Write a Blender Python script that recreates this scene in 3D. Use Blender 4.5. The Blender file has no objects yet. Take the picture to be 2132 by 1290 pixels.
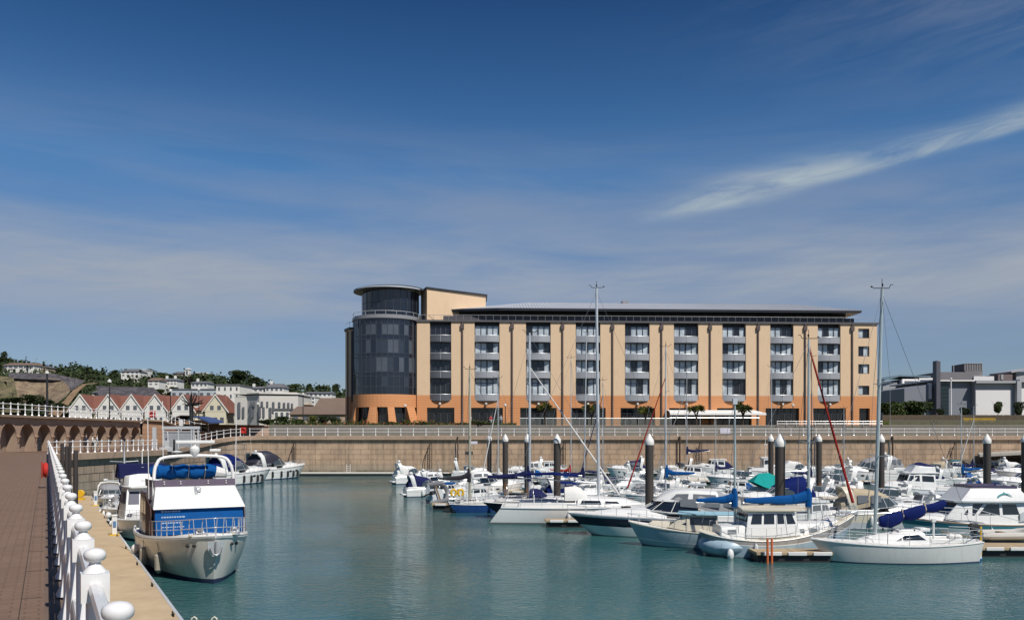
import bpy, math, random
from mathutils import Vector, Matrix
R = math.radians
PI = math.pi
sc = bpy.context.scene
col = sc.collection
random.seed(7)

# ------------------------------------------------------------------ camera
F = 1800.0                      # focal length in photo pixels (photo 2132 x 1290)
CX, HY, EYE = 1066.0, 905.0, 6.1
cd = bpy.data.cameras.new('camera')
cam = bpy.data.objects.new('camera', cd)
col.objects.link(cam)
cam.location = (0, 0, EYE)
cam.rotation_euler = (R(90), 0, 0)
cd.sensor_width = 36
cd.lens = 36 * F / 2132
cd.shift_y = (HY - 645) / 2132
cd.clip_start = 0.1
cd.clip_end = 9000
sc.camera = cam

# ------------------------------------------------------------------ world and sun
SUN = Vector((.60, -.80, 0)).normalized()
SUN_EL = 52
w = bpy.data.worlds.new("World")
sc.world = w
w.use_nodes = True
nt = w.node_tree
nt.nodes.clear()


class NG:
    """little helper to write node trees"""
    def __init__(s, tree): s.t = tree
    def n(s, typ, **kw):
        nd = s.t.nodes.new(typ)
        ins = kw.pop('ins', {})
        for k, v in kw.items(): setattr(nd, k, v)
        for k, v in ins.items():
            if isinstance(v, bpy.types.NodeSocket): s.t.links.new(v, nd.inputs[k])
            else: nd.inputs[k].default_value = v
        return nd
    def m(s, op, a, b=0.0, c=0.0, clamp=False):
        nd = s.n('ShaderNodeMath', operation=op, use_clamp=clamp)
        for i, v in enumerate((a, b, c)):
            if isinstance(v, bpy.types.NodeSocket): s.t.links.new(v, nd.inputs[i])
            else: nd.inputs[i].default_value = v
        return nd.outputs[0]
    def mix(s, fac, a, b, bt='MIX'):
        nd = s.n('ShaderNodeMix', data_type='RGBA', blend_type=bt)
        for i, v in ((0, fac), (6, a), (7, b)):
            if isinstance(v, bpy.types.NodeSocket): s.t.links.new(v, nd.inputs[i])
            else: nd.inputs[i].default_value = v
        return nd.outputs[2]
    def ramp(s, v, stops):
        nd = s.n('ShaderNodeValToRGB', ins={0: v})
        e = nd.color_ramp.elements
        while len(e) < len(stops): e.new(.5)
        for k, (p, c) in enumerate(stops):
            e[k].position = p
            e[k].color = (c, c, c, 1) if not isinstance(c, tuple) else (*c, 1)
        return nd.outputs[0]
    def noise(s, vec, scale, detail=4, rough=.5, dist=0):
        nd = s.n('ShaderNodeTexNoise', ins={'Vector': vec, 'Scale': scale, 'Detail': detail, 'Roughness': rough, 'Distortion': dist})
        return nd.outputs[0]


g = NG(nt)
sky = g.n('ShaderNodeTexSky', sky_type='NISHITA', sun_disc=False, sun_elevation=R(SUN_EL), altitude=0,
          air_density=1.0, dust_density=0.3, ozone_density=2.5)
sky.sun_rotation = math.atan2(SUN.x, SUN.y)
tc = g.n('ShaderNodeTexCoord')
sep = g.n('ShaderNodeSeparateXYZ', ins={0: tc.outputs['Generated']})
X_, Y_, Z_ = sep.outputs
az = g.m('ARCTAN2', X_, Y_)                       # azimuth from +Y, to the right
el = g.m('ARCSINE', Z_)
elc = g.m('MAXIMUM', el, 0.0)
# polarised, clean-air blue: deeper with height
SKYTINT = g.ramp(g.m('DIVIDE', elc, .9), [(0, (.62, .65, .80)), (.17, (.54, .65, .84)), (.32, (.45, .80, 1.06)), (.55, (.15, .37, .62)), (1, (.2, .4, .75))])
base = g.mix(1.0, sky.outputs[0], SKYTINT, 'MULTIPLY')
# high thin cloud, streaked along the wind
v1 = g.n('ShaderNodeCombineXYZ', ins={0: g.m('MULTIPLY', az, 1.6), 1: g.m('MULTIPLY', g.m('ADD', el, g.m('MULTIPLY', az, .03)), 13.0), 2: .3})
n1 = g.noise(v1.outputs[0], 1.5, 6, .55, .3)
v2 = g.n('ShaderNodeCombineXYZ', ins={0: g.m('MULTIPLY', az, 7), 1: g.m('MULTIPLY', g.m('SUBTRACT', el, g.m('MULTIPLY', az, .15)), 42.0), 2: 1.3})
n2 = g.noise(v2.outputs[0], 1.2, 8, .62, .6)


def gauss(x, c, wd):
    d = g.m('DIVIDE', g.m('SUBTRACT', x, c), wd)
    return g.m('EXPONENT', g.m('MULTIPLY', g.m('MULTIPLY', d, d), -1.0))


band = g.m('MULTIPLY', gauss(el, .172, .062), g.ramp(n1, [(.30, 0.30), (.58, 1)]))
band = g.m('MULTIPLY', band, g.m('ADD', .55, g.m('MULTIPLY', n2, .75)))
band = g.m('MULTIPLY', band, .94)
veil = g.m('MULTIPLY', gauss(el, .265, .06), g.ramp(n1, [(.38, .02), (.72, .45)]))
hi = g.m('MULTIPLY', g.m('MULTIPLY', gauss(el, .43, .07), gauss(az, .65, .28)), g.ramp(n2, [(.35, 0), (.75, .35)]))
# the long bright streak on the right
line = g.m('ADD', .2445, g.m('MULTIPLY', g.m('SUBTRACT', az, .173), .165))
line = g.m('ADD', line, g.m('MULTIPLY', g.m('SUBTRACT', n1, .5), .03))
wid = g.m('ADD', .0085, g.m('MULTIPLY', gauss(az, .30, .10), .0065))
d_ = g.m('SUBTRACT', el, line)
d_ = g.m('DIVIDE', d_, g.m('MULTIPLY', wid, g.m('ADD', .65, g.m('MULTIPLY', g.m('GREATER_THAN', d_, 0.0), .75))))
st = g.m('EXPONENT', g.m('MULTIPLY', g.m('MULTIPLY', d_, d_), -1.0))
rise = g.n('ShaderNodeMapRange', interpolation_type='SMOOTHSTEP', ins={0: az, 1: .12, 2: .24, 3: 0, 4: 1}).outputs[0]
fade = g.n('ShaderNodeMapRange', interpolation_type='SMOOTHSTEP', ins={0: az, 1: .75, 2: 1.1, 3: 1, 4: 0}).outputs[0]
st = g.m('MULTIPLY', g.m('MULTIPLY', st, rise), g.m('MULTIPLY', fade, g.ramp(n2, [(.30, .12), (.56, 1.0)])))
skyc = g.mix(g.m('ADD', veil, 0.0, clamp=True), base, (3.3, 3.75, 4.9, 1))
skyc = g.mix(g.m('ADD', band, hi, clamp=True), skyc, (4.15, 4.65, 5.45, 1))
skyc = g.mix(g.m('ADD', st, 0.0, clamp=True), skyc, (4.4, 5.3, 6.0, 1))
bg = g.n('ShaderNodeBackground', ins={0: skyc, 1: .085})
out = g.n('ShaderNodeOutputWorld', ins={0: bg.outputs[0]})

ld = bpy.data.lights.new('sun', 'SUN')
ld.energy = 5.0
ld.angle = R(.53)
ld.color = (1, .95, .87)
sun = bpy.data.objects.new('sun', ld)
col.objects.link(sun)
dirv = Vector((SUN.x * math.cos(R(SUN_EL)), SUN.y * math.cos(R(SUN_EL)), math.sin(R(SUN_EL))))
sun.rotation_euler = dirv.to_track_quat('Z', 'Y').to_euler()
sun.location = (40, -40, 60)

vs = sc.view_settings
vs.view_transform = 'Standard'
vs.look = 'None'
vs.exposure = 0.0
vs.gamma = 1
sc.display_settings.display_device = 'sRGB'
sc.cycles.max_bounces = 6
sc.cycles.transparent_max_bounces = 12
sc.cycles.caustics_reflective = False
sc.cycles.caustics_refractive = False

# ------------------------------------------------------------------ coordinates
def P(px, py, Y):
    """world point seen at photo pixel (px,py) at depth Y"""
    return Vector(((px - CX) / F * Y, Y, EYE - (py - HY) / F * Y))
def XP(px, Y): return (px - CX) / F * Y
def ZP(py, Y): return EYE - (py - HY) / F * Y
def YW(py, z=0.0): return F * (EYE - z) / (py - HY)      # depth of a point at height z seen at row py

# ------------------------------------------------------------------ materials
MATS = {}
def mat(name, c, rough=.5, metal=0.0, var=.12, vs_=3.0, bump=0.0, bs=30.0, spec=.5, coat=0.0, streak=0.0, alpha=1.0, trans=0.0):
    if name in MATS: return MATS[name]
    m = bpy.data.materials.new(name)
    m.use_nodes = True
    t = NG(m.node_tree)
    b = m.node_tree.nodes['Principled BSDF']
    tc = t.n('ShaderNodeTexCoord')
    vec = tc.outputs['Object']
    n = t.noise(vec, vs_, 5, .6)
    colr = t.mix(t.m('MULTIPLY', t.ramp(n, [(.3, 1), (.7, 0)]), var), (*c, 1), (c[0] * .45, c[1] * .43, c[2] * .4, 1))
    if streak:
        mp = t.n('ShaderNodeMapping', ins={0: vec, 'Scale': (2.2, 2.2, .25)})
        n3 = t.noise(mp.outputs[0], 2.0, 5, .65)
        colr = t.mix(t.m('MULTIPLY', t.ramp(n3, [(.48, 0), (.75, 1)]), streak), colr, (c[0] * .35, c[1] * .32, c[2] * .28, 1))
    m.node_tree.links.new(colr, b.inputs['Base Color'])
    rr = t.m('ADD', rough, t.m('MULTIPLY', t.m('SUBTRACT', n, .5), .15), clamp=True)
    m.node_tree.links.new(rr, b.inputs['Roughness'])
    b.inputs['Metallic'].default_value = metal
    b.inputs['Specular IOR Level'].default_value = spec
    b.inputs['Coat Weight'].default_value = coat
    b.inputs['Alpha'].default_value = alpha
    b.inputs['Transmission Weight'].default_value = trans
    if bump:
        bn = t.n('ShaderNodeBump', ins={'Strength': bump, 'Distance': .02, 'Height': t.noise(vec, bs, 4, .6)})
        m.node_tree.links.new(bn.outputs[0], b.inputs['Normal'])
    m.diffuse_color = (*c, 1)
    MATS[name] = m
    return m

def glass(name, tint=(.75, .8, .82), a=.35, rough=.03):
    """thin clear pane: part mirror, part see-through"""
    m = bpy.data.materials.new(name); m.use_nodes = True
    t = NG(m.node_tree); m.node_tree.nodes.clear()
    gl = t.n('ShaderNodeBsdfGlossy', ins={0: (1, 1, 1, 1), 1: rough})
    tr = t.n('ShaderNodeBsdfTransparent', ins={0: (*tint, 1)})
    fr = t.n('ShaderNodeFresnel', ins={0: 1.5})
    mx = t.n('ShaderNodeMixShader', ins={0: t.m('ADD', t.m('MULTIPLY', fr.outputs[0], .8), a * .2), 1: tr.outputs[0], 2: gl.outputs[0]})
    t.n('ShaderNodeOutputMaterial', ins={0: mx.outputs[0]})
    return m

# ------------------------------------------------------------------ mesh builder
class MB:
    def __init__(s): s.v = []; s.f = []; s.m = []; s.uv = None
    def add(s, vs, fs, m=0):
        o = len(s.v); s.v += [tuple(p) for p in vs]
        for f in fs: s.f.append([o + i for i in f]); s.m.append(m)
        return s
    def box(s, c, d, rz=0.0, m=0, top=1.0):
        cx, cy, cz = c; dx, dy, dz = d[0] / 2, d[1] / 2, d[2] / 2
        ca, sa = math.cos(rz), math.sin(rz); vs = []
        for z, k in ((-dz, 1), (dz, top)):
            for x, y in ((-dx, -dy), (dx, -dy), (dx, dy), (-dx, dy)):
                x *= k; y *= k
                vs.append((cx + x * ca - y * sa, cy + x * sa + y * ca, cz + z))
        return s.add(vs, [(3, 2, 1, 0), (4, 5, 6, 7), (0, 1, 5, 4), (1, 2, 6, 5), (2, 3, 7, 6), (3, 0, 4, 7)], m)
    def bx(s, x0, x1, y0, y1, z0, z1, m=0):
        return s.box(((x0 + x1) / 2, (y0 + y1) / 2, (z0 + z1) / 2), (x1 - x0, y1 - y0, z1 - z0), 0, m)
    def tube(s, pts, r, n=6, m=0, flat=1.0):
        pts = [Vector(p) for p in pts]
        rs = r if isinstance(r, (list, tuple)) else [r] * len(pts)
        up = Vector((0, 0, 1)); vs = []; prev = None
        for i, p in enumerate(pts):
            a = pts[max(0, i - 1)]; b = pts[min(len(pts) - 1, i + 1)]
            d = (b - a)
            d = d.normalized() if d.length > 1e-9 else Vector((0, 0, 1))
            if prev is None:
                u = d.cross(up)
                if u.length < .05: u = d.cross(Vector((1, 0, 0)))
                u.normalize()
            else:
                u = (prev - d * prev.dot(d))
                u = u.normalized() if u.length > 1e-6 else d.orthogonal().normalized()
            prev = u; v = d.cross(u)
            for k in range(n):
                a_ = 2 * PI * k / n
                vs.append(p + u * (math.cos(a_) * rs[i]) + v * (math.sin(a_) * rs[i] * flat))
        fs = []
        for i in range(len(pts) - 1):
            for k in range(n):
                k2 = (k + 1) % n
                fs.append((i * n + k, i * n + k2, (i + 1) * n + k2, (i + 1) * n + k))
        fs.append(tuple(reversed(range(n)))); fs.append(tuple((len(pts) - 1) * n + k for k in range(n)))
        return s.add(vs, fs, m)
    def lathe(s, prof, c=(0, 0, 0), n=16, m=0, axis='z'):
        vs = []
        for r, z in prof:
            for k in range(n):
                a = 2 * PI * k / n
                q = (r * math.cos(a), r * math.sin(a), z)
                if axis == 'y': q = (q[0], q[2], q[1])
                if axis == 'x': q = (q[2], q[0], q[1])
                vs.append((c[0] + q[0], c[1] + q[1], c[2] + q[2]))
        fs = []
        for i in range(len(prof) - 1):
            for k in range(n):
                k2 = (k + 1) % n
                fs.append((i * n + k, i * n + k2, (i + 1) * n + k2, (i + 1) * n + k))
        fs.append(tuple(reversed(range(n)))); fs.append(tuple((len(prof) - 1) * n + k for k in range(n)))
        return s.add(vs, fs, m)
    def loft(s, rings, m=0, closed=True, caps=True):
        n = len(rings[0]); vs = [p for r in rings for p in r]; fs = []
        for i in range(len(rings) - 1):
            for k in range(n if closed else n - 1):
                k2 = (k + 1) % n
                fs.append((i * n + k, i * n + k2, (i + 1) * n + k2, (i + 1) * n + k))
        if caps and closed:
            fs.append(tuple(reversed(range(n)))); fs.append(tuple((len(rings) - 1) * n + k for k in range(n)))
        return s.add(vs, fs, m)
    def prism(s, poly, z0, z1, m=0):
        n = len(poly)
        vs = [(x, y, z0) for x, y in poly] + [(x, y, z1) for x, y in poly]
        fs = [tuple(reversed(range(n))), tuple(range(n, 2 * n))]
        fs += [(k, (k + 1) % n, n + (k + 1) % n, n + k) for k in range(n)]
        return s.add(vs, fs, m)
    def slab(s, poly, th, m=0):
        """a polygon in space given thickness th along its normal"""
        p = [Vector(q) for q in poly]
        nrm = Vector((0, 0, 0))
        for i in range(len(p)): nrm += (p[i] - p[0]).cross(p[(i + 1) % len(p)] - p[0])
        nrm = nrm.normalized() * th / 2; n = len(p)
        vs = [q + nrm for q in p] + [q - nrm for q in p]
        fs = [tuple(range(n)), tuple(reversed(range(n, 2 * n)))] + [(k, n + k, n + (k + 1) % n, (k + 1) % n) for k in range(n)]
        return s.add(vs, fs, m)
    def ell(s, c, r, n=10, k=6, m=0):
        return s.lathe([(max(1e-4, math.sin(PI * i / k)) , -math.cos(PI * i / k)) for i in range(k + 1)], (0, 0, 0), n, m) and s._sc(c, r, n * (k + 1))
    def _sc(s, c, r, cnt):
        for i in range(len(s.v) - cnt, len(s.v)):
            x, y, z = s.v[i]; s.v[i] = (c[0] + x * r[0], c[1] + y * r[1], c[2] + z * r[2])
        return s
    def build_each(s, name, mats, parent=None, **kw):
        """one object per separate piece"""
        par = list(range(len(s.v)))
        def fd(i):
            while par[i] != i: par[i] = par[par[i]]; i = par[i]
            return i
        for f in s.f:
            for q in f[1:]: par[fd(q)] = fd(f[0])
        grp = {}
        for k, f in enumerate(s.f): grp.setdefault(fd(f[0]), []).append(k)
        first = None
        for ks in grp.values():
            mb = MB(); mp = {}
            for k in ks:
                nf = []
                for q in s.f[k]:
                    if q not in mp: mp[q] = len(mb.v); mb.v.append(s.v[q])
                    nf.append(mp[q])
                mb.f.append(nf); mb.m.append(s.m[k])
            o = mb.build(name, mats, parent, **kw); first = first or o
        return first
    def build(s, name, mats, parent=None, smooth=True, loc=None, rz=0.0, ang=32, bevel=0.0):
        me = bpy.data.meshes.new(name)
        me.from_pydata(s.v, [], s.f)
        ms = mats if isinstance(mats, (list, tuple)) else [mats]
        for q in ms: me.materials.append(q)
        if len(ms) > 1: me.polygons.foreach_set('material_index', s.m)
        if smooth:
            me.polygons.foreach_set('use_smooth', [True] * len(me.polygons))
            me.set_sharp_from_angle(angle=R(ang))
        if s.uv:
            ul = me.uv_layers.new(name='UVMap')
            for li, l in enumerate(me.loops): ul.data[li].uv = s.uv[l.vertex_index]
        me.update()
        o = bpy.data.objects.new(name, me)
        col.objects.link(o)
        if parent: o.parent = parent
        if loc is not None: o.location = loc
        if rz: o.rotation_euler = (0, 0, rz)
        if bevel:
            b = o.modifiers.new('bevel', 'BEVEL'); b.width = bevel; b.segments = 2; b.limit_method = 'ANGLE'; b.angle_limit = R(40)
        return o

def tag(o, label, cat, group=None, kind=None):
    o['label'] = label; o['category'] = cat
    if group: o['group'] = group
    if kind: o['kind'] = kind
    return o
def struct(o, kind='structure'):
    o['kind'] = kind
    return o
def thing(name, label, cat, loc=(0, 0, 0), rz=0.0, group=None):
    o = bpy.data.objects.new(name, None); col.objects.link(o)
    o.location = loc; o.rotation_euler = (0, 0, rz); o.empty_display_size = .3
    return tag(o, label, cat, group)
def kids(o): return [c for c in col.objects if c.parent == o]
def dup(o, parent=None, loc=None, rz=None, label=None, scale=None):
    c = o.copy(); col.objects.link(c)
    if parent: c.parent = parent
    if loc is not None: c.location = loc
    if rz is not None: c.rotation_euler = (0, 0, rz)
    if scale is not None: c.scale = scale if isinstance(scale, tuple) else (scale,) * 3
    if label: c['label'] = label
    for ch in list(o.children): dup(ch, c)
    return c
def lerp(a, b, t): return a + (b - a) * t

def rough_mat(name, c1, c2, c3, s1=.08, s2=.6):
    m = bpy.data.materials.new(name); m.use_nodes = True; t = NG(m.node_tree); b = m.node_tree.nodes['Principled BSDF']; v = t.n('ShaderNodeTexCoord').outputs['Object']
    a, n = t.noise(v, s1, 6, .65, .4), t.noise(v, s2, 6, .7)
    c = t.mix(t.ramp(a, [(.40, 0), (.60, 1)]), (*c1, 1), (*c2, 1)); c = t.mix(t.ramp(n, [(.42, .85), (.56, 0)]), c, (*c3, 1))
    m.node_tree.links.new(c, b.inputs['Base Color']); b.inputs['Roughness'].default_value = .95
    bp = t.n('ShaderNodeBump', ins={'Strength': 1.0, 'Distance': .8, 'Height': n}); m.node_tree.links.new(bp.outputs[0], b.inputs['Normal']); MATS[name] = m
    return m

# common materials
WHITE = mat('gelcoat_white', (.72, .72, .70), .28, var=.10, vs_=.9, coat=.15, streak=.10)
CREAM = mat('gelcoat_cream', (.66, .60, .48), .35, var=.12, vs_=1.2, coat=.2, streak=.12)
DECK = mat('deck_nonslip', (.64, .63, .60), .65, var=.15, vs_=2, bump=.1, bs=80)
GREYW = mat('gelcoat_grey', (.50, .53, .55), .4, var=.12, vs_=1.5, streak=.15)
NAVY = mat('navy_paint', (.014, .017, .034), .3, var=.1, spec=.3)
BLUEHULL = mat('blue_paint', (.018, .06, .22), .22, var=.15, coat=.5)
PALEBLUE = mat('pale_blue_paint', (.27, .40, .47), .4, var=.18, vs_=1.2, streak=.2)
TEAL = mat('teal_paint', (.03, .16, .20), .35)
ANTIF = mat('antifoul_navy', (.02, .035, .09), .7)
ANTIFG = mat('antifoul_grey', (.12, .15, .15), .7)
STEEL = mat('stainless', (.70, .71, .72), .28, .55, var=.05)
ALU = mat('mast_aluminium', (.62, .65, .67), .38, .35, var=.06, vs_=.6)
ALUD = mat('mast_weathered', (.42, .40, .34), .5, .1, var=.1, vs_=.6)
ROPE = mat('rope', (.45, .40, .32), .9)
WIRE = mat('wire', (.22, .23, .25), .5, .6, var=.0)
RUBBER = mat('black_rubber', (.015, .015, .016), .6)
DGLASS = mat('tinted_pane', (.012, .016, .022), .06, var=.0, spec=.8)
VINYL = mat('clear_vinyl', (.16, .17, .18), .15, var=.35, vs_=2.5, spec=.7)
CNAVY = mat('canvas_navy', (.014, .018, .075), .8, var=.25, vs_=2, bump=.25, bs=7, spec=.12)
CBLUE = mat('canvas_blue', (.002, .070, .25), .75, var=.3, vs_=2, bump=.3, bs=6, spec=.12)
CPURP = mat('canvas_violet_blue', (.004, .013, .10), .8, var=.3, vs_=2, bump=.3, bs=6, spec=.12)
CGREY = mat('canvas_grey', (.30, .30, .31), .85, var=.25, vs_=2, bump=.25, bs=6, spec=.12)
CTEAL = mat('canvas_teal', (.01, .27, .25), .8, var=.2, vs_=2, bump=.2, bs=6, spec=.12)
CRED = mat('canvas_red', (.30, .025, .02), .8, var=.3, vs_=2, bump=.25, bs=8, spec=.12)
CWHITE = mat('canvas_white', (.66, .65, .63), .8, var=.15, vs_=2, bump=.3, bs=6, spec=.12)
CBEIGE = mat('canvas_beige', (.42, .35, .25), .85, var=.2, vs_=2, bump=.25, bs=6, spec=.12)
TEAK = mat('teak', (.22, .13, .06), .7, var=.4, vs_=4)
WOOD = mat('weathered_boards', (.42, .32, .20), .8, var=.45, vs_=3, bump=.2, bs=20)
REDP = mat('red_paint', (.50, .03, .02), .45)
ORANGEP = mat('orange_paint', (.55, .13, .04), .5, var=.25)
YELLOWP = mat('yellow_paint', (.70, .42, .02), .5)
WPAINT = mat('white_gloss_paint', (.74, .73, .72), .24, var=.14, vs_=6, coat=.25, streak=.10)
BLACKP = mat('black_paint', (.02, .02, .022), .5)
# ------------------------------------------------------------------ water
def water():
    m = bpy.data.materials.new('harbour_water'); m.use_nodes = True
    t = NG(m.node_tree); b = m.node_tree.nodes['Principled BSDF']
    tc = t.n('ShaderNodeTexCoord'); v = tc.outputs['Object']
    b.inputs['Base Color'].default_value = (.018, .088, .092, 1)
    big = t.noise(v, .05, 3, .5)
    c = t.mix(t.ramp(big, [(.35, 0), (.65, 1)]), (.027, .092, .096, 1), (.038, .118, .117, 1))
    m.node_tree.links.new(c, b.inputs['Base Color'])
    b.inputs['Roughness'].default_value = .045
    b.inputs['IOR'].default_value = 1.33
    mp = t.n('ShaderNodeMapping', ins={0: v, 'Rotation': (0, 0, .2), 'Scale': (1, 1.7, 1)})
    a = t.noise(mp.outputs[0], 2.6, 4, .55, .4)
    s2 = t.noise(mp.outputs[0], .45, 3, .5, .3)
    patch = t.ramp(t.noise(v, .08, 2, .5), [(.38, .35), (.62, 1)])
    h = t.m('ADD', t.m('MULTIPLY', t.m('MULTIPLY', a, .075), patch), t.m('MULTIPLY', s2, .045))
    bp = t.n('ShaderNodeBump', ins={'Strength': 1.0, 'Distance': 1.0, 'Height': h})
    m.node_tree.links.new(bp.outputs[0], b.inputs['Normal'])
    return m
wb = MB()
wb.add([(-75, -30, 0), (150, -30, 0), (150, 140, 0), (-75, 140, 0)], [(0, 1, 2, 3)])
struct(wb.build('water', water(), smooth=False))

# ------------------------------------------------------------------ stone
def stone(name, c1, c2, grout, bw=2.2, rh=.78, mort=.03, tide=False, uv=True, bump=.4):
    m = bpy.data.materials.new(name); m.use_nodes = True
    t = NG(m.node_tree); b = m.node_tree.nodes['Principled BSDF']
    tc = t.n('ShaderNodeTexCoord')
    v = tc.outputs['UV' if uv else 'Object']
    br = t.n('ShaderNodeTexBrick', offset=.5, squash=1.0,
             ins={'Vector': v, 'Color1': (*c1, 1), 'Color2': (*c2, 1), 'Mortar': (*grout, 1), 'Scale': 1.0, 'Mortar Size': mort,
                  'Mortar Smooth': .3, 'Bias': 0.0, 'Brick Width': bw, 'Row Height': rh})
    n = t.noise(tc.outputs['Object'], .35, 6, .65)
    n2 = t.noise(tc.outputs['Object'], 3.0, 5, .7)
    c = t.mix(t.m('MULTIPLY', t.ramp(n, [(.35, 1), (.7, 0)]), .45), br.outputs[0], (grout[0] * 1.2, grout[1] * 1.1, grout[2], 1))
    c = t.mix(t.m('MULTIPLY', t.ramp(n2, [(.35, 1), (.65, 0)]), .25), c, (c2[0] * .5, c2[1] * .5, c2[2] * .5, 1))
    if tide:
        sp = t.n('ShaderNodeSeparateXYZ', ins={0: tc.outputs['Object']})
        zz = t.m('ADD', sp.outputs[2], t.m('MULTIPLY', t.m('SUBTRACT', n, .5), 1.6))
        c = t.mix(t.ramp(t.m('DIVIDE', zz, 6.0), [(.16, .6), (.36, 0)]), c, (.30, .27, .20, 1))
        c = t.mix(t.ramp(t.m('DIVIDE', zz, 6.0), [(.05, .85), (.11, 0)]), c, (.045, .048, .025, 1))
        mp = t.n('ShaderNodeMapping', ins={0: tc.outputs['UV'], 'Scale': (1.2, .12, 1)})
        n3 = t.noise(mp.outputs[0], 1.0, 5, .7)
        c = t.mix(t.m('MULTIPLY', t.ramp(n3, [(.48, 0), (.68, 1)]), .6), c, (.12, .085, .06, 1))
    m.node_tree.links.new(c, b.inputs['Base Color'])
    b.inputs['Roughness'].default_value = .85
    bp = t.n('ShaderNodeBump', ins={'Strength': bump, 'Distance': .04, 'Height': t.m('SUBTRACT', t.m('MULTIPLY', n2, .4), br.outputs[1])})
    m.node_tree.links.new(bp.outputs[0], b.inputs['Normal'])
    return m
QSTONE = stone('quay_stone', (.58, .41, .27), (.49, .35, .24), (.13, .095, .07), 2.3, .78, .035, tide=True)
QSTONE2 = stone('quay_stone_pale', (.50, .375, .28), (.42, .32, .24), (.07, .06, .045), 1.9, .78, .05, tide=True)
COPE = stone('coping_stone', (.47, .335, .24), (.40, .29, .21), (.2, .15, .1), 3.0, 5, .03)
ARCST = stone('arcade_stone', (.50, .355, .26), (.45, .315, .225), (.2, .13, .09), 2.2, 1.2, .015)
PAVE = stone('paving_setts', (.225, .142, .098), (.18, .112, .077), (.12, .078, .055), .24, .12, .010, uv=True, bump=.6)

def ribbon(mb, pts, z0, z1, u0=0.0):
    """vertical strip along plan points (x,y[,z0,z1]); uv = (length, height)"""
    if mb.uv is None: mb.uv = []
    o = len(mb.v); u = u0
    for i, p in enumerate(pts):
        if i: u += math.hypot(p[0] - pts[i - 1][0], p[1] - pts[i - 1][1])
        a = p[2] if len(p) > 2 else z0; b = p[3] if len(p) > 3 else z1
        mb.v += [(p[0], p[1], a), (p[0], p[1], b)]; mb.uv += [(u, a), (u, b)]
    for i in range(len(pts) - 1):
        mb.f.append([o + 2 * i, o + 2 * i + 2, o + 2 * i + 3, o + 2 * i + 1]); mb.m.append(0)

# plan of the promenade edge (railing line) and wall: (x, y, top z)
PD = Vector((-.606, 1.125, 0)).normalized()
def near_rail(n): return Vector((-1.09 - .606 * n, 2.39 + 1.125 * n, 4.4))
A = (-41.3, 77.0, 4.4)
plan = [(near_rail(-8).x, near_rail(-8).y, 4.4), A]
for px, Y, z in ((190, 84, 4.4), (275, 92, 4.4), (335, 100, 4.4), (371, 112, 4.42), (412, 120, 4.95), (452, 126, 5.54), (482, 129.5, 5.85), (513, 131.5, 5.97), (560, 132, 6.0)):
    plan.append((XP(px, Y), Y, z))
plan.append((150, 132, 6.0))
# smooth the corner a little with extra points
def smooth_plan(p):
    q = [p[0]]
    for i in range(1, len(p) - 1):
        a, b, c = map(Vector, (p[i - 1], p[i], p[i + 1]))
        la = min(2.0, (b - a).length * .25); lc = min(2.0, (c - b).length * .25)
        s = b + (a - b).normalized() * la; e = b + (c - b).normalized() * lc
        q += [tuple(s), tuple((s + e) / 4 + b / 2), tuple(e)]
    q.append(p[-1]); return q
PLAN = smooth_plan(plan)
def offset(pl, d):
    out = []
    for i, p in enumerate(pl):
        a = Vector(pl[max(0, i - 1)][:2]); b = Vector(pl[min(len(pl) - 1, i + 1)][:2])
        t = (b - a).normalized(); n = Vector((t.y, -t.x))       # to the right of travel = water side
        out.append((p[0] + n.x * d, p[1] + n.y * d, p[2]))
    return out
def split(pl, k0, k1): return pl[k0:k1]
iA = min(range(len(PLAN)), key=lambda i: abs(PLAN[i][0] - A[0]) + abs(PLAN[i][1] - A[1]))
iB = min(range(len(PLAN)), key=lambda i: abs(PLAN[i][1] - 131.5) + abs(PLAN[i][0] - XP(513, 131.5)))

def quay_wall(name, pl, material, label, th=.35, ch=.62, cm=None):
    """wall with a projecting coping: face ribbon + coping block"""
    root = thing(name, label, 'quay wall')
    mb = MB(); ribbon(mb, [(x, y, -1.5, z - ch + .01) for x, y, z in pl], 0, 0)
    mb.build('wall_face', material, root, smooth=False)
    o = offset(pl, th); i = offset(pl, -.19)
    mb = MB(); mb.uv = []
    ribbon(mb, [(x, y, z - ch, z - .05) for x, y, z in o], 0, 0)
    for a, b, za, zb in ((pl, o, -ch, -ch), (o, i, -.05, 0)):
        k = len(mb.v); u = 0
        for j in range(len(pl)):
            if j: u += math.hypot(pl[j][0] - pl[j - 1][0], pl[j][1] - pl[j - 1][1])
            mb.v += [(a[j][0], a[j][1], a[j][2] + za), (b[j][0], b[j][1], b[j][2] + zb)]
            mb.uv += [(u, 0), (u, .8)]
        for j in range(len(pl) - 1): mb.f.append([k + 2 * j, k + 2 * j + 2, k + 2 * j + 3, k + 2 * j + 1]); mb.m.append(0)
    mb.build('coping', cm or COPE, root, smooth=False)
    return root
quay_wall('quay_wall', PLAN[:iA + 1], QSTONE2, 'stone wall under the near promenade railing beside the long beige pontoon', th=.12, ch=.3, cm=mat('edge_kerb', (.14, .095, .068), .9, var=.4, vs_=3, bump=.3, bs=15))
quay_wall('quay_wall', PLAN[iA:iB + 1], QSTONE2, 'curved block wall rising behind the big blue and white motor boat')
quay_wall('quay_wall', PLAN[iB:], QSTONE, 'long straight sandstone harbour wall across the back of the marina')

# arcade line (front of arches)
D2 = Vector((PD.x, PD.y))
AR0 = Vector((-49.4, 83.0)); AR1 = Vector((-50.6, 118.0))
arc_line = [AR0 - D2 * 95, AR0, AR1]

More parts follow.
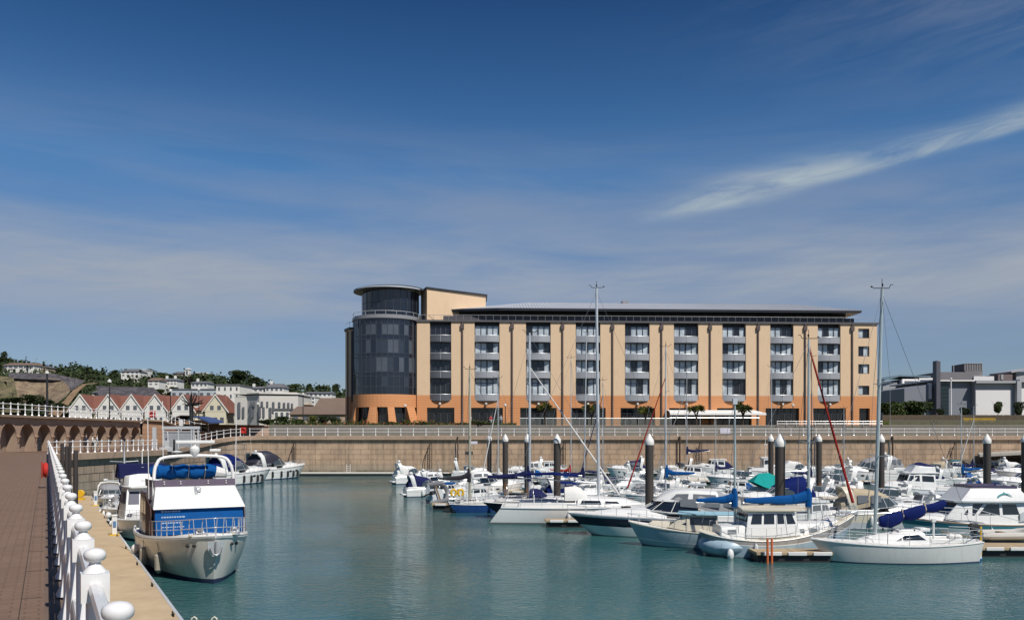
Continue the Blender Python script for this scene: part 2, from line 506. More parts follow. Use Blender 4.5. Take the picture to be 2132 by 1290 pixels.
# promenade paving: between arcade and railing line, following the wall
inner = offset(PLAN, -.19)
mb = MB(); mb.uv = []
def strip_between(mb, L, Rr, uvw=1.0):
    k = len(mb.v)
    for (a, b) in zip(L, Rr):
        mb.v += [tuple(a), tuple(b)]
        for q in (a, b):
            d = Vector((q[0], q[1])) - Vector((PLAN[0][0], PLAN[0][1]))
            mb.uv += [(d.x * D2.y - d.y * D2.x, d.x * D2.x + d.y * D2.y)]
    for j in range(len(L) - 1): mb.f.append([k + 2 * j, k + 2 * j + 1, k + 2 * j + 3, k + 2 * j + 2]); mb.m.append(0)
Lp, Rp = [], []
for i, (x, y, z) in enumerate(inner):
    if i > iB: break
    d = Vector((x, y))
    if y < 86: l = d + Vector((-D2.y, D2.x)) * 4.4 if y < 70 else Vector((-50.2, max(y, 80) + 3))
    elif y < 118: l = Vector((-51.5, y))
    else: l = Vector((x - 6, 150))
    Rp.append((x, y, z)); Lp.append((l.x, l.y, z))
# wide left part so that the paving fills to the arcade everywhere
Lp = [(l[0] - (2 if k < 3 else 0), l[1], l[2]) for k, l in enumerate(Lp)]
strip_between(mb, Lp, Rp)
struct(mb.build('promenade', PAVE, smooth=False))
# drainage joint and edge kerb strip, both real inlays in the paving
def inlay(name, off0, off1, z, m, ymax=76):
    mb = MB(); a = near_rail(-8); n = Vector((-D2.y, D2.x)); Ltot = (ymax - a.y) / D2.y
    p0 = Vector((a.x, a.y)); p1 = p0 + D2 * Ltot
    vs = [(*(p0 + n * off0), z), (*(p0 + n * off1), z), (*(p1 + n * off1), z), (*(p1 + n * off0), z)]
    mb.add(vs, [(3, 2, 1, 0)]); return struct(mb.build(name, m, smooth=False))
SLOT = mat('joint_dark', (.035, .028, .022), .9)
inlay('drain_joint', .395, .405, 4.404, SLOT)
for k in range(26):        # cross joints of the kerb stones
    p = near_rail(k * 1.6 - 2); n = Vector((-D2.y, D2.x))
    c = Vector((p.x, p.y)) + n * .30
    mb = MB(); mb.box((c.x, c.y, 4.408), (.20, .006, .003), math.atan2(n.y, n.x)); struct(mb.build('paving_joint', SLOT, smooth=False))

# ------------------------------------------------------------------ ground
def ground_mat():
    return mat('rough_ground', (.12, .12, .06), .95, var=.6, vs_=.05, bump=.3, bs=2)
mb = MB()
# one sheet of land to the horizon, wrapped round the sunken basin
ZG = 7.7
pts = [(-6000, -3000), (AR0.x - D2.x * 95 - .9, AR0.y - D2.y * 95), (-50.3, 83), (-51.4, 118.3), (XP(425, 130), 130), (XP(560, 142), 142), (6000, 142), (6000, 7000), (-6000, 7000)]
mb.add([(x, y, ZG) for x, y in pts], [tuple(range(len(pts)))])
struct(mb.build('ground', ground_mat(), smooth=False))
# far-quay paving between wall and terrace
mb = MB(); mb.uv = []
FW = [(x, y, z) for (x, y, z) in inner[iB:]]
strip_between(mb, [(x, 142.2, z) for x, y, z in FW], FW)
struct(mb.build('quay_paving', PAVE, smooth=False))
tw = thing('retaining_wall', 'low grey terrace wall behind the far quay railing below the hotel', 'wall')
mb = MB(); mb.bx(XP(560, 142), 150, 141.7, 142.0, 5.9, 7.55); mb.build('wall_face', mat('terrace_render', (.24, .225, .19), .85, var=.35, vs_=.6, streak=.2), tw)
mb = MB(); mb.bx(XP(560, 142), 150, 141.62, 142.1, 7.552, 7.7); mb.build('cap', mat('terrace_cap', (.36, .33, .28), .8), tw)

# ------------------------------------------------------------------ arcade
def arcade():
    root = thing('arcade', 'brown stone arcade of round arches beneath the upper promenade railing', 'arcade')
    ztop = 7.86; zb = 4.4; zs = 5.95
    mbw = MB(); mbw.uv = []; mbr = MB()
    spans = []
    Lr = (AR1 - AR0).length; dirn = (AR1 - AR0) / Lr
    cur = 0.0; wv = []
    n_main = 10; pit = Lr / n_main * .985
    for k in range(n_main): wv.append((AR0 + dirn * (k * pit + .2), dirn, pit))
    for k in range(4):
        wv.insert(0, (AR0 - D2 * 3.4 * (k + 1), D2, 3.4))
    for (o, d, p) in wv:
        n = Vector((d.y, -d.x))                      # toward the promenade
        c = p / 2; r = p / 2 - .32
        def w3(u, z, dep=0.0): q = o + d * u - n * dep; return (q.x, q.y, z)
        N = 14; arcp = [(c - r, zb)] + [(c - r * math.cos(PI * i / N), zs + r * .92 * math.sin(PI * i / N)) for i in range(N + 1)] + [(c + r, zb)]
        # spandrel quads up to the top
        k0 = len(mbw.v)
        tp = [(0, zb), (0, zs)] ; 
        def vq(quad):
            kk = len(mbw.v)
            for (u, z) in quad:
                mbw.v.append(w3(u, z)); mbw.uv.append((u, z))
            mbw.f.append([kk, kk + 1, kk + 2, kk + 3]); mbw.m.append(0)
        vq([(0, zb), (c - r, zb), (c - r, ztop), (0, ztop)]); vq([(c + r, zb), (p, zb), (p, ztop), (c + r, ztop)])
        for i in range(1, N + 1):
            a, b = arcp[i], arcp[i + 1]
            vq([(a[0], a[1]), (b[0], b[1]), (b[0], ztop), (a[0], ztop)])
        # reveal and recess
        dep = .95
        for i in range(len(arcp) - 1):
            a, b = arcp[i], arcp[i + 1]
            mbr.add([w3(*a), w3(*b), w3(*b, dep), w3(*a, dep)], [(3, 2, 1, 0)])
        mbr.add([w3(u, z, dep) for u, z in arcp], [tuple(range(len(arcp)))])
        # archivolt ring
        for i in range(1, N + 1):
            a, b = arcp[i], arcp[i + 1]
            def ex(q, k): return (c + (q[0] - c) * k, zs + (q[1] - zs) * k)
            mbr.add([w3(*a, -.04), w3(*b, -.04), w3(*ex(b, 1.13), -.04), w3(*ex(a, 1.13), -.04)], [(0, 1, 2, 3)], 1)
        # corbel between the arches
        q = w3(p, zs - .05, -.06); mbr.lathe([(.04, -.55), (.16, -.1), (.24, 0), (.24, .12)], (q[0], q[1], zs - .05), 8, 1)
    mbw.build('arch_wall', ARCST, root, smooth=False)
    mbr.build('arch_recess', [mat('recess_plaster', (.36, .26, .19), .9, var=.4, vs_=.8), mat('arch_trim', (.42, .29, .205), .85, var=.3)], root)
    # coping
    mb = MB(); line = [AR0 - D2 * 14, AR0, AR1]
    pts = [(p.x, p.y, ztop) for p in line]
    o1 = [(p.x + .38, p.y - .1) for p in line]; i1 = [(p.x - .6, p.y) for p in line]
    rings = [[(a[0], a[1], ztop + .002), (a[0], a[1], ztop + .22), (b[0], b[1], ztop + .22), (b[0], b[1], ztop + .002)] for a, b in zip(o1, i1)]
    mb.loft(rings); mb.build('coping', mat('arcade_coping', (.33, .24, .17), .85, var=.35, vs_=.7, streak=.2), root, smooth=False)
    return root
arcade()
# end block of the arcade, with the ramp wall dropping to the right
ez = 8.08
RW = [AR1 + Vector((.1, .1)), Vector((XP(340, 120), 120)), Vector((XP(372, 126), 126)), Vector((XP(408, 131), 131)), Vector((XP(442, 134), 134))]
RZ = [ez, ez - .15, 7.2, 6.6, 6.3]
er = thing('ramp_wall', 'orange brown stone wall at the end of the arcade beside the white boat lift', 'wall')
mb = MB(); mb.uv = []; ribbon(mb, [(p.x, p.y, 4.3, z) for p, z in zip(RW, RZ)], 0, 0)
mb.build('wall_face', stone('warm_ashlar', (.42, .24, .14), (.36, .205, .12), (.16, .10, .07), 9, .62, .03), er, smooth=False)
mb = MB(); mb.loft([[(p.x + .25, p.y - .25, z), (p.x + .25, p.y - .25, z + .2), (p.x - .4, p.y + .5, z + .2), (p.x - .4, p.y + .5, z)] for p, z in zip(RW, RZ)])
mb.build('coping', MATS['arcade_coping'], er, smooth=False)
# backing wall right of the ramp (brown, low)
bw_ = thing('retaining_wall', 'brown retaining wall between the ramp railing and the dark shrubs', 'wall')
mb = MB(); mb.uv = []; ribbon(mb, [(XP(430, 138), 138, 4.5, 7.5), (XP(500, 140), 140, 4.5, 7.5), (XP(560, 141.6), 141.6, 4.5, 7.5)], 0, 0)
mb.build('wall_face', MATS.get('x') or ARCST, bw_, smooth=False)
mb = MB(); mb.loft([[(x, y - .2, 7.5), (x, y - .2, 7.72), (x, y + .3, 7.72), (x, y + .3, 7.5)] for x, y in ((XP(430, 138), 138), (XP(500, 140), 140), (XP(560, 141.6), 141.6))])
mb.build('coping', MATS['arcade_coping'], bw_, smooth=False)

# ------------------------------------------------------------------ railings
POSTP = [(.085, 0), (.085, .03), (.05, .10), (.036, .16), (.034, .52), (.05, .55), (.052, .60), (.05, .65), (.034, .69), (.034, 1.03)]
FINP = [(.047, 0), (.040, .010), (.027, .026), (.021, .036), (.022, .042), (.034, .048), (.041, .057), (.0435, .068), (.042, .078), (.036, .087), (.024, .094), (.010, .097), (.001, .098)]
def post_mesh(n=16, k=1.0):
    mb = MB(); mb.lathe([(r * k, z) for r, z in POSTP], n=n)
    mb.box((0, 0, 1.085), (.105 * k, .105 * k, .115)); return mb
pm = post_mesh().build('post_master', WPAINT); fm = MB().lathe(FINP, n=18).build('finial_master', WPAINT)
POST_ME, FIN_ME = pm.data, fm.data
pm2 = post_mesh(6, 1.5); pm2.lathe([(r * 1.5, z + 1.14) for r, z in FINP], n=6); pm2 = pm2.build('x', WPAINT); POST_LO = pm2.data
for o in (pm, fm, pm2): bpy.data.objects.remove(o)
def railing(name, label, pts, hi=True, rr=.027, hgt=1.0, group='white railings round the harbour'):
    root = thing(name, label, 'railing', pts[0], 0, group)
    p0 = Vector(pts[0])
    for i, p in enumerate(pts):
        q = Vector(p) - p0
        if i >= 100: break
        o = bpy.data.objects.new('post', POST_ME if hi else POST_LO); col.objects.link(o); o.parent = root; o.location = q
        if i + 1 < len(pts):
            d = Vector(pts[i + 1]) - Vector(p); o.rotation_euler = (0, 0, math.atan2(d.y, d.x))
        if hi:
            f = bpy.data.objects.new('finial', FIN_ME); col.objects.link(f); f.parent = o; f.location = (0, 0, 1.1435)
        o.scale = (1, 1, hgt)
    for z in (1.085, .60):
        mb = MB(); mb.tube([(q[0] - p0.x, q[1] - p0.y, q[2] - p0.z + z * hgt) for q in pts], rr, 8 if hi else 5)
        mb.build('rail', WPAINT, root)
    return root
near = [near_rail(n) for n in range(-3, 66)]
railing('railing', 'white promenade railing with ball finials in the left foreground', near)
def resample(pl, step):
    out = [Vector(pl[0])]; acc = 0
    for a, b in zip(pl[:-1], pl[1:]):
        a, b = Vector(a), Vector(b); L = (b - a).length; t = step - acc
        while t <= L: out.append(a.lerp(b, t / L)); t += step
        acc = (acc + L) % step
    return out
railing('railing', 'white railing on the lower curved wall behind the row of dark mooring posts', resample(plan[1:5] , 1.28), hi=False, rr=.035)
railing('railing', 'white railing climbing the ramp left of the far wall', resample(plan[5:10], 1.75), hi=False, rr=.035)
qs = [Vector((x, 132.0, 6.0)) for x in [XP(520 + 26.2 * k, 132) for k in range(66)]]
railing('railing', 'white railing along the whole far quay in front of the hotel', qs, hi=False, rr=.04, hgt=.96)
up = resample([(AR0.x - D2.x * 10 + .1, AR0.y - D2.y * 10, 8.08), (AR0.x + .1, AR0.y, 8.08), (AR1.x + .1, AR1.y, 8.08)], 1.35)
railing('railing', 'white railing on the upper promenade above the brown arches', up, hi=False, rr=.035)
railing('railing', 'short white railing dropping down the ramp behind the boat lift', resample([(p.x, p.y, z + .2) for p, z in zip(RW, RZ)], 1.5), hi=False, rr=.035)

# ------------------------------------------------------------------ long beige pontoon under the railing
PO = Vector((-10.05, 26.2)); PN = Vector((D2.y, -D2.x))       # PN: to the water side
def along(s, off=0.0): q = PO + D2 * s + PN * off; return q
pon = thing('pontoon', 'long beige concrete pontoon running below the near promenade railing', 'pontoon')
CONC = mat('pontoon_concrete', (.50, .38, .24), .8, var=.38, vs_=.9, bump=.1, bs=30, streak=.0)
s = -26.0; seg = 12.0
while s < 61:
    a, b = s, min(s + seg - .03, 61.5)
    P4 = [along(a, -3.1), along(a, 0), along(b, 0), along(b, -3.1)]
    mb = MB(); mb.prism([(q.x, q.y) for q in P4], .08, .5); mb.build('deck_section', CONC, pon, smooth=False, bevel=.02)
    mb = MB(); q = along((a + b) / 2, .06); mb.box((q.x, q.y, .40), (b - a, .10, .16), math.atan2(D2.y, D2.x)); mb.build('fender_strip', ALU, pon)
    mb = MB(); q = along((a + b) / 2, -1.5); mb.box((q.x, q.y, -.1), (b - a - .4, 2.6, .34), math.atan2(D2.y, D2.x)); mb.build('float', RUBBER, pon)
    for k in (2.5, 8.5):
        mb = MB(); q = along(a + k, -.12); e = along(a + k + .45, -.12); m1 = along(a + k + .1, -.12); m2 = along(a + k + .35, -.12)
        mb.tube([(q.x, q.y, .60), (e.x, e.y, .60)], .022, 6); mb.tube([(m1.x, m1.y, .5), (m1.x, m1.y, .6)], .025, 6); mb.tube([(m2.x, m2.y, .5), (m2.x, m2.y, .6)], .025, 6)
        mb.build('cleat', BLACKP, pon)
    s += seg
# far floating walkway against the back wall
fp = thing('pontoon', 'narrow white edged pontoon floating along the foot of the far wall', 'pontoon')
Yw = 129.2
mb = MB(); mb.bx(XP(612, Yw), XP(835, Yw), Yw, Yw + 1.6, .32, .5); mb.build('deck', mat('pale_planks', (.62, .60, .54), .8, var=.2), fp)
mb = MB(); mb.bx(XP(612, Yw), XP(835, Yw), Yw + .1, Yw + 1.5, -.2, .318); mb.build('float', RUBBER, fp)
lad = thing('wall_ladder', 'thin white ladder standing on the narrow pontoon at the far wall', 'ladder', (XP(726, 131.4), 131.2, .5))
mb = MB()
for x in (-.28, .28): mb.tube([(x, 0, -1.4 + .9), (x, 0, 1.2)], .04, 6)
for k in range(5): mb.tube([(-.28, 0, -.3 + k * .3), (.28, 0, -.3 + k * .3)], .025, 5)
mb.build('side_rails', WPAINT, lad)
# ------------------------------------------------------------------ hotel
BEIGE = mat('beige_render', (.70, .51, .335), .85, var=.08, vs_=.25, streak=.16)
def orange_mat():
    m = bpy.data.materials.new('orange_cladding'); m.use_nodes = True
    t = NG(m.node_tree); b = m.node_tree.nodes['Principled BSDF']; tc = t.n('ShaderNodeTexCoord')
    sp = t.n('ShaderNodeSeparateXYZ', ins={0: tc.outputs['Object']})
    f = t.m('FRACT', t.m('DIVIDE', sp.outputs[2], .44))
    n = t.noise(tc.outputs['Object'], .5, 4)
    gr = t.m('LESS_THAN', f, .09)
    c = t.mix(t.m('MULTIPLY', gr, .55), t.mix(n, (.66, .295, .125, 1), (.58, .255, .105, 1)), (.2, .08, .03, 1))
    m.node_tree.links.new(c, b.inputs['Base Color']); b.inputs['Roughness'].default_value = .8
    return m
ORANGE = orange_mat()
SLATE = mat('dark_cladding', (.035, .038, .048), .5, var=.2, vs_=.3)
FRAME = mat('window_frame_grey', (.055, .06, .072), .45, var=.05)
def curtain_glass(name, tint, dark, lvl=.35):
    """a bedroom pane: pale pleated curtain close behind reflecting glass"""
    m = bpy.data.materials.new(name); m.use_nodes = True
    t = NG(m.node_tree); b = m.node_tree.nodes['Principled BSDF']; tc = t.n('ShaderNodeTexCoord')
    sp = t.n('ShaderNodeSeparateXYZ', ins={0: tc.outputs['Object']})
    wv = t.m('SINE', t.m('MULTIPLY', sp.outputs[0], 31.0))
    n = t.noise(tc.outputs['Object'], .8, 3)
    k = t.m('ADD', t.m('MULTIPLY', wv, .18), n)
    c = t.mix(t.ramp(k, [(.3, 0), (.75, 1)]), (*dark, 1), (*tint, 1))
    m.node_tree.links.new(c, b.inputs['Base Color']); b.inputs['Roughness'].default_value = .12
    b.inputs['Coat Weight'].default_value = .5
    return m
CURT = curtain_glass('curtained_pane', (.64, .70, .74), (.30, .34, .38))
ROOMD = mat('dark_pane', (.018, .02, .03), .08, var=.3, vs_=.7, spec=.6)
SHOP = mat('ground_floor_pane', (.012, .014, .018), .1, var=.2, vs_=.6, spec=.6)
BALM = mat('perforated_metal', (.38, .39, .41), .45, .25, var=.15, vs_=.8)
PIPE = mat('downpipe_brown', (.10, .075, .07), .5)

F0 = Vector((XP(868, 150), 150.0)); F1 = Vector((XP(1826, 154), 154.0))
FD = (F1 - F0).normalized(); FA = math.atan2(FD.y, FD.x); ZH = 7.7
hotel = thing('hotel', 'large beige and orange hotel with dark glass corner tower on the far quay', 'hotel', (F0.x, F0.y, ZH), FA)
def U(px):
    k = (px - CX) / F
    return (150 * k - F0.x) / (FD.x - k * FD.y)
def part(mb, name, m, par=None, **kw): return mb.build(name, m, par or hotel, **kw)
H = lambda z: z - ZH
LEN = U(1826)
bays = [(895, 939.5), (988, 1040), (1095, 1146.5), (1198.6, 1250), (1301, 1352.6), (1403, 1454), (1504, 1553), (1603.7, 1652), (1702.7, 1750)]
grd = [(889, 946), (981, 1047), (1083, 1159), (1188, 1261), (1292, 1364), (1393, 1460), (1493, 1565), (1594, 1664), (1693, 1761), (1789, 1811)]
B = [(U(a), U(b)) for a, b in bays]; G = [(U(a), U(b)) for a, b in grd]
zmid, zpar, zop, zb0 = 13.0, 25.75, 10.85, 12.25
# piers
mb = MB(); mo = MB()
cuts = [0] + [v for b in B for v in b]
for i in range(0, len(cuts), 2):
    a = cuts[i]; b = cuts[i + 1] if i + 1 < len(cuts) else U(1786)
    mb.bx(a, b, 0, 1.1, H(zmid), H(zpar)); mo.bx(a, b, .0, 1.1, H(zb0), H(zmid) - .004)
# end pier with four punched windows
wz = [(28.2 - 0, 0)]
ew = [(U(1787), U(1810))]
rows = [(684, 704), (720.7, 741.7), (757.8, 777.7), (802.5, 821.7)]
rz = [(ZP(b, 154), ZP(a, 154)) for a, b in rows]
a, b = ew[0]
mb.bx(b, LEN, 0, 1.1, H(zmid), H(zpar)); mo.bx(U(1786), LEN, 0, 1.1, H(zb0), H(zmid) - .004)
zz = [zmid] + [v for r in sorted(rz) for v in r] + [zpar]
for i in range(0, len(zz), 2):
    if zz[i + 1] - zz[i] > .05: mb.bx(a, b, 0, 1.1, H(zz[i]), H(zz[i + 1]))
mb.bx(U(1786), a, 0, 1.1, H(zmid), H(zpar))
# main body behind and right flank
mb.bx(.0, LEN, 1.1, 17, H(8), H(zpar) - .01)
part(mb, 'upper_wall', BEIGE, smooth=False)
mo.bx(0, LEN, 0.002, 1.1, H(zop), H(zb0) - .003)
gc = [0] + [v for q in G for v in q] + [LEN]
for i in range(0, len(gc), 2): mo.bx(gc[i], gc[i + 1], .004, 1.1, 0, H(zop) - .003)
part(mo, 'ground_floor_wall', ORANGE, smooth=False)
# parapet band and terrace rail
mb = MB(); mb.bx(-.2, LEN + .25, -.22, 1.6, H(zpar) + .003, H(zpar) + .32); part(mb, 'parapet_cap', mat('grey_capping', (.10, .095, .10), .5), smooth=False)
mb = MB(); mb.bx(.3, U(1786), 1.5, 1.62, H(zpar) + .325, H(zpar) + 1.25); part(mb, 'terrace_upstand', mat('upstand_grey', (.08, .075, .085), .55, var=.25), smooth=False)
mb = MB()
for z in (26.95,): mb.tube([(.2, .1, H(z)), (U(1790), .1, H(z))], .035, 6)
mb.tube([(U(1790), .1, H(26.9)), (LEN - .2, .3, H(26.6))], .03, 5)
for k in range(61): mb.tube([(.3 + k * (U(1788) - .5) / 60, .1, H(26.05)), (.3 + k * (U(1788) - .5) / 60, .1, H(26.95))], .025, 4)
part(mb, 'terrace_rail', mat('rail_grey', (.34, .34, .35), .4))
# penthouse storey and roof
mb = MB(); mb.bx(U(905), U(1776), 3.0, 16, H(25.8), H(28.1)); part(mb, 'penthouse_wall', SLATE, smooth=False)
mp_ = MB()
for k in range(40):
    u = U(912) + k * (U(1768) - U(912)) / 40
    mp_.bx(u, u + .07, 2.9, 3.0, H(26), H(28.0))
part(mp_, 'penthouse_mullions', FRAME)
for k, px in enumerate((1072, 1173, 1278, 1377, 1477, 1575, 1672, 1765)):
    mb = MB(); mb.lathe([(.02, -.08), (.13, -.05), (.13, .05), (.02, .08)], (U(px), 2.8, H(27.4)), 8, axis='y'); part(mb, 'wall_lamp', mat('opal_lamp', (.6, .6, .58), .5))
ROOFM = mat('standing_seam_roof', (.42, .44, .48), .45, .0, var=.12, vs_=.2)
mb = MB()
e0, e1 = U(893), U(1794); yf, yb = -.35 + .4, 17.5; ze = H(28.25)
r0, r1, yr, zr = U(1060) + 4, U(1690), 9.0, H(30.6)
P8 = [(e0, 4.5, ze), (e0 + 6, yf + 1.2, ze), (U(1040), yf, ze), (e1, yf, ze), (e1, yb, ze), (e0, yb, ze), (r0, yr, zr), (r1, yr, zr)]
mb.add(P8, [(1, 2, 6), (2, 3, 7, 6), (3, 4, 7), (4, 5, 6, 7), (5, 0, 6), (0, 1, 6)])
part(mb, 'roof', ROOFM, smooth=False)
mb = MB()
for k in range(120):
    u = U(1040) + k * (e1 - U(1040)) / 120; t_ = min(1, max(0, (u - U(1040)) / (r0 - U(1040)))) if u < r0 else min(1, max(0, (e1 - u) / (e1 - r1))) if u > r1 else 1
    t_ = max(.02, t_); uu = u + (r0 - u) * 0
    mb.tube([(u, yf, ze + .03), (u, yf + (yr - yf) * t_, ze + (zr - ze) * t_ + .03)], .045, 4)
part(mb, 'roof_seams', ROOFM)
mb = MB(); mb.prism([(p[0], p[1]) for p in P8[:6]], ze - .42, ze - .004); part(mb, 'eaves', SLATE, smooth=False)
mb = MB(); mb.prism([(p[0] * 1 + (.12 if p[0] > 30 else -.12), p[1] - .12) for p in P8[:4]] + [(e1 + .12, .3), (e0 + 5, 2.2)], ze - .10, ze + .02); part(mb, 'gutter', mat('gutter_grey', (.22, .23, .26), .4), smooth=False)
mb = MB(); mb.bx(U(1313), U(1327), 8.2, 9.6, zr - .3, zr + .35); part(mb, 'roof_vent', mat('vent_grey', (.25, .25, .27), .6))
# bays
rowsz = [(23.4, 25.75), (20.3, 22.3), (17.1, 19.2), (13.14, 16.0)]     # (balcony top, window head)
pat = random.Random(5)
for bi, (a, b) in enumerate(B):
    mb = MB(); mb.bx(a - .01, b + .01, 1.05, 1.12, H(12.3), H(zpar) - .02); part(mb, 'bay_panel', SLATE, smooth=False)
    for ri, (zb_, zt_) in enumerate(rowsz):
        zf = zb_ - 1.05 if ri < 3 else zb_ - 1.0
        top = zt_ - (.55 if ri == 0 else .05)
        mb = MB(); W = b - a
        for k in range(5):
            x = a + .08 + k * (W - .16) / 4; ww = .16 if k in (0, 4) else (.13 if k != 2 else .24)
            mb.bx(x - ww / 2, x + ww / 2, .40, .63, H(zf), H(top))
        mb.bx(a, b, .42, .61, H(top) - .12, H(top)); mb.bx(a, b, .42, .61, H(zf), H(zf) + .1)
        if ri == 3: mb.bx(a, b, .43, .60, H(15.1), H(15.2))
        wf = part(mb, 'window', FRAME, smooth=False)
        dark_bay = bi == 0
        for k in range(4):
            x0 = a + .08 + k * (W - .16) / 4; x1 = a + .08 + (k + 1) * (W - .16) / 4
            mb = MB(); mb.bx(x0 + .05, x1 - .05, .50, .53, H(zf) + .05, H(top) - .05)
            d = dark_bay or pat.random() < .17
            mb.build('pane', ROOMD if d else CURT, wf, smooth=False)
        # curved balcony front
        mb = MB(); n = 9; rings = []
        for i in range(n + 1):
            t = i / n; x = a - .05 + (b - a + .1) * t; y = .15 - .55 * math.sin(PI * t) ** .8
            rings.append([(x, y, H(zb_) - 1.08), (x, y, H(zb_) - .06), (x, y + .06, H(zb_) - .06), (x, y + .06, H(zb_) - 1.08)])
        mb.loft(rings); bal = part(mb, 'balcony', BALM if not dark_bay else mat('perforated_dark', (.14, .145, .16), .4, .45))
        mb = MB(); mb.tube([(r[1][0], r[1][1] + .03, H(zb_) + .02) for r in rings], .045, 6)
        for x in (a + (b - a) / 2,): mb.tube([(x, -.42, H(zb_) - 1.1), (x, -.42, H(zb_))], .035, 4)
        mb.build('balcony_rail', ALU, bal)
        mb = MB(); mb.prism([(r[0][0], r[0][1] + .02) for r in rings] + [(b, .7), (a, .7)], H(zb_) - 1.2, H(zb_) - 1.085)
        mb.build('balcony_floor', SLATE, bal, smooth=False)
# small windows of the end pier
for (z0, z1) in rz:
    mb = MB(); mb.bx(a_ := ew[0][0], b_ := ew[0][1], .25, .4, H(z0), H(z0) + .1); mb.bx(a_, b_, .25, .4, H(z1) - .1, H(z1))
    for x in (a_ + .05, (a_ + b_) / 2, b_ - .05): mb.bx(x - .05, x + .05, .252, .398, H(z0) + .1, H(z1) - .1)
    wf = part(mb, 'window', FRAME, smooth=False)
    for k in (0, 1):
        mb = MB(); mb.bx(a_ + k * (b_ - a_) / 2, a_ + (k + 1) * (b_ - a_) / 2, .33, .36, H(z0), H(z1)); mb.build('pane', CURT if (k + int(z0)) % 2 else ROOMD, wf, smooth=False)
# ground floor glazing
for gi, (a, b) in enumerate(G):
    mb = MB(); mb.bx(a, b, .7, .78, 0, H(zop) - .01); pn = part(mb, 'shop_window', SHOP, smooth=False)
    mb = MB(); n = max(1, round((b - a) / 1.3))
    for k in range(n + 1):
        x = a + .05 + k * (b - a - .1) / n; mb.bx(x - .05, x + .05, .6, .7, 0, H(zop) - .02)
    mb.bx(a, b, .61, .69, H(9.9) - .05, H(9.9) + .05); mb.bx(a, b, .61, .69, .02, .2)
    mb.build('frame', FRAME, pn, smooth=False)
for px in (916, 1012, 1121, 1224, 1327, 1429, 1529, 1629, 1727):
    mb = MB(); mb.lathe([(.02, -.25), (.2, -.16), (.24, 0), (.2, .12), (.02, .2)], (U(px), -.25, H(11.5)), 10, axis='y'); part(mb, 'wall_lamp', MATS['opal_lamp'])
for px in (962.5, 1066, 1171, 1275, 1377, 1478, 1578, 1676, 1774):
    mb = MB(); u = U(px); mb.tube([(u, -.12, .2), (u, -.12, H(25.0))], .16, 8); mb.box((u, -.16, H(24.95)), (.62, .36, .8), 0, 0, 1.0)
    mb.tube([(u, -.12, H(25.3)), (u, -.12, H(25.9))], .2, 8)
    part(mb, 'downpipe', PIPE)
# corner tower ---------------------------------------------------------
tcx, tcy, tr = U(802), 2.6, 5.72
TG = mat('tower_glass', (.010, .014, .026), .07, var=.5, vs_=.25, spec=.75, coat=.2)
def cyl(mb, r, z0, z1, a0=95, a1=365, n=44, m=0, th=.12, cx=tcx, cy=tcy):
    rings = []
    for i in range(n + 1):
        a = R(lerp(a0, a1, i / n)); c, s_ = math.cos(a), math.sin(a)
        rings.append([(cx + c * r, cy + s_ * r, z0), (cx + c * r, cy + s_ * r, z1), (cx + c * (r - th), cy + s_ * (r - th), z1), (cx + c * (r - th), cy + s_ * (r - th), z0)])
    mb.loft(rings, m=m)
mb = MB(); cyl(mb, tr, H(13.05), H(25.9)); part(mb, 'tower_glazing', TG)
mb = MB()
for i in range(23):
    a = R(lerp(150, 365, i / 22)); c, s_ = math.cos(a), math.sin(a)
    mb.tube([(tcx + c * (tr + .03), tcy + s_ * (tr + .03), H(13.1)), (tcx + c * (tr + .03), tcy + s_ * (tr + .03), H(25.8))], .045, 4)
for z in (14.3, 16.1, 16.8, 19.4, 20.0, 22.4, 23.1, 25.0):
    mb.tube([(tcx + math.cos(R(q)) * (tr + .03), tcy + math.sin(R(q)) * (tr + .03), H(z)) for q in range(120, 366, 8)], .035, 4)
part(mb, 'tower_mullions', mat('mullion', (.07, .08, .10), .35))
r = random.Random(8)
for (z0, z1, dk) in ((23.2, 24.9, 0), (20.1, 22.3, 1), (16.9, 19.3, 1), (14.4, 16.0, 2)):
    for i in range(8, 21):
        if r.random() < (.25 if dk < 2 else .5): continue
        a0, a1 = lerp(150, 365, (i + .06) / 22), lerp(150, 365, (i + .94) / 22)
        mb = MB(); cyl(mb, tr + .012, H(z0), H(z1), a0, a1, 2, th=.02); part(mb, 'tower_pane', mat('tower_pane_%d' % (dk + (r.random() < .4)), [(.085, .10, .125), (.035, .045, .065), (.022, .03, .045), (.03, .04, .06)][dk + (0)], .12, var=.4, vs_=.8, spec=.6))
mb = MB(); cyl(mb, tr + .25, H(25.95), H(26.35), th=.5); cyl(mb, tr + .05, H(26.36), H(26.6), th=.3); part(mb, 'tower_cornice', mat('cornice_grey', (.24, .245, .26), .4), smooth=True)
mb = MB()
mb.tube([(tcx + math.cos(R(q)) * (tr + .1), tcy + math.sin(R(q)) * (tr + .1), H(27.2)) for q in range(120, 366, 6)], .04, 5)
for q in range(130, 361, 18): mb.tube([(tcx + math.cos(R(q)) * (tr + .1), tcy + math.sin(R(q)) * (tr + .1), H(26.5)), (tcx + math.cos(R(q)) * (tr + .1), tcy + math.sin(R(q)) * (tr + .1), H(27.2))], .03, 4)
part(mb, 'tower_rail', ALU)
t2 = dict(cx=U(810), cy=tcy + .4)
mb = MB(); cyl(mb, 4.95, H(26.3), H(31.0), 60, 390, **t2); part(mb, 'lantern_glazing', TG)
mb = MB()
for i in range(15):
    a = R(lerp(160, 370, i / 14)); mb.tube([(t2['cx'] + math.cos(a) * 4.98, t2['cy'] + math.sin(a) * 4.98, H(26.4)), (t2['cx'] + math.cos(a) * 4.98, t2['cy'] + math.sin(a) * 4.98, H(31))], .04, 4)
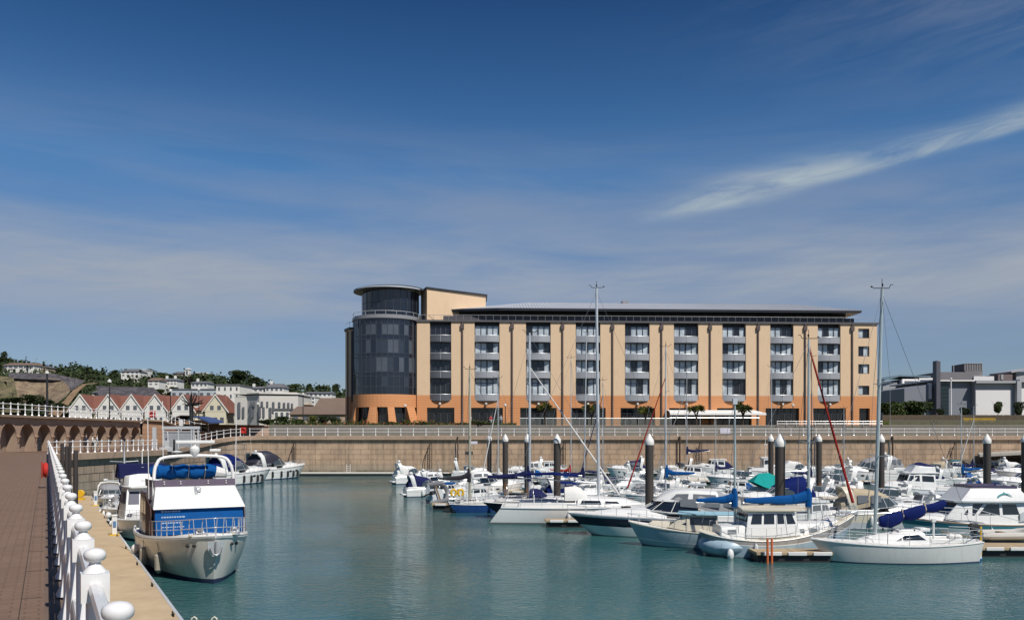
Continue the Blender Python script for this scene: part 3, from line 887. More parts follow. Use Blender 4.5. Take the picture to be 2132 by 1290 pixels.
for z in (28.9,): mb.tube([(t2['cx'] + math.cos(R(q)) * 4.98, t2['cy'] + math.sin(R(q)) * 4.98, H(z)) for q in range(140, 380, 8)], .03, 4)
part(mb, 'lantern_mullions', MATS['mullion'])
# canopy disc of the tower, slightly tilted up to the right
mb = MB(); N = 40; cx, cy = U(808), tcy + .4; rr = 6.3
def ring(r, dz, k): return [(cx + math.cos(2 * PI * i / N) * r * k, cy + math.sin(2 * PI * i / N) * r, H(31.05) + dz + (math.cos(2 * PI * i / N)) * .12) for i in range(N)]
mb.loft([ring(5.0, 0, 1), ring(rr, .15, 1), ring(rr, .45, 1), ring(rr - .5, .62, 1), ring(2, .8, 1)])
part(mb, 'tower_canopy', mat('canopy_grey', (.09, .095, .11), .4, var=.15), ang=50)
mb = MB(); cyl(mb, 6.34, H(31.22), H(31.42), 215, 330, 24, th=.05, cx=cx, cy=cy); part(mb, 'canopy_trim', ALU)
# orange base of the tower with slanting piers
mb = MB(); rb = tr + .12
cyl(mb, rb, H(10.85), H(13.03), 95, 372, 40, th=.6)
def pier(a0, a1, b0, b1):        # angles at top and bottom
    n = 4; rg = []
    for i in range(n + 1):
        ta, ba = R(lerp(a0, a1, i / n)), R(lerp(b0, b1, i / n)); e = rb + .02
        rg.append([(tcx + math.cos(ba) * (e + .5), tcy + math.sin(ba) * (e + .5), 0), (tcx + math.cos(ta) * e, tcy + math.sin(ta) * e, H(10.87)),
                   (tcx + math.cos(ta) * (e - .6), tcy + math.sin(ta) * (e - .6), H(10.87)), (tcx + math.cos(ba) * (e - .6), tcy + math.sin(ba) * (e - .6), 0)])
    mb.loft(rg)
pier(186, 211, 182, 207); pier(246, 259, 243, 259); pier(277, 288, 279, 291); pier(311, 330, 317, 338); pier(345, 372, 348, 372)
part(mb, 'tower_base', ORANGE, smooth=False)
mb = MB(); cyl(mb, tr - .7, 0, H(10.9), 95, 372, 30); part(mb, 'tower_shop_window', SHOP)
mb = MB()
for q in range(200, 360, 9): mb.tube([(tcx + math.cos(R(q)) * (tr - .68), tcy + math.sin(R(q)) * (tr - .68), 0), (tcx + math.cos(R(q)) * (tr - .68), tcy + math.sin(R(q)) * (tr - .68), H(10.85))], .045, 4)
part(mb, 'tower_shop_frames', FRAME)
# beige stair block beside the tower
mb = MB(); mb.prism([(U(873.5), 4.2), (U(889), 0 - .0), (U(889) + 10.3, 5.6), (U(889) + 10.3, 13), (U(873.5), 13)], H(25.8), H(31.35))
k = len(mb.v) - 5
for i, z in ((k, 31.35), (k + 1, 31.5), (k + 2, 31.2), (k + 3, 31.2), (k + 4, 31.3)): mb.v[i] = (mb.v[i][0], mb.v[i][1], H(z))
part(mb, 'stair_block', BEIGE, smooth=False)
mb = MB(); mb.add([(U(872), 4.0, H(31.38)), (U(889) - .1, -.3, H(31.53)), (U(889) + 10.6, 5.4, H(31.23)), (U(889) + 10.6, 13.2, H(31.23)), (U(872), 13.2, H(31.33))] +
                 [(U(872), 4.0, H(31.62)), (U(889) - .1, -.3, H(31.77)), (U(889) + 10.6, 5.4, H(31.43)), (U(889) + 10.6, 13.2, H(31.43)), (U(872), 13.2, H(31.5))],
                 [(4, 3, 2, 1, 0), (5, 6, 7, 8, 9)] + [(i, (i + 1) % 5, 5 + (i + 1) % 5, 5 + i) for i in range(5)])
part(mb, 'stair_block_roof', SLATE, smooth=False)
# flank left of the tower
x0 = U(709) ; x1 = U(733)
mb = MB(); mb.prism([(x0 - .3, 8.0), (x0 + .9, 5.0), (x1 + .5, 4.6), (x1 + 2, 16), (x0 - .3, 16)], H(13), H(24.9)); part(mb, 'side_wall', BEIGE, smooth=False)
mb = MB(); mb.prism([(x0 - .3, 8.0), (x0 + .9, 5.0), (x1 + .5, 4.6), (x1 + 2, 16), (x0 - .3, 16)], 0, H(13) - .003); part(mb, 'side_base', ORANGE, smooth=False)
mb = MB(); mb.prism([(x0 - .5, 7.8), (x0 + .8, 4.75), (x1 + .5, 4.4), (x1 + 2, 16), (x0 - .5, 16)], H(24.91), H(25.3)); part(mb, 'side_cap', SLATE, smooth=False)
mb = MB(); mb.bx(x1 - .75, x1 + .3, 4.35, 5, H(12), H(24.6)); mb.tube([(x0 + .55, 5.0, 0), (x0 + .55, 5.0, H(24.6))], .13, 8); part(mb, 'side_glazing', SLATE)
mb = MB(); mb.tube([(x0 - .3, 7.9, H(26.2)), (x0 + .9, 4.9, H(26.2)), (x1, 4.6, H(26.2))], .04, 5)
for q in (0, .5, 1): mb.tube([(lerp(x0 + .9, x1, q), 4.8, H(25.2)), (lerp(x0 + .9, x1, q), 4.8, H(26.2))], .03, 4)
part(mb, 'side_rail', ALU)

# awning in front of the restaurant
aw = thing('awning', 'long white fabric awning over the hotel terrace between two palms', 'awning', (F0.x, F0.y, ZH), FA)
a, b = U(1386), U(1568); rings = []
for i in range(5):
    t = i / 4; rings.append(None)
mb = MB(); sec = [(-3.4, 9.55), (-3.3, 9.9), (-2.6, 10.25), (-1.0, 10.45), (.0, 10.5), (0, 10.42), (-1, 10.37), (-2.6, 10.17), (-3.2, 9.85), (-3.3, 9.55)]
mb.loft([[(lerp(a, b + (1.2 if z < 10 else 0), t), y, H(z)) for y, z in sec] for t in [i / 12 for i in range(13)]])
mb.build('canopy', CWHITE, aw)
mb = MB()
for i in range(7): mb.tube([(lerp(a + .2, b - .2, i / 6), -3.2, 0), (lerp(a + .2, b - .2, i / 6), -3.2, H(9.8))], .05, 6)
mb.tube([(a, -3.2, H(9.05)), (b, -3.2, H(9.05))], .09, 6); mb.build('post_frame', ALU, aw)
for k, (p0, p1, nm) in enumerate(((1408, 1447, 0), (1496, 1528, 1))):
    pass
tr_ = thing('terrace_screen', 'long pale glass topped terrace screen left of the white awning', 'screen', (F0.x, F0.y, ZH), FA)
mb = MB(); mb.tube([(U(1080), -4, 1.25), (U(1386), -4, 1.25)], .05, 6)
for k in range(24): u = lerp(U(1080), U(1386), k / 23); mb.tube([(u, -4, 0), (u, -4, 1.25)], .035, 4)
mb.build('screen_frame', ALU, tr_)
mb = MB(); mb.bx(U(1080), U(1386), -4.01, -3.99, .15, 1.2); mb.build('screen_pane', glass('screen_glass', (.8, .85, .85), .5), tr_, smooth=False)
ps = thing('railing', 'white railing enclosing the raised platform at the right end of the hotel', 'railing', (0, 0, 0), 0, 'white railings round the harbour')
mb = MB(); Yq = 141.5
for z in (8.35, 7.95): mb.tube([(XP(1618, Yq), Yq, z), (XP(1837, Yq), Yq, z)], .04, 6)
for k in range(12): x = XP(lerp(1618, 1837, k / 11), Yq); mb.tube([(x, Yq, 7.6), (x, Yq, 8.45)], .05, 6)
mb.build('rail', WPAINT, ps)

# ------------------------------------------------------------------ foliage
def leafmat(name, c, c2):
    m = bpy.data.materials.new(name); m.use_nodes = True
    t = NG(m.node_tree); b = m.node_tree.nodes['Principled BSDF']; tc = t.n('ShaderNodeTexCoord')
    oi = t.n('ShaderNodeObjectInfo')
    n = t.noise(tc.outputs['Object'], .9, 3)
    cc = t.mix(t.ramp(n, [(.35, 0), (.65, 1)]), (*c, 1), (*c2, 1))
    cc = t.mix(t.m('MULTIPLY', oi.outputs['Random'], .4), cc, (c2[0] * .6, c2[1] * .75, c2[2] * .6, 1))
    m.node_tree.links.new(cc, b.inputs['Base Color']); b.inputs['Roughness'].default_value = .7
    b.inputs['Specular IOR Level'].default_value = .2
    return m
LEAF = leafmat('leaves', (.035, .055, .016), (.075, .095, .028))
LEAFD = leafmat('leaves_dark', (.018, .030, .012), (.045, .06, .022))
LEAFY = leafmat('leaves_yellowish', (.12, .12, .025), (.07, .09, .02))
BARK = mat('bark', (.07, .05, .035), .9, var=.5)
def crown_mesh(seed, lumps, n, ls, dome=False):
    r = random.Random(seed); mb = MB()
    L = []
    for k in range(lumps):
        a = r.uniform(0, 2 * PI); d = r.uniform(0, .62) ** .8; z = r.uniform(-.38, .62) * (1 - d * .5)
        L.append((math.cos(a) * d * .8, math.sin(a) * d * .8, z, r.uniform(.22, .42)))
    for k in range(n):
        cx, cy, cz, rad = L[k % lumps]
        th = r.uniform(0, 2 * PI); ph = math.acos(r.uniform(-1, 1)); q = rad * r.uniform(.6, 1.05) ** .5
        p = Vector((cx + q * math.sin(ph) * math.cos(th), cy + q * math.sin(ph) * math.sin(th), cz + q * math.cos(ph) * .85))
        nn = Vector((r.gauss(0, 1), r.gauss(0, 1), r.gauss(0, 1) + .5)).normalized()
        u = nn.orthogonal().normalized() * ls * r.uniform(.6, 1.3); v = nn.cross(u) * r.uniform(.5, .9)
        mb.add([p - u - v * .4, p + u * .3 - v, p + u + v * .3, p - u * .2 + v], [(0, 1, 2, 3)])
    return mb
def trunk_mb(h, r0, limbs, seed):
    r = random.Random(seed); mb = MB(); mb.tube([(0, 0, 0), (.03 * h, 0, h * .4), (0, .02 * h, h * .75)], [r0, r0 * .7, r0 * .4], 6)
    for k in range(limbs):
        a = r.uniform(0, 2 * PI); z = h * r.uniform(.3, .55); d = h * r.uniform(.2, .38)
        mb.tube([(.02 * h, 0, z), (math.cos(a) * d * .5, math.sin(a) * d * .5, z + d * .6), (math.cos(a) * d, math.sin(a) * d, z + d * 1.1)], [r0 * .45, r0 * .3, r0 * .12], 4)
    return mb
CROWNS = []
for k in range(4):
    o = crown_mesh(20 + k, 14, 2600, .062).build('crown_master', LEAF, smooth=False); CROWNS.append(o.data); bpy.data.objects.remove(o)
def tree(label, px, pyb, pyt, Y, wpx, m=LEAF, name='tree', group='trees on the wooded hillside', cat='tree', trunk=.35, kind=None):
    h = (pyb - pyt) / F * Y; wd = wpx / F * Y
    p = P(px, pyb, Y); root = thing(name, label, cat, p, random.uniform(0, 6), group)
    me = random.choice(CROWNS)
    if m is not LEAF:
        key = me.name + m.name
        if key not in MATS: q = me.copy(); q.materials[0] = m; MATS[key] = q
        me = MATS[key]
    c = bpy.data.objects.new('crown', me); col.objects.link(c); c.parent = root
    cz = h * (.5 + trunk * .5); c.location = (0, 0, cz * .98); c.scale = (wd * .56, wd * .56, (h - h * trunk) * .56)
    tm = trunk_mb(h, max(.08, wd * .03), 5, sum(map(ord, label)) % 999); tm.build('trunk', BARK, root)
    return root

# ------------------------------------------------------------------ hills
def hill_h(px, Y):
    """terrain height"""
    def ip(x, tab):
        for (a, b), (c, d) in zip(tab, tab[1:]):
            if x <= c: return lerp(b, d, max(0, (x - a) / (c - a)))
        return tab[-1][1]
    ry = ip(px, [(-300, 748), (0, 763), (60, 772), (110, 778), (150, 782), (230, 790), (330, 795), (420, 798), (520, 806), (600, 818), (700, 824), (800, 835), (2600, 860)])
    zr_ = 6.1 + (905 - ry) * 440 / F
    fy = ip(px, [(-300, 240), (165, 250), (230, 275), (480, 280), (700, 300), (2600, 300)])
    t = min(1, max(0, (Y - fy) / (430 - fy))); t = t * t * (3 - 2 * t)
    z = ZG - .3 + (zr_ - ZG) * t
    z += (math.sin(px * .05 + Y * .03) + math.sin(px * .021 - Y * .05)) * .7 * t
    return z
def hillmat():
    m = bpy.data.materials.new('hillside_scrub'); m.use_nodes = True
    t = NG(m.node_tree); b = m.node_tree.nodes['Principled BSDF']; tc = t.n('ShaderNodeTexCoord'); v = tc.outputs['Object']
    n = t.noise(v, .035, 6, .65); n2 = t.noise(v, .5, 5, .7)
    c = t.mix(t.ramp(n, [(.4, 0), (.6, 1)]), (.045, .055, .018, 1), (.10, .10, .04, 1))
    c = t.mix(t.ramp(n2, [(.4, .6), (.6, 0)]), c, (.018, .026, .010, 1))
    m.node_tree.links.new(c, b.inputs['Base Color']); b.inputs['Roughness'].default_value = .95
    bp = t.n('ShaderNodeBump', ins={'Strength': 1, 'Distance': 1.5, 'Height': n2}); m.node_tree.links.new(bp.outputs[0], b.inputs['Normal'])
    return m
mb = MB(); rows_ = 26; pxs = list(range(-320, 1101, 20)) + list(range(1200, 2700, 150))
for j in range(rows_):
    Y = 235 + j * 9.5 + max(0, j - 20) ** 2 * 14
    for px in pxs:
        X = XP(px, Y); mb.v.append((X, Y, hill_h(px, Y) - max(0, j - 20) * .5))
n = len(pxs)
for j in range(rows_ - 1):
    for i in range(n - 1): mb.f.append([j * n + i, j * n + i + 1, (j + 1) * n + i + 1, (j + 1) * n + i]); mb.m.append(0)
struct(mb.build('hillside', hillmat()))
# quarry face, dark netted slope and earth track: patches of terrain standing on the hill
def patch(name, pts, m, seed=0, amp=.6, off=0.0, nx=14, ny=8):
    """pts: 4 edges as list of (px,py,Y) corners bl, br, tr, tl; ground relief between"""
    r = random.Random(seed); mb = MB(); c = [P(*q) for q in pts]
    for j in range(ny + 1):
        for i in range(nx + 1):
            u, v = i / nx, j / ny
            p = c[0].lerp(c[1], u).lerp(c[3].lerp(c[2], u), v)
            e = 0 if i in (0, nx) or j in (0, ny) else r.uniform(-amp, amp)
            mb.v.append((p.x, p.y + e, p.z + e * .3))
    for j in range(ny):
        for i in range(nx): k = j * (nx + 1) + i; mb.f.append([k, k + 1, k + nx + 2, k + nx + 1]); mb.m.append(0)
    return struct(mb.build(name, m))
ROCK = rough_mat('quarry_rock', (.20, .15, .095), (.27, .20, .13), (.12, .085, .06), .1, .5)
SCREE = rough_mat('dark_slope', (.08, .072, .08), (.13, .12, .125), (.035, .03, .035), .15, .8)
SCRUB = rough_mat('ochre_scrub', (.11, .10, .04), (.18, .145, .08), (.045, .045, .02), .12, .5)
EARTH = rough_mat('bare_earth', (.27, .17, .10), (.22, .145, .09), (.16, .11, .06), .15, .8)
patch('rock_face', [(-30, 858, 236), (45, 858, 236), (28, 786, 262), (-30, 778, 262)], SCRUB, 3, 1.2)
# rounded quarry bowl
mb = MB(); bowl = [(20, 786), (60, 786), (118, 787), (132, 793), (142, 802), (147, 812), (140, 822), (122, 836), (112, 850), (30, 850), (26, 815)]
ctr = P(82, 822, 263); vs_ = [ctr] + [P(x, y, 270 - (y - 786) * .28) for x, y in bowl]; mid = [ctr.lerp(v, .5) + Vector((random.uniform(-1, 1), random.uniform(-1, 1) + .8, random.uniform(-.5, .5))) for v in vs_[1:]]
k = len(bowl); mb.add([ctr + Vector((0, 1, 0))] + mid + vs_[1:], [(0, 1 + (i + 1) % k, 1 + i) for i in range(k)] + [(1 + i, 1 + (i + 1) % k, 1 + k + (i + 1) % k, 1 + k + i) for i in range(k)])
struct(mb.build('quarry_face', ROCK))
patch('dark_slope', [(18, 787, 268), (128, 792, 268), (120, 778, 276), (18, 775, 276)], SCREE, 4, .4)
patch('dark_slope', [(143, 815, 264), (150, 812, 264), (178, 792, 276), (118, 779, 276)], SCREE, 5, .3)
patch('dark_slope', [(205, 824, 262), (340, 826, 262), (320, 806, 274), (200, 803, 274)], SCREE, 6, .4)
def track(pts, wpx):
    mb = MB(); rg = []
    for (px, py, Y, w_) in pts:
        rg += [P(px - w_, py, Y), P(px + w_, py + w_ * .3, Y)]
    mb.add(rg, [(2 * i, 2 * i + 1, 2 * i + 3, 2 * i + 2) for i in range(len(pts) - 1)]); return struct(mb.build('earth_track', EARTH))
track([(112, 862, 244, 13), (140, 834, 250, 7), (158, 812, 256, 6), (176, 799, 261, 4), (202, 796, 264, 2)], 0)
# far wood on the skyline as one mass, with individual trees standing in it
def scatter(name, pxr, fpy, Yr, n, size, m, seed):
    r = random.Random(seed); mb = MB()
    for k in range(n):
        px = r.uniform(*pxr); Y = r.uniform(*Yr); X = XP(px, Y); z = hill_h(px, Y) + abs(r.gauss(0, 1)) * fpy
        p = Vector((X, Y, z)); nn = Vector((r.gauss(0, 1), r.gauss(0, 1) - .4, r.gauss(0, 1) + .6)).normalized()
        u = nn.orthogonal().normalized() * size * r.uniform(.5, 1.4); v = nn.cross(u)
        mb.add([p - u - v * .4, p + u * .3 - v, p + u + v * .3, p - u * .2 + v], [(0, 1, 2, 3)])
    return mb
o = scatter('undergrowth', (-60, 720), 1.7, (255, 436), 26000, .62, LEAFD, 3).build('undergrowth', LEAFD, smooth=False); tag(o, 'scrubby green undergrowth covering the hillside behind the town', 'undergrowth', kind='stuff')
TREES = [
 (8, 765, 728, 392, 18, LEAFD, 'tall ragged tree left of the long hilltop bungalow'),
 (-6, 762, 736, 380, 30, LEAFD, 'dark tree cut by the left edge of the picture on the hilltop'),
 (22, 762, 742, 395, 16, LEAF, 'bushy tree touching the roof of the hilltop bungalow'),
 (132, 784, 765, 415, 34, LEAFD, 'round dark tree on the ridge left of the wide tree belt'),
 (160, 786, 766, 418, 42, LEAF, 'wide low tree in the middle of the ridge tree belt'),
 (182, 786, 763, 420, 34, LEAFD, 'full dome tree on the ridge above the earth track'),
 (204, 790, 772, 420, 34, LEAFD, 'low tree on the ridge right of the dome tree'),
 (240, 792, 768, 425, 24, LEAFD, 'dark tree just left of the blue roofed hill house'),
 (312, 790, 766, 425, 30, LEAFD, 'dark tree between the white hill house and the twin chimneys'),
 (335, 800, 773, 425, 34, LEAF, 'green tree behind the chimneyed black and white house'),
 (352, 806, 776, 415, 30, LEAF, 'leafy tree left of the purple tree below the church tower'),
 (388, 812, 782, 395, 34, mat('copper_leaves', (.035, .018, .022), .8, var=.5, vs_=1.5), 'purple leaved tree below the church tower'),
 (410, 808, 776, 420, 30, LEAF, 'light green tree right of the purple leaved tree'),
 (437, 806, 772, 425, 24, LEAF, 'pale green dome tree on the skyline right of the church'),
 (462, 808, 779, 425, 36, LEAFD, 'broad tree on the skyline beside the largest dark tree'),
 (497, 812, 767, 405, 56, LEAFD, 'largest dark domed tree on the skyline above the white flats'),
 (532, 816, 782, 405, 40, LEAFD, 'dark shoulder tree right of the largest domed tree'),
 (575, 820, 795, 420, 40, LEAFD, 'low dark tree behind the gabled white villa'),
 (612, 826, 796, 420, 40, LEAF, 'mid green tree right of the gabled white villa'),
 (644, 826, 793, 425, 20, LEAFD, 'narrow upright dark tree right of the villa'),
 (672, 828, 800, 425, 40, LEAF, 'spreading tree above the stepped white house'),
 (700, 830, 796, 410, 20, LEAFD, 'tall dark tree hard against the left edge of the hotel'),
 (625, 836, 812, 390, 34, LEAF, 'bright green tree above the stepped white house'),
 (330, 826, 806, 330, 34, LEAF, 'green tree behind the red roofs of the gabled terrace'),
 (360, 826, 803, 330, 30, LEAFD, 'dark tree over the red roofs left of the bare sculpted tree'),
 (25, 852, 822, 175, 70, LEAFD, 'wide dark bush behind the upper railing at the far left'),
 (70, 855, 818, 170, 60, LEAFD, 'tall dark bush behind the upper railing near the lamp post'),
 (98, 858, 830, 165, 56, LEAFD, 'low dark bush right of the first lamp post'),
 (125, 860, 838, 160, 40, LEAFD, 'last dark bush before the gabled terrace'),
 (45, 862, 834, 160, 70, LEAF, 'spreading green bush against the upper railing'),
 (0, 862, 836, 158, 50, LEAFD, 'dark bush at the left border behind the upper railing'),
]
for (px, yb, yt, Y, wp, m, lb) in TREES: tree(lb, px, yb, yt, Y, wp, m, trunk=.18)
# shrubs beside the hotel
for (px, yb, yt, Y, wp, m, lb, ca) in [
 (556, 889, 868, 146, 46, LEAFD, 'dark shrub at the left end of the shrub row by the far quay', 'shrub'),
 (590, 889, 864, 147, 50, LEAFD, 'tallest dark shrub of the row by the far quay', 'shrub'),
 (622, 889, 868, 147, 44, LEAF, 'green shrub between the dark and the yellowish shrubs', 'shrub'),
 (650, 890, 862, 146, 26, LEAFY, 'yellowish upright shrub on the far quay', 'shrub'),
 (672, 890, 862, 150, 34, LEAFD, 'dark round shrub right of the yellowish shrub', 'shrub'),
 (698, 891, 862, 150, 32, LEAFD, 'dark shrub against the left corner of the hotel', 'shrub'),
 (815, 888, 877, 144, 40, LEAF, 'low shrub in front of the slanting tower piers', 'shrub'),
 (845, 888, 874, 144, 30, LEAFY, 'yellow green bush before the right pier of the tower', 'shrub'),
 (880, 888, 877, 144, 44, LEAFD, 'dark low bush under the first ground floor window', 'shrub'),
 (1000, 887, 877, 143.5, 60, LEAF, 'clipped hedge in front of the second ground floor window', 'hedge'),
 (960, 888, 879, 143.5, 34, LEAFD, 'low bush beside the clipped hedge', 'shrub'),
 (1857, 880, 832, 172, 72, LEAF, 'round headed pine right beside the hotel end wall', 'pine tree'),
 (1904, 880, 830, 176, 88, LEAF, 'wide flat topped pine second from the hotel end wall', 'pine tree'),
 (1880, 880, 846, 180, 60, LEAFD, 'small dark pine between the two larger ones', 'pine tree'),
 (1957, 876, 845, 190, 22, LEAFD, 'small leafy tree before the dark glass panel', 'tree'),
 (2008, 876, 842, 190, 28, LEAFD, 'slender dark tree left of the large white wall panel', 'tree'),
 (2077, 878, 827, 188, 24, LEAF, 'thin young tree before the large white wall panel', 'tree'),
 (2122, 878, 832, 188, 28, LEAFD, 'young tree at the right edge of the picture', 'tree')]:
    tree(lb, px, yb, yt, Y, wp, m, name=ca.replace(' ', '_'), cat=ca, group='planting along the far quay', trunk=.06 if 'pine' in ca else .16 if 'tree' in ca else .03)
o = MB(); r = random.Random(9)
for k in range(9000):
    px = r.uniform(1838, 2160); Y = r.uniform(143, 188); z = ZG + r.uniform(0, .5)
    o.add([(XP(px, Y) - .15, Y, z), (XP(px, Y) + .15, Y + r.uniform(-.2, .2), z), (XP(px, Y) + r.uniform(-.2, .2), Y, z + r.uniform(.2, .55))], [(0, 1, 2)])
tag(o.build('rough_grass', LEAFY, smooth=False), 'rough green grass on the bank right of the hotel', 'grass', kind='stuff')
o = MB()
for k in range(2500):
    px = r.uniform(2006, 2072); Y = r.uniform(147, 152); z = ZG + r.uniform(.3, 1.2); X = XP(px, Y)
    o.add([(X - .12, Y, z), (X + .12, Y, z), (X, Y - .05, z + .16)], [(0, 1, 2)])
tag(o.build('flower_bed', mat('yellow_petals', (.75, .50, .06), .8), smooth=False), 'bed of massed yellow flowers below the white wall panel', 'flowers', kind='stuff')
o = MB(); r = random.Random(12)
for k in range(5200):
    px = r.uniform(560, 1075); Y = r.uniform(142.2, 145); z = ZG + abs(r.gauss(0, .28)) * (1.4 if math.sin(px * .045) > 0 else .7); p = Vector((XP(px, Y), Y, z)); u = Vector((r.uniform(-1, 1), r.uniform(-1, 1), r.uniform(-.3, 1))).normalized() * .14; v = Vector((r.uniform(-1, 1), r.uniform(-1, .2), r.uniform(-1, 1))).normalized() * .1
    o.add([p - u, p + v, p + u, p - v], [(0, 1, 2, 3)], 1 if r.random() < .10 and 640 < px < 1000 else 0)
tag(o.build('flower_border', [LEAF, mat('red_petals', (.4, .05, .03), .8)], smooth=False), 'planted border of low greenery and red flowers before the hotel', 'flowers', kind='stuff')
# timber fence
fe = thing('timber_fence', 'long brown timber fence behind the grass bank right of the hotel', 'fence')
for a in range(1838, 2150, 26):
    mb = MB()
    for k in range(13): mb.box((XP(a + k * 2, 160), 160, ZG + 1.0), (.165, .05, 2.2 + random.uniform(-.06, .06)))
    mb.build('fence_panel', mat('fence_board', (.12, .09, .06), .9, var=.5, vs_=1.5), fe, smooth=False)
fe = thing('picket_fence', 'thin grey picket fence between the grass bank and the quay railing', 'fence')
mb = MB()
for k in range(150): x = XP(1852 + k * 2, 142.5); mb.box((x, 142.5, 7.95), (.07, .05, 1.3))
mb.build('pickets', mat('grey_picket', (.22, .20, .16), .9, var=.4), fe, smooth=False)
# cordyline palms by the restaurant
def palm(label, px, pyb, pyt, Y, heads=3):
    h = (pyb - pyt) / F * Y; root = thing('cordyline_palm', label, 'palm tree', (XP(px, Y), Y, ZG), random.uniform(0, 6), 'palms before the hotel')
    mb = MB(); ends = []; r = random.Random(px)
    for k in range(heads):
        a = k * 2 * PI / heads + r.uniform(-.4, .4); d = .8 if heads > 1 else .1; e = (math.cos(a) * d, math.sin(a) * d * .6, h * r.uniform(.68, .85)); ends.append(e)
        mb.tube([(0, 0, 0), (0, 0, h * .4), (e[0] * .5, e[1] * .5, h * .6), e], [.16, .13, .10, .08], 6)
    mb.build('trunk', BARK, root)
    for e in ends:
        mb = MB()
        for k in range(70):
            a = r.uniform(0, 2 * PI); el_ = r.uniform(-.5, 1.3); L = r.uniform(.8, 1.25)
            d = Vector((math.cos(a) * math.cos(el_), math.sin(a) * math.cos(el_), math.sin(el_))); s_ = Vector((-math.sin(a), math.cos(a), 0)) * .05
            p = Vector(e); m1 = p + d * L * .6; t_ = p + d * L + Vector((0, 0, -.25 * L))
            mb.add([p - s_, p + s_, m1 + s_, t_, m1 - s_], [(0, 1, 2, 3, 4)])
        mb.build('frond_head', LEAFY if r.random() < .5 else LEAF, root, smooth=False)
palm('palm before the third ground floor opening of the hotel', 1134, 884, 833, 144.5)
palm('palm before the fourth ground floor opening of the hotel', 1232, 884, 838, 144.5)
palm('palm before the fifth opening just left of the white awning', 1344, 884, 843, 144.5, 4)
palm('palm rising through the middle of the white awning', 1450, 884, 838, 144.0)
palm('full headed palm near the right end of the white awning', 1547, 884, 836, 144.0, 4)

# ------------------------------------------------------------------ houses
RED = mat('clay_tiles', (.19, .075, .052), .85, var=.3, vs_=.5)
SLT = mat('slate_tiles', (.14, .14, .15), .7, var=.3, vs_=.5)
BRN = mat('brown_tiles', (.17, .12, .09), .85, var=.3, vs_=.5)
HW = mat('house_white', (.74, .72, .67), .8, var=.1, vs_=.3)
HY_ = mat('house_cream', (.66, .61, .46), .8, var=.1, vs_=.3)
HB = mat('house_buff', (.42, .33, .24), .8, var=.2, vs_=.3)
WIN = mat('house_window', (.12, .13, .15), .2, var=.2)
def house(label, px0, px1, pyb, pye, pyr, Y, wallm, roofm, d=8, hip=.25, gable=False, rz_=0, wins=(4, 2), name='house', chim=0, cat='house', ww=.5):
    x0, x1 = XP(px0, Y), XP(px1, Y); zb, ze_, zr_ = ZP(pyb, Y), ZP(pye, Y), ZP(pyr, Y)
    W = x1 - x0; h = ze_ - zb; root = thing(name, label, cat, ((x0 + x1) / 2, Y, zb), rz_)
    mb = MB(); mb.bx(-W / 2, W / 2, 0, d, -3, h)
    if gable: mb.add([(-W / 2, 0, h), (W / 2, 0, h), (0, 0, zr_ - zb), (-W / 2, d, h), (W / 2, d, h), (0, d, zr_ - zb)], [(0, 1, 2), (5, 4, 3)])
    mb.build('wall', wallm, root, smooth=False)
    mb = MB(); o_ = .35; rz2 = zr_ - zb
    if gable:
        for s_ in (-1, 1):
            a = [(s_ * (W / 2 + o_), -o_, h - .25), (0, -o_, rz2 + .12), (0, d + o_, rz2 + .12), (s_ * (W / 2 + o_), d + o_, h - .25)]
            mb.slab(a, .22)
    elif zr_ > ze_ + .3:
        hx = (W / 2 + o_) * (1 - hip)
        mb.add([(-W / 2 - o_, -o_, h), (W / 2 + o_, -o_, h), (W / 2 + o_, d + o_, h), (-W / 2 - o_, d + o_, h), (-hx, d / 2, rz2), (hx, d / 2, rz2)],
               [(0, 1, 5, 4), (1, 2, 5), (2, 3, 4, 5), (3, 0, 4), (3, 2, 1, 0)])
    else: mb.bx(-W / 2 - .2, W / 2 + .2, -.2, d + .2, h + .003, h + .35)
    ro = mb.build('roof', roofm, root, smooth=False)
    for k in range(chim):
        mb = MB(); cx_ = (-W * .3 + k * W * .5); mb.box((cx_, d / 2, rz2 + .2), (.9, .7, 1.8)); mb.build('chimney', HW, ro, smooth=False)
    nx, nz = wins
    for j in range(nz):
        for i in range(nx):
            xx = -W / 2 + (i + .5) * W / nx; wz_ = h * (j + .55) / nz; a = W / nx * ww / 2; b = h / nz * .24
            mb = MB(); mb.bx(xx - a, xx + a, -.04, .05, wz_ - b, wz_ + b); mb.build('window', WIN, root, smooth=False)
    return root
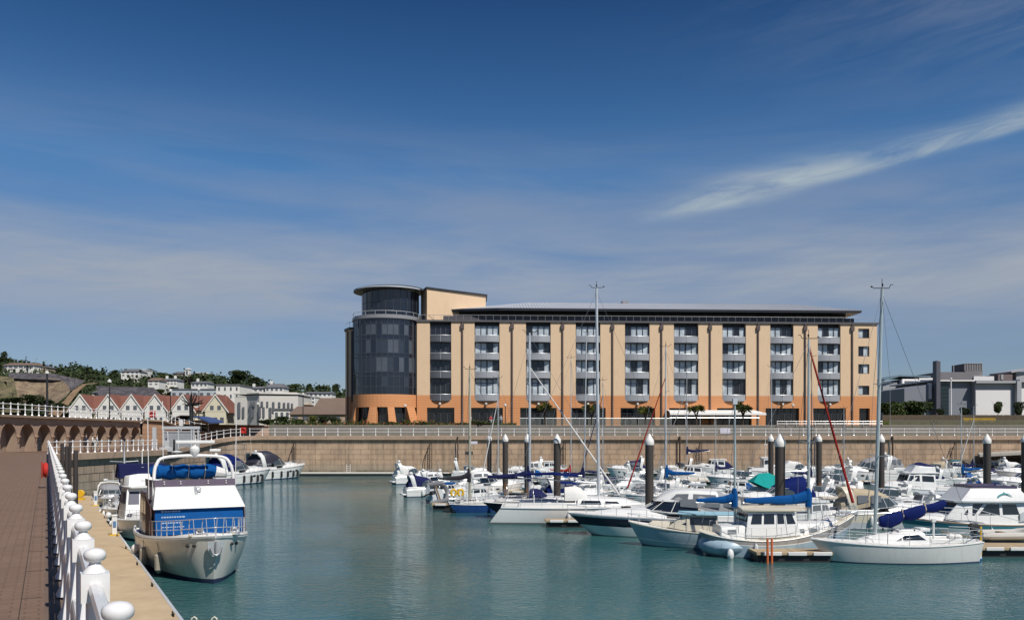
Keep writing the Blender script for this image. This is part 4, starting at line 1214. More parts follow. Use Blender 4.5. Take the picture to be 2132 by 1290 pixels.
# long gabled terrace
def terrace():
    Y = 215; x0, x1 = XP(143, Y), XP(470, Y); zb = ZG
    ze_, zr_ = ZP(853, Y), ZP(822, Y)
    root = thing('gabled_terrace', 'long cream apartment terrace with red tiled roof and a row of gables', 'apartment building', (x0, Y, zb))
    W = x1 - x0; h = ze_ - zb; hr = zr_ - zb
    mb = MB(); mb.bx(0, W, 0, 11, 0, h); mb.build('wall', HY_, root, smooth=False)
    mb = MB(); mb.slab([(-.6, -.5, h - .2), (W + .5, -.5, h - .2), (W - 1.5, 5.5, hr), (3, 5.5, hr)], .2); mb.slab([(3, 5.5, hr), (W - 1.5, 5.5, hr), (W + .5, 11.5, h - .2), (-.6, 11.5, h - .2)], .2)
    mb.slab([(-.6, -.5, h - .2), (3, 5.5, hr), (-.6, 11.5, h - .2)], .2); mb.slab([(W + .5, -.5, h - .2), (W - 1.5, 5.5, hr), (W + .5, 11.5, h - .2)], .2)
    mb.build('roof', RED, root, smooth=False)
    for gx, s_ in ((172, 24), (230, 24), (278, 23), (327, 24), (384, 24), (452, 24)):
        u = XP(gx, Y) - x0; hw = s_ / F * Y
        mb = MB(); mb.add([(u - hw, -1.2, h - .4), (u + hw, -1.2, h - .4), (u, -1.2, hr - .1), (u - hw, 4, h - .4), (u + hw, 4, h - .4), (u, 5.4, hr - .1)], [(0, 1, 2), (0, 3, 4, 1), (0, 2, 5, 3), (1, 4, 5, 2)]); mb.bx(u - hw + .3, u + hw - .3, -1.15, 0, 0, h - .4)
        ga = mb.build('gable', HW if gx < 400 else HY_, root, smooth=False)
        mb = MB()
        for q in (-1, 1): mb.slab([(u + q * (hw + .4), -1.3, h - .75), (u, -1.3, hr + .15), (u, 5.4, hr + .15), (u + q * (hw + .4), 5, h - .75)], .16)
        mb.build('gable_roof', RED, ga, smooth=False)
        mb = MB()
        for q in (-1, 1): mb.slab([(u + q * (hw + .45), -1.38, h - .85), (u + q * (hw + .45), -1.38, h - .45), (u, -1.38, hr + .25), (u, -1.38, hr - .15)], .12)
        mb.build('bargeboard', HW, ga, smooth=False)
        for z in (h + .5, h - 2.4, h - 5.0):
            for q in ((-.9, .9) if z > h else (-1.6, 0, 1.6)):
                if z < 0: continue
                mb = MB(); mb.bx(u + q - .45, u + q + .45, -1.22, -1.1, z - .55, z + .55); mb.build('window', WIN, ga, smooth=False)
    for k in range(12):
        u = W * (k + .5) / 12
        for z in (h - 1.8, h - 4.6):
            mb = MB(); mb.bx(u - .55, u + .55, -.05, .05, z - .6, z + .6); mb.build('window', WIN, root, smooth=False)
        if k % 2: mb = MB(); mb.bx(u - 1.4, u + 1.4, -1.0, -.02, h - 3.2, h - 2.5); mb.build('balcony', HW, root, smooth=False)
    for u in (W * .25, W * .42, W * .58, W * .8):
        mb = MB(); mb.prism([(u - .9, .6), (u + .9, .6), (u + .9, 3), (u - .9, 3)], h + .2, h + 1.7); mb.build('dormer', HW, root, smooth=False)
terrace()
# modern white civic block
def civic():
    Y = 205; X0 = XP(480, Y); root = thing('civic_building', 'modern white stone building with tall slot windows left of the hotel', 'building', (X0, Y, ZG))
    S_ = Y / F; x = lambda px: (px - 480) * S_; z = lambda py: ZP(py, Y) - ZG
    CS = mat('civic_stone', (.56, .54, .50), .7, var=.08, vs_=.3)
    mb = MB(); mb.bx(x(480), x(507), 3, 18, 0, z(824)); mb.prism([(x(507), 3), (x(540), 0), (x(612), 4), (x(612), 18), (x(507), 18)], 0, z(822)); mb.build('wall', CS, root, smooth=False)
    mb = MB(); mb.prism([(x(512), 5), (x(560), 3), (x(606), 6), (x(606), 16), (x(512), 16)], z(822) + .003, z(814)); mb.build('upper_storey', CS, root, smooth=False)
    mb = MB(); mb.prism([(x(478), 2.6), (x(507), 2.6), (x(540), -.4), (x(614), 3.8), (x(614), 18), (x(478), 18)], z(822) + .3, z(821) + .45); mb.build('cornice', CS, root, smooth=False)
    def slot(px, y0, y1, w_=4):
        if px < 507: yy = 3
        elif px < 540: yy = 3 - 3 * (px - 507) / 33
        else: yy = 4 * (px - 540) / 72
        mb = MB(); mb.bx(x(px - w_ / 2), x(px + w_ / 2), yy - .35, yy + .4, z(y1), z(y0)); mb.build('window', WIN, root, smooth=False)
    for px, a, b, w_ in ((490, 836, 868, 5), (499, 846, 868, 4), (518, 835, 846, 4), (526, 835, 846, 4), (522, 847, 868, 8), (541, 846, 868, 4), (548, 847, 868, 4), (545, 835, 845, 4), (555, 835, 846, 3), (560, 848, 868, 5), (566, 836, 858, 4), (577, 836, 846, 4), (586, 837, 847, 4), (594, 837, 847, 4), (601, 838, 847, 3)): slot(px, a, b, w_)
civic()
house('white four storey block of flats behind the gabled end of the terrace', 450, 499, 880, 802, 802, 250, HW, SLT, 12, wins=(4, 5), name='apartment_building', cat='apartment building', ww=.3)
house('small white house with dark doors right of the civic building', 570, 604, 876, 853, 853, 190, HW, SLT, 6, wins=(3, 1))
house('low brown roofed hall with white panelled front beside the hotel', 604, 735, 880, 862, 844, 180, HB, BRN, 10, .08, wins=(6, 1), name='hall', cat='building')
house('tall brown roofed building hard against the left side of the hotel', 655, 742, 868, 850, 826, 205, BRN, BRN, 10, .1, wins=(3, 1), name='hall', cat='building')
house('grey flat roofed block behind the red terrace', 355, 470, 840, 811, 811, 290, GREYW, SLT, 12, wins=(8, 1), name='apartment_building', cat='building')
house('long pale shed roofed building above the left end of the terrace', 192, 262, 824, 817, 811, 275, HW, SLT, 8, .05, wins=(7, 1), name='workshop', cat='building')
house('long hilltop bungalow with grey roof at the far left', 6, 70, 768, 760, 753, 372, HW, BRN, 10, .12, wins=(6, 1), ww=.8)
house('small grey hilltop house right of the long bungalow', 74, 96, 772, 764, 760, 378, HB, SLT, 8, .3, wins=(3, 1))
house('white hill house with blue slate roof on the ridge', 252, 290, 784, 773, 766, 400, HW, SLT, 9, .5, wins=(4, 2))
house('white box shaped house right of the blue roofed one', 289, 303, 780, 770, 770, 410, HW, HW, 8, wins=(2, 1))
house('white pitched house standing lower on the slope', 308, 331, 802, 792, 785, 350, HW, BRN, 8, .1, wins=(2, 2), gable=False)
house('black and white house with twin chimneys on the hill', 333, 368, 801, 791, 786, 360, HW, SLT, 8, .3, wins=(5, 2), chim=2, ww=.6)
house('white house tucked between trees right of the purple tree', 398, 432, 806, 797, 792, 350, HW, SLT, 8, .2, wins=(4, 1), chim=1)
house('pale hilltop house with flat roof right of the church tower', 402, 424, 782, 776, 774, 425, HY_, HW, 8, wins=(2, 1))
house('grey roofed chapel below the white tower on the skyline', 359, 388, 784, 777, 772, 430, HB, SLT, 8, .3, wins=(3, 1), name='chapel', cat='chapel')
house('slim white tower on the skyline above the trees', 385, 393, 784, 768, 766, 428, HW, HW, 3, wins=(1, 1), name='tower', cat='tower')
house('gabled white villa with grey roof right of the big trees', 552, 590, 816, 806, 797, 330, HW, SLT, 8, .3, wins=(4, 1), chim=1)
house('low white house left of the gabled villa', 516, 548, 816, 808, 803, 330, HW, SLT, 8, .2, wins=(3, 1), chim=1)
house('stepped white house on the slope left of the hotel', 631, 656, 848, 826, 826, 300, HW, HW, 8, wins=(3, 3))
house('long white bungalow above the stepped house', 634, 690, 826, 818, 814, 330, HW, SLT, 8, .1, wins=(6, 1))
house('orange brown cottage behind the low brown hall', 612, 640, 850, 842, 838, 215, HB, HB, 6, .1, wins=(2, 1))
# copper roofed cabin with curved blue roof behind the boat lift
Yc = 155
ch_ = thing('kiosk', 'small brick kiosk with curved blue and brown roof behind the boat lift', 'kiosk', (XP(357, Yc), Yc, ZG))
S_ = Yc / F
mb = MB(); mb.bx(0, 76 * S_, 0, 6, 0, (905 - 874) * S_ + EYE - ZG); mb.build('wall', mat('kiosk_brick', (.36, .17, .08), .85, var=.3), ch_, smooth=False)
mb = MB(); top = [(-3, 878), (8, 870), (22, 866), (44, 866.5)]
mb.loft([[(a * S_, -.6, ZP(b, Yc) - ZG), (a * S_, 6.6, ZP(b, Yc) - ZG), (a * S_, 6.6, ZP(b, Yc) - ZG + .18), (a * S_, -.6, ZP(b, Yc) - ZG + .18)] for a, b in top]); mb.build('roof', mat('dark_roof', (.05, .035, .03), .7), ch_)
mb = MB(); top = [(44, 866.5), (60, 869), (74, 874), (84, 879)]
mb.loft([[(a * S_, -.6, ZP(b + (3 if a > 50 else 0), Yc) - ZG), (a * S_, 6.6, ZP(b, Yc) - ZG), (a * S_, 6.6, ZP(b, Yc) - ZG + .15), (a * S_, -.6, ZP(b + 1, Yc) - ZG + .15)] for a, b in top]); mb.build('roof', mat('blue_roof', (.045, .075, .19), .5), ch_)
# right hand grey complex --------------------------------------------------
GP = mat('grey_panel', (.20, .215, .25), .6, var=.1, vs_=.15)
GW = mat('white_panel', (.72, .70, .69), .6, var=.05, vs_=.15)
GL = mat('light_grey_panel', (.36, .37, .39), .6, var=.08, vs_=.15)
Yr = 200
gb = thing('power_station', 'large grey panelled building with white wall panels right of the hotel', 'building', (XP(1885, Yr), Yr, ZG))
S_ = Yr / F; x = lambda px: (px - 1885) * S_; z = lambda py: ZP(py, Yr) - ZG
mb = MB(); mb.add([(x(1883), 0, 0), (x(1938), 0, 0), (x(1938), 0, z(799)), (x(1883), 0, z(808)), (x(1883), 20, 0), (x(1938), 20, 0), (x(1938), 20, z(799)), (x(1883), 20, z(808))], [(0, 1, 2, 3), (5, 4, 7, 6), (3, 2, 6, 7), (4, 0, 3, 7), (1, 5, 6, 2)]); mb.bx(x(1952), x(2030), 1.5, 20, 0, z(793)); mb.build('grey_wall', GP, gb, smooth=False)
mb = MB(); mb.bx(x(1953), x(1981), 1.2, 1.49, .4, z(798)); gp_ = mb.build('glass_panel', mat('dark_teal_glass', (.012, .028, .036), .08), gb, smooth=False)
mb = MB()
for py in range(800, 862, 8): mb.bx(x(1953), x(1981), 1.1, 1.195, z(py) - .04, z(py) + .04)
mb.build('glazing_bars', FRAME, gp_, smooth=False)
mb = MB(); mb.bx(x(2030), x(2111), 0, 20, 0, z(796)); mb.bx(x(2120), x(2300), 0, 20, 0, z(794)); mb.build('light_wall', GL, gb, smooth=False)
mb = MB(); mb.bx(x(2031), x(2106), -.12, -.002, .3, z(812)); mb.bx(x(2121), x(2200), -.12, -.002, .3, z(808)); mb.build('white_panel', GW, gb, smooth=False)
mb = MB(); mb.bx(x(2028), x(2110), -1.0, 2, z(797.5), z(793)); mb.bx(x(2118), x(2300), -1.0, 2, z(795.5), z(790)); mb.bx(x(2111), x(2120), -1.3, 1, 0, z(793)); mb.build('gutter_beam', GL, gb, smooth=False)
mb = MB(); mb.bx(x(1941), x(1945), -2, -.2, 0, z(752)); mb.bx(x(1945.5), x(1951), -1.6, -.1, 0, z(753)); mb.build('fin', [mat('fin_dark', (.10, .10, .12), .5)], gb, smooth=False)
mb = MB(); mb.bx(x(1938), x(2032), .5, 22, z(793) + .01, z(790)); mb.bx(x(1933), x(1938), -.5, .6, z(830), z(797)); mb.build('roof_edge', GW, gb, smooth=False)
Yk = 240
bb = thing('turbine_hall', 'dark grey hall with stepped roof and square plant room behind the grey building', 'building', (XP(1940, Yk), Yk, ZG))
S2 = Yk / F; x = lambda px: (px - 1940) * S2; z = lambda py: ZP(py, Yk) - ZG
mb = MB(); mb.bx(x(1954), x(2040), 0, 14, 0, z(774)); mb.bx(x(2026), x(2066), 2, 12, 0, z(783)); mb.bx(x(2014), x(2050), 1, 9, 0, z(771)); mb.build('wall', mat('hall_grey', (.19, .18, .19), .7, var=.2, vs_=.3), bb, smooth=False)
mb = MB(); mb.bx(x(2012), x(2049), 1, 8, z(771) + .01, z(756)); pr = mb.build('plant_room', mat('plant_room_mesh', (.13, .12, .12), .8, var=.4, vs_=1), bb, smooth=False)
mb = MB()
for k in range(8): mb.bx(x(2012 + k * 5.2), x(2012 + k * 5.2) + .12, .9, 1, z(771), z(756))
mb.bx(x(2011), x(2050), .85, .99, z(756), z(755)); mb.build('plant_room_frame', GL, pr, smooth=False)
mb = MB(); mb.bx(x(2026), x(2068), -.4, 2, z(792), z(783)); mb.build('white_parapet', GW, bb, smooth=False)
mb = MB(); mb.tube([(x(1997), 3, z(774)), (x(1997), 3, z(758))], .12, 5); mb.build('aerial', GL, bb)
cc = thing('apartment_building', 'grey and white balconied flats immediately right of the hotel end wall', 'apartment building', (XP(1826, 225), 225, ZG))
S3 = 225 / F; x = lambda px: (px - 1826) * S3; z = lambda py: ZP(py, 225) - ZG
mb = MB(); mb.bx(x(1838), x(1868), 0, 10, 0, z(794)); mb.bx(x(1872), x(1900), -2, 10, 0, z(790)); mb.bx(x(1905), x(1940), 0, 10, 0, z(786)); mb.bx(x(1824), x(1838), 2, 10, 0, z(800)); mb.build('wall', GL, cc, smooth=False)
mb = MB(); mb.slab([(x(1838), -1, z(791)), (x(1870), -1, z(782)), (x(1870), 10, z(782)), (x(1838), 10, z(791))], .4); mb.slab([(x(1870), -1, z(782)), (x(1934), -1, z(784)), (x(1934), 10, z(784)), (x(1870), 10, z(782))], .4); mb.build('roof', mat('bluegrey_roof', (.13, .19, .23), .5), cc, smooth=False)
mb = MB(); mb.bx(x(1868), x(1900), -3, -2.02, z(794), z(790)); mb.bx(x(1868), x(1872), -3, -2.02, 0, z(794)); mb.bx(x(1910), x(1945), -1, -.02, z(791), z(787)); mb.bx(x(1908), x(1912), -1, -.02, z(800), z(791)); mb.build('white_frame', GW, cc, smooth=False)
for k in range(5):
    mb = MB(); mb.bx(x(1826), x(1843), .5, 2, z(811 + k * 11) - .1, z(811 + k * 11) + .9); mb.build('balcony', GW, cc, smooth=False)
    mb = MB(); mb.bx(x(1841), x(1846), -.05, .05, z(820 + k * 11), z(813 + k * 11)); mb.bx(x(1876), x(1882), -2.05, -1.95, z(818 + k * 11), z(811 + k * 11)); mb.build('window', WIN, cc, smooth=False)
hh = thing('brick_block', 'brown and grey flat roofed blocks at the far right skyline', 'building', (XP(2078, 260), 260, ZG))
S4 = 260 / F; x = lambda px: (px - 2078) * S4; z = lambda py: ZP(py, 260) - ZG
mb = MB(); mb.bx(x(2078), x(2108), 0, 10, 0, z(779)); mb.bx(x(2106), x(2128), 2, 10, 0, z(776)); mb.build('wall', mat('mauve_brick', (.17, .13, .13), .8), hh, smooth=False)
mb = MB(); mb.slab([(x(2106), 0, z(774)), (x(2150), 0, z(766)), (x(2150), 12, z(766)), (x(2106), 12, z(774))], .5); mb.bx(x(2084), x(2088), -.2, 1, z(790), z(779)); mb.bx(x(2120), x(2160), 1, 12, 0, z(773)); mb.build('roof', GL, hh, smooth=False)

# ------------------------------------------------------------------ lamps, signs, bits on land
def lamp_post(label, px, pyb, pyt, Y, head=True, r=.09, m=None):
    h = (pyb - pyt) / F * Y; root = thing('lamp_post', label, 'lamp post', P(px, pyb, Y), 0, 'lamp posts')
    mb = MB(); mb.tube([(0, 0, 0), (0, 0, h * .12), (0, 0, h)], [r * 1.6, r, r * .7], 8); mb.build('pole', m or BLACKP, root)
    if head: mb = MB(); mb.lathe([(.05, h), (.26, h + .05), (.22, h + .3), (.04, h + .42)], (0, 0, 0), 8); mb.build('lamp_head', MATS['opal_lamp'], root)
lamp_post('tall dark lamp post rising before the quarry face', 98, 876, 778, 112, r=.17)
lamp_post('thin dark lamp post in front of the second gable', 228, 878, 796, 108)
lamp_post('thin lamp post right of the fourth gable', 355, 880, 815, 125)
lamp_post('dark lamp post in front of the civic building', 537, 888, 842, 146)
lamp_post('dark lamp post between the civic building and the shrubs', 631, 888, 822, 148)
lamp_post('slender lamp post before the right flank of the terrace', 414, 888, 812, 150)
lamp_post('black lamp post beside the third tower pier', 843.5, 886, 846, 145, r=.12)
lamp_post('black lamp post between the second and third hotel openings', 1052, 886, 845, 145)
lamp_post('black lamp post near the eighth hotel opening', 1651, 886, 845, 145)
lamp_post('white lamp column before the glass panel of the grey building', 1980, 880, 790, 180, r=.16, m=GW)
# pollarded bare tree
pt = thing('bare_tree', 'bare black knobbly pollarded tree before the red roofed terrace', 'tree', (XP(398, 140), 140, 7.4))
mb = MB(); r = random.Random(4); S_ = 140 / F; hb = (882 - 838) * S_
mb.tube([(0, 0, -.5), (.05, 0, hb * .5), (0, 0, hb)], [.42, .33, .36], 8); tr2 = mb.build('trunk', BLACKP, pt)
mb = MB()
for k in range(26):
    a = r.uniform(0, 2 * PI); e = r.uniform(.1, 1.4); L = r.uniform(.8, 2.0); d = Vector((math.cos(a) * math.cos(e) * .9, math.sin(a) * math.cos(e), math.sin(e)))
    p = Vector((0, 0, hb - .1)); q = p + d * L; mb.tube([p, p + d * L * .5 + Vector((r.uniform(-.1, .1), 0, .1)), q], [.12, .07, .1], 5)
    for j in range(3):
        dd = (d + Vector((r.uniform(-.6, .6), r.uniform(-.6, .6), r.uniform(-.3, .7)))).normalized(); mb.tube([q, q + dd * r.uniform(.3, .7)], [.07, .02], 4)
mb.build('branches', BLACKP, pt)
# boat lift frame / gantry on the promenade
Yg = 103
bl = thing('boat_lift', 'white steel lift frame standing on the lower promenade', 'boat lift', (XP(324, Yg), Yg, 4.4)); S_ = Yg / F
x = lambda px: (px - 324) * S_; z = lambda py: ZP(py, Yg) - 4.4
LG = mat('lift_white', (.52, .53, .54), .5, var=.15)
mb = MB()
for px in (341, 372, 399, 404, 413): mb.bx(x(px) - .09, x(px) + .09, -.1, .1, 0, z(887))
mb.bx(x(338), x(416), -.15, .15, z(893), z(887)); mb.bx(x(341), x(416), -.11, .11, z(899), z(897)); mb.build('frame', LG, bl, smooth=False)
mb = MB(); mb.bx(x(374), x(400), -.04, .04, z(930), z(898)); mb.bx(x(343), x(371), -.04, .04, z(936), z(898)); mb.build('mesh_panel', mat('mesh_grey', (.34, .35, .37), .6, var=.3, vs_=3), bl, smooth=False)
mb = MB(); mb.bx(x(318), x(325), -.15, .15, 0, z(889)); mb.build('column', LG, bl, smooth=False, bevel=.02)
mb = MB(); mb.bx(x(366.5), x(369.5), -.9, -.7, -1.2, z(914)); mb.build('bollard', BLACKP, bl)
mb = MB(); mb.box((x(351), -.5, z(925)), (.5, .4, 1.0)); mb.box((x(351), -.5, z(935)), (1.6, .7, .5)); mb.tube([(x(352), -.5, z(930)), (x(353), -.5, z(908)), (x(352), -.5, z(899))], .08, 6); mb.build('hoist_motor', LG, bl, bevel=.03)
sg = thing('sign', 'round topped white sign on a post above the boat lift', 'sign', (XP(377, 118), 118, 6.4)); S_ = 118 / F
mb = MB(); mb.tube([(0, 0, -1), (0, 0, 1.0)], .05, 6); mb.build('post', WPAINT, sg)
mb = MB(); mb.slab([(.28 * math.cos(PI * i / 10), 0, 1.55 + .28 * math.sin(PI * i / 10)) for i in range(11)] + [(-.28, 0, .95), (.28, 0, .95)], .05); mb.build('board', WPAINT, sg, smooth=False)
# lifebuoys
def lifebuoy(label, p, rz_=0, r=.32, box=True, m=None, stand=True, bw=1.0):
    root = thing('lifebuoy', label, 'lifebuoy', p, rz_)
    mb = MB(); N = 18; mb.loft([[(math.cos(2 * PI * i / N) * (r + .075 * math.cos(q)), .075 * math.sin(q), 0 + math.sin(2 * PI * i / N) * (r + .075 * math.cos(q))) for q in [2 * PI * j / 8 for j in range(8)]] for i in range(N + 1)], caps=False)
    mb.build('ring', m or REDP, root)
    if box: mb = MB(); mb.bx(-.42 * bw, .42 * bw, .08, .12, -.45 * bw, .5 * bw); mb.build('board', REDP, root, bevel=.02)
    if stand: mb = MB(); mb.tube([(0, .2, -1.2), (0, .2, .45)], .04, 6); mb.build('post', WPAINT, root)
q = near_rail(22.5) ; lifebuoy('red lifebuoy and locker hanging on the near promenade railing', (q.x - .22, q.y, 4.98), math.atan2(D2.y, D2.x), r=.17, stand=False, bw=.55)
lifebuoy('red lifebuoy board on the railing at the top of the ramp', (XP(505, 130.6), 130.9, 6.75), 0, r=.36)
lifebuoy('red and white lifebuoy on the upper railing beyond the last arch', (XP(317, 119.5), 119.5, 8.95), 0, r=.36)
# litter bin in the arcade
lb = thing('litter_bin', 'black litter bin standing before the arcade wall', 'litter bin', (XP(76, 92), 92, 4.4))
mb = MB(); mb.lathe([(.42, 0), (.48, .05), (.48, 1.1), (.50, 1.12), (.50, 1.22)], n=12); mb.lathe([(.5, 1.221), (.46, 1.38), (.25, 1.48), (.02, 1.5)], n=12); mb.build('body', BLACKP, lb)
# dark mooring posts by the pontoon
for k, (px, yt, yb, Y, rr) in enumerate([(129.5, 922, 990, 60, .12), (138.5, 928, 1000, 57.5, .13), (146, 922, 1005, 58.5, .09), (157.5, 937, 1034, 49.5, .13)]):
    o = MB(); o.tube([(0, 0, -1), (0, 0, ZP(yt, Y) - .1), (0, 0, ZP(yt, Y))], [rr, rr, rr * .8], 10)
    tag(o.build('mooring_post', mat('dark_steel_post', (.035, .028, .025), .6, var=.4, vs_=1), loc=(XP(px, Y), Y, 0)), ['leftmost thin dark mooring post beside the near railing', 'second dark mooring post beside the near railing', 'slimmest dark mooring post of the group of four', 'thickest dark mooring post standing on the pontoon side'][k], 'mooring post', 'dark mooring posts by the near railing')
# chains and ladders on the far wall
for k, (px, lab, w_) in enumerate([(614, 'rusty ladder with hanging chain on the wall right of the moored cruiser', 1), (897, 'dark ladder and curved chain on the wall left of the blue sloop', 1), (953, 'thin rusty pipe on the wall behind the cream mast', 0), (1175, 'dark curved pipe on the wall behind the third capped pile', 1), (1415, 'brown drain pipe on the wall behind the tall slim masts', 0), (1458, 'dark ladder on the wall above the navy boom cover', 1), (1696, 'black mooring post against the wall beside a capped pile', 0), (1858, 'thick black post on the wall right of the tallest right hand mast', 0), (1988, 'dark ladder and curved chain low on the wall near the slipway', 1)]):
    X = XP(px, 131.6); root = thing('wall_ladder' if w_ else 'wall_pipe', lab, 'ladder' if w_ else 'pipe', (X, 131.5, 0), 0, 'fittings on the far wall')
    mb = MB()
    if w_:
        for q in (-.16, .16): mb.tube([(q, 0, -.5), (q, 0, 5.0)], .05, 5)
        for j in range(16): mb.tube([(-.16, 0, j * .32), (.16, 0, j * .32)], .03, 4)
    else: mb.tube([(0, 0, -.5), (0, 0, 5.9)], .13 if px != 953 else .08, 8)
    mb.build('rails' if w_ else 'pipe', mat('rusty_iron', (.055, .035, .025), .8, var=.5, vs_=2), root)
    if w_:
        mb = MB(); pts = [(-.05, -.1, 5.0)] + [(-.9 * math.sin(PI * .5 * t), -.12, 5.0 - t * 3.2) for t in (.2, .4, .6, .8, 1)] + [(-.95, -.1, .6)]; mb.tube(pts, .06, 5); mb.build('chain', MATS['rusty_iron'], root)
# rock armour slope at the right end
mb = MB()
sl0, sl1 = XP(2045, 126), 110
mb.add([(sl0, 124, .2), (sl1, 120, .3), (sl1, 131.6, ZP(925, 131.6)), (sl0, 131.6, ZP(957, 131.6)), (sl0, 131.6, -1), (sl0, 124, -1), (sl1, 120, -1), (sl1, 131.6, -1)], [(0, 1, 2, 3), (5, 0, 3, 4), (5, 6, 1, 0)])
rs = tag(mb.build('rock_slope', rough_mat('armour_stone', (.30, .265, .22), (.22, .195, .16), (.08, .07, .06), .8, 1.6), smooth=False), 'stone slope rising to the right at the foot of the far wall', 'slipway')
mb = MB(); mb.slab([(XP(2040, 126), 126, ZP(948, 126)), (110, 126, ZP(918, 126)), (110, 131.7, ZP(916, 131.7)), (XP(2040, 131), 131.7, ZP(944, 131.7))], .35); mb.build('ramp_edge', mat('slab_pale', (.40, .37, .32), .85, var=.3), rs, smooth=False)
# signs on the quay railing
for px, Y, w_, h_, m, lab in ((1510, 131.7, 21, 11, mat('sign_white', (.62, .60, .66), .5), 'pale rectangular sign fixed to the far quay railing'), (986, 131.9, 16, 6, MATS['sign_white'], 'small white sign plate on the far wall near the cream mast')):
    o = MB(); o.box((0, 0, 0), (w_ / F * Y, .06, h_ / F * Y)); tag(o.build('sign', m, loc=P(px, 896 if px > 1000 else 921, Y - (0 if px > 1000 else .9)), smooth=False, bevel=.01), lab, 'sign')
# ------------------------------------------------------------------ boat kit (local axes: x forward, z = 0 at the waterline)
class Hull:
    def __init__(s, L, B, fs, fm, fb, tw=.8, p=2.3, q=.8, rb=.9, rs=.15, f0=.12, f1=.75, tm=.42, canoe=False):
        s.__dict__.update(locals())
    def zs(s, t):
        a, b, c = s.fs, s.fm, s.fb
        return a * (t - .4) * (t - 1) / .4 + b * t * (t - 1) / (.4 * -.6) + c * t * (t - .4) / .6
    def hb(s, t):
        if s.canoe and t < .5:
            return s.B / 2 * max(.0, 1 - ((.5 - t) / .5) ** 3.2) ** .5
        if t < s.tm: return s.B / 2 * (s.tw + (1 - s.tw) * math.sin(t / s.tm * PI / 2))
        return s.B / 2 * max(0, 1 - ((t - s.tm) / (1 - s.tm)) ** s.p) ** s.q
    def pt(s, t, v, side=1):
        """v 0 = keel side below water, 1 = sheer"""
        zb = -.28; z = zb + (s.zs(t) - zb) * v
        fl = s.f0 + (s.f1 - s.f0) * t ** 2.2
        if s.canoe: fl = s.f0 + (s.f1 - s.f0) * max(0, t * 2 - 1) ** 2.5
        h = s.hb(t) * (1 - fl * (1 - v) ** 1.5)
        x = -s.L / 2 + s.L * t - s.rb * (1 - v) * t ** 5 + s.rs * (1 - v) * (1 - t) ** 5
        return (x, side * h, z)
    def deck(s, t, k=1.0, dz=0.0):
        x, y, z = s.pt(t, 1); return (x, y * k, z + dz)
    def make(s, root, fr, mats, deckm=DECK, rub=None, n=22, name='hull', deckz=-.03):
        """fr: ascending list of (height z or fraction>0 of freeboard) band tops, mats one per band"""
        mb = MB()
        T = [i / n for i in range(n + 1)]
        rings = []
        K = []
        for t in T:
            zs = s.zs(t); r = []
            fz = [(-.28), *[(f if f < .0 else f * zs) for f in fr]]
            v = [(z + .28) / (zs + .28) for z in fz]
            vv = []
            for a, b in zip(v, v[1:]): vv += [a, (a + b) / 2]
            vv.append(1.0)
            K = len(vv)
            r = [s.pt(t, q, 1) for q in vv]; l = [s.pt(t, q, -1) for q in vv]
            rings.append(list(reversed(l)) + r)
        W = 2 * K
        for r in rings: mb.v += r
        for i in range(n):
            for k in range(W - 1):
                if k == K - 1: mi = 0
                else:
                    kk = (K - 2 - k) if k < K - 1 else k - K
                    mi = min(len(mats) - 1, kk // 2)
                mb.f.append([i * W + k, i * W + k + 1, (i + 1) * W + k + 1, (i + 1) * W + k]); mb.m.append(mi)
        for k in range(K - 1):          # transom
            kk = K - 2 - k; mi = min(len(mats) - 1, kk // 2)
            mb.f.append([k, W - 1 - k, W - 2 - k, k + 1]); mb.m.append(mi)
        mb.build(name, mats, root, ang=28)
        mb = MB(); rg = []
        for t in T:
            x, y, z = s.pt(t, 1); c = .05 * s.B
            rg.append([(x, q * y * .985, z + deckz + c * (1 - q * q)) for q in (-1, -.6, -.2, .2, .6, 1)])
        mb.loft(rg, closed=False); mb.build('deck', deckm, root, ang=40)
        if rub is not None:
            mb = MB(); pts = [s.pt(t, 1, -1) for t in T[::-1]] + [s.pt(t, 1, 1) for t in T[1:] if True]
            for sd in (-1, 1): mb.tube([(lambda p: (p[0], p[1], p[2]))(s.pt(t, 1, sd)) for t in T], .035 * s.L / 9, 5)
            mb.build('rubbing_strake', rub, root)

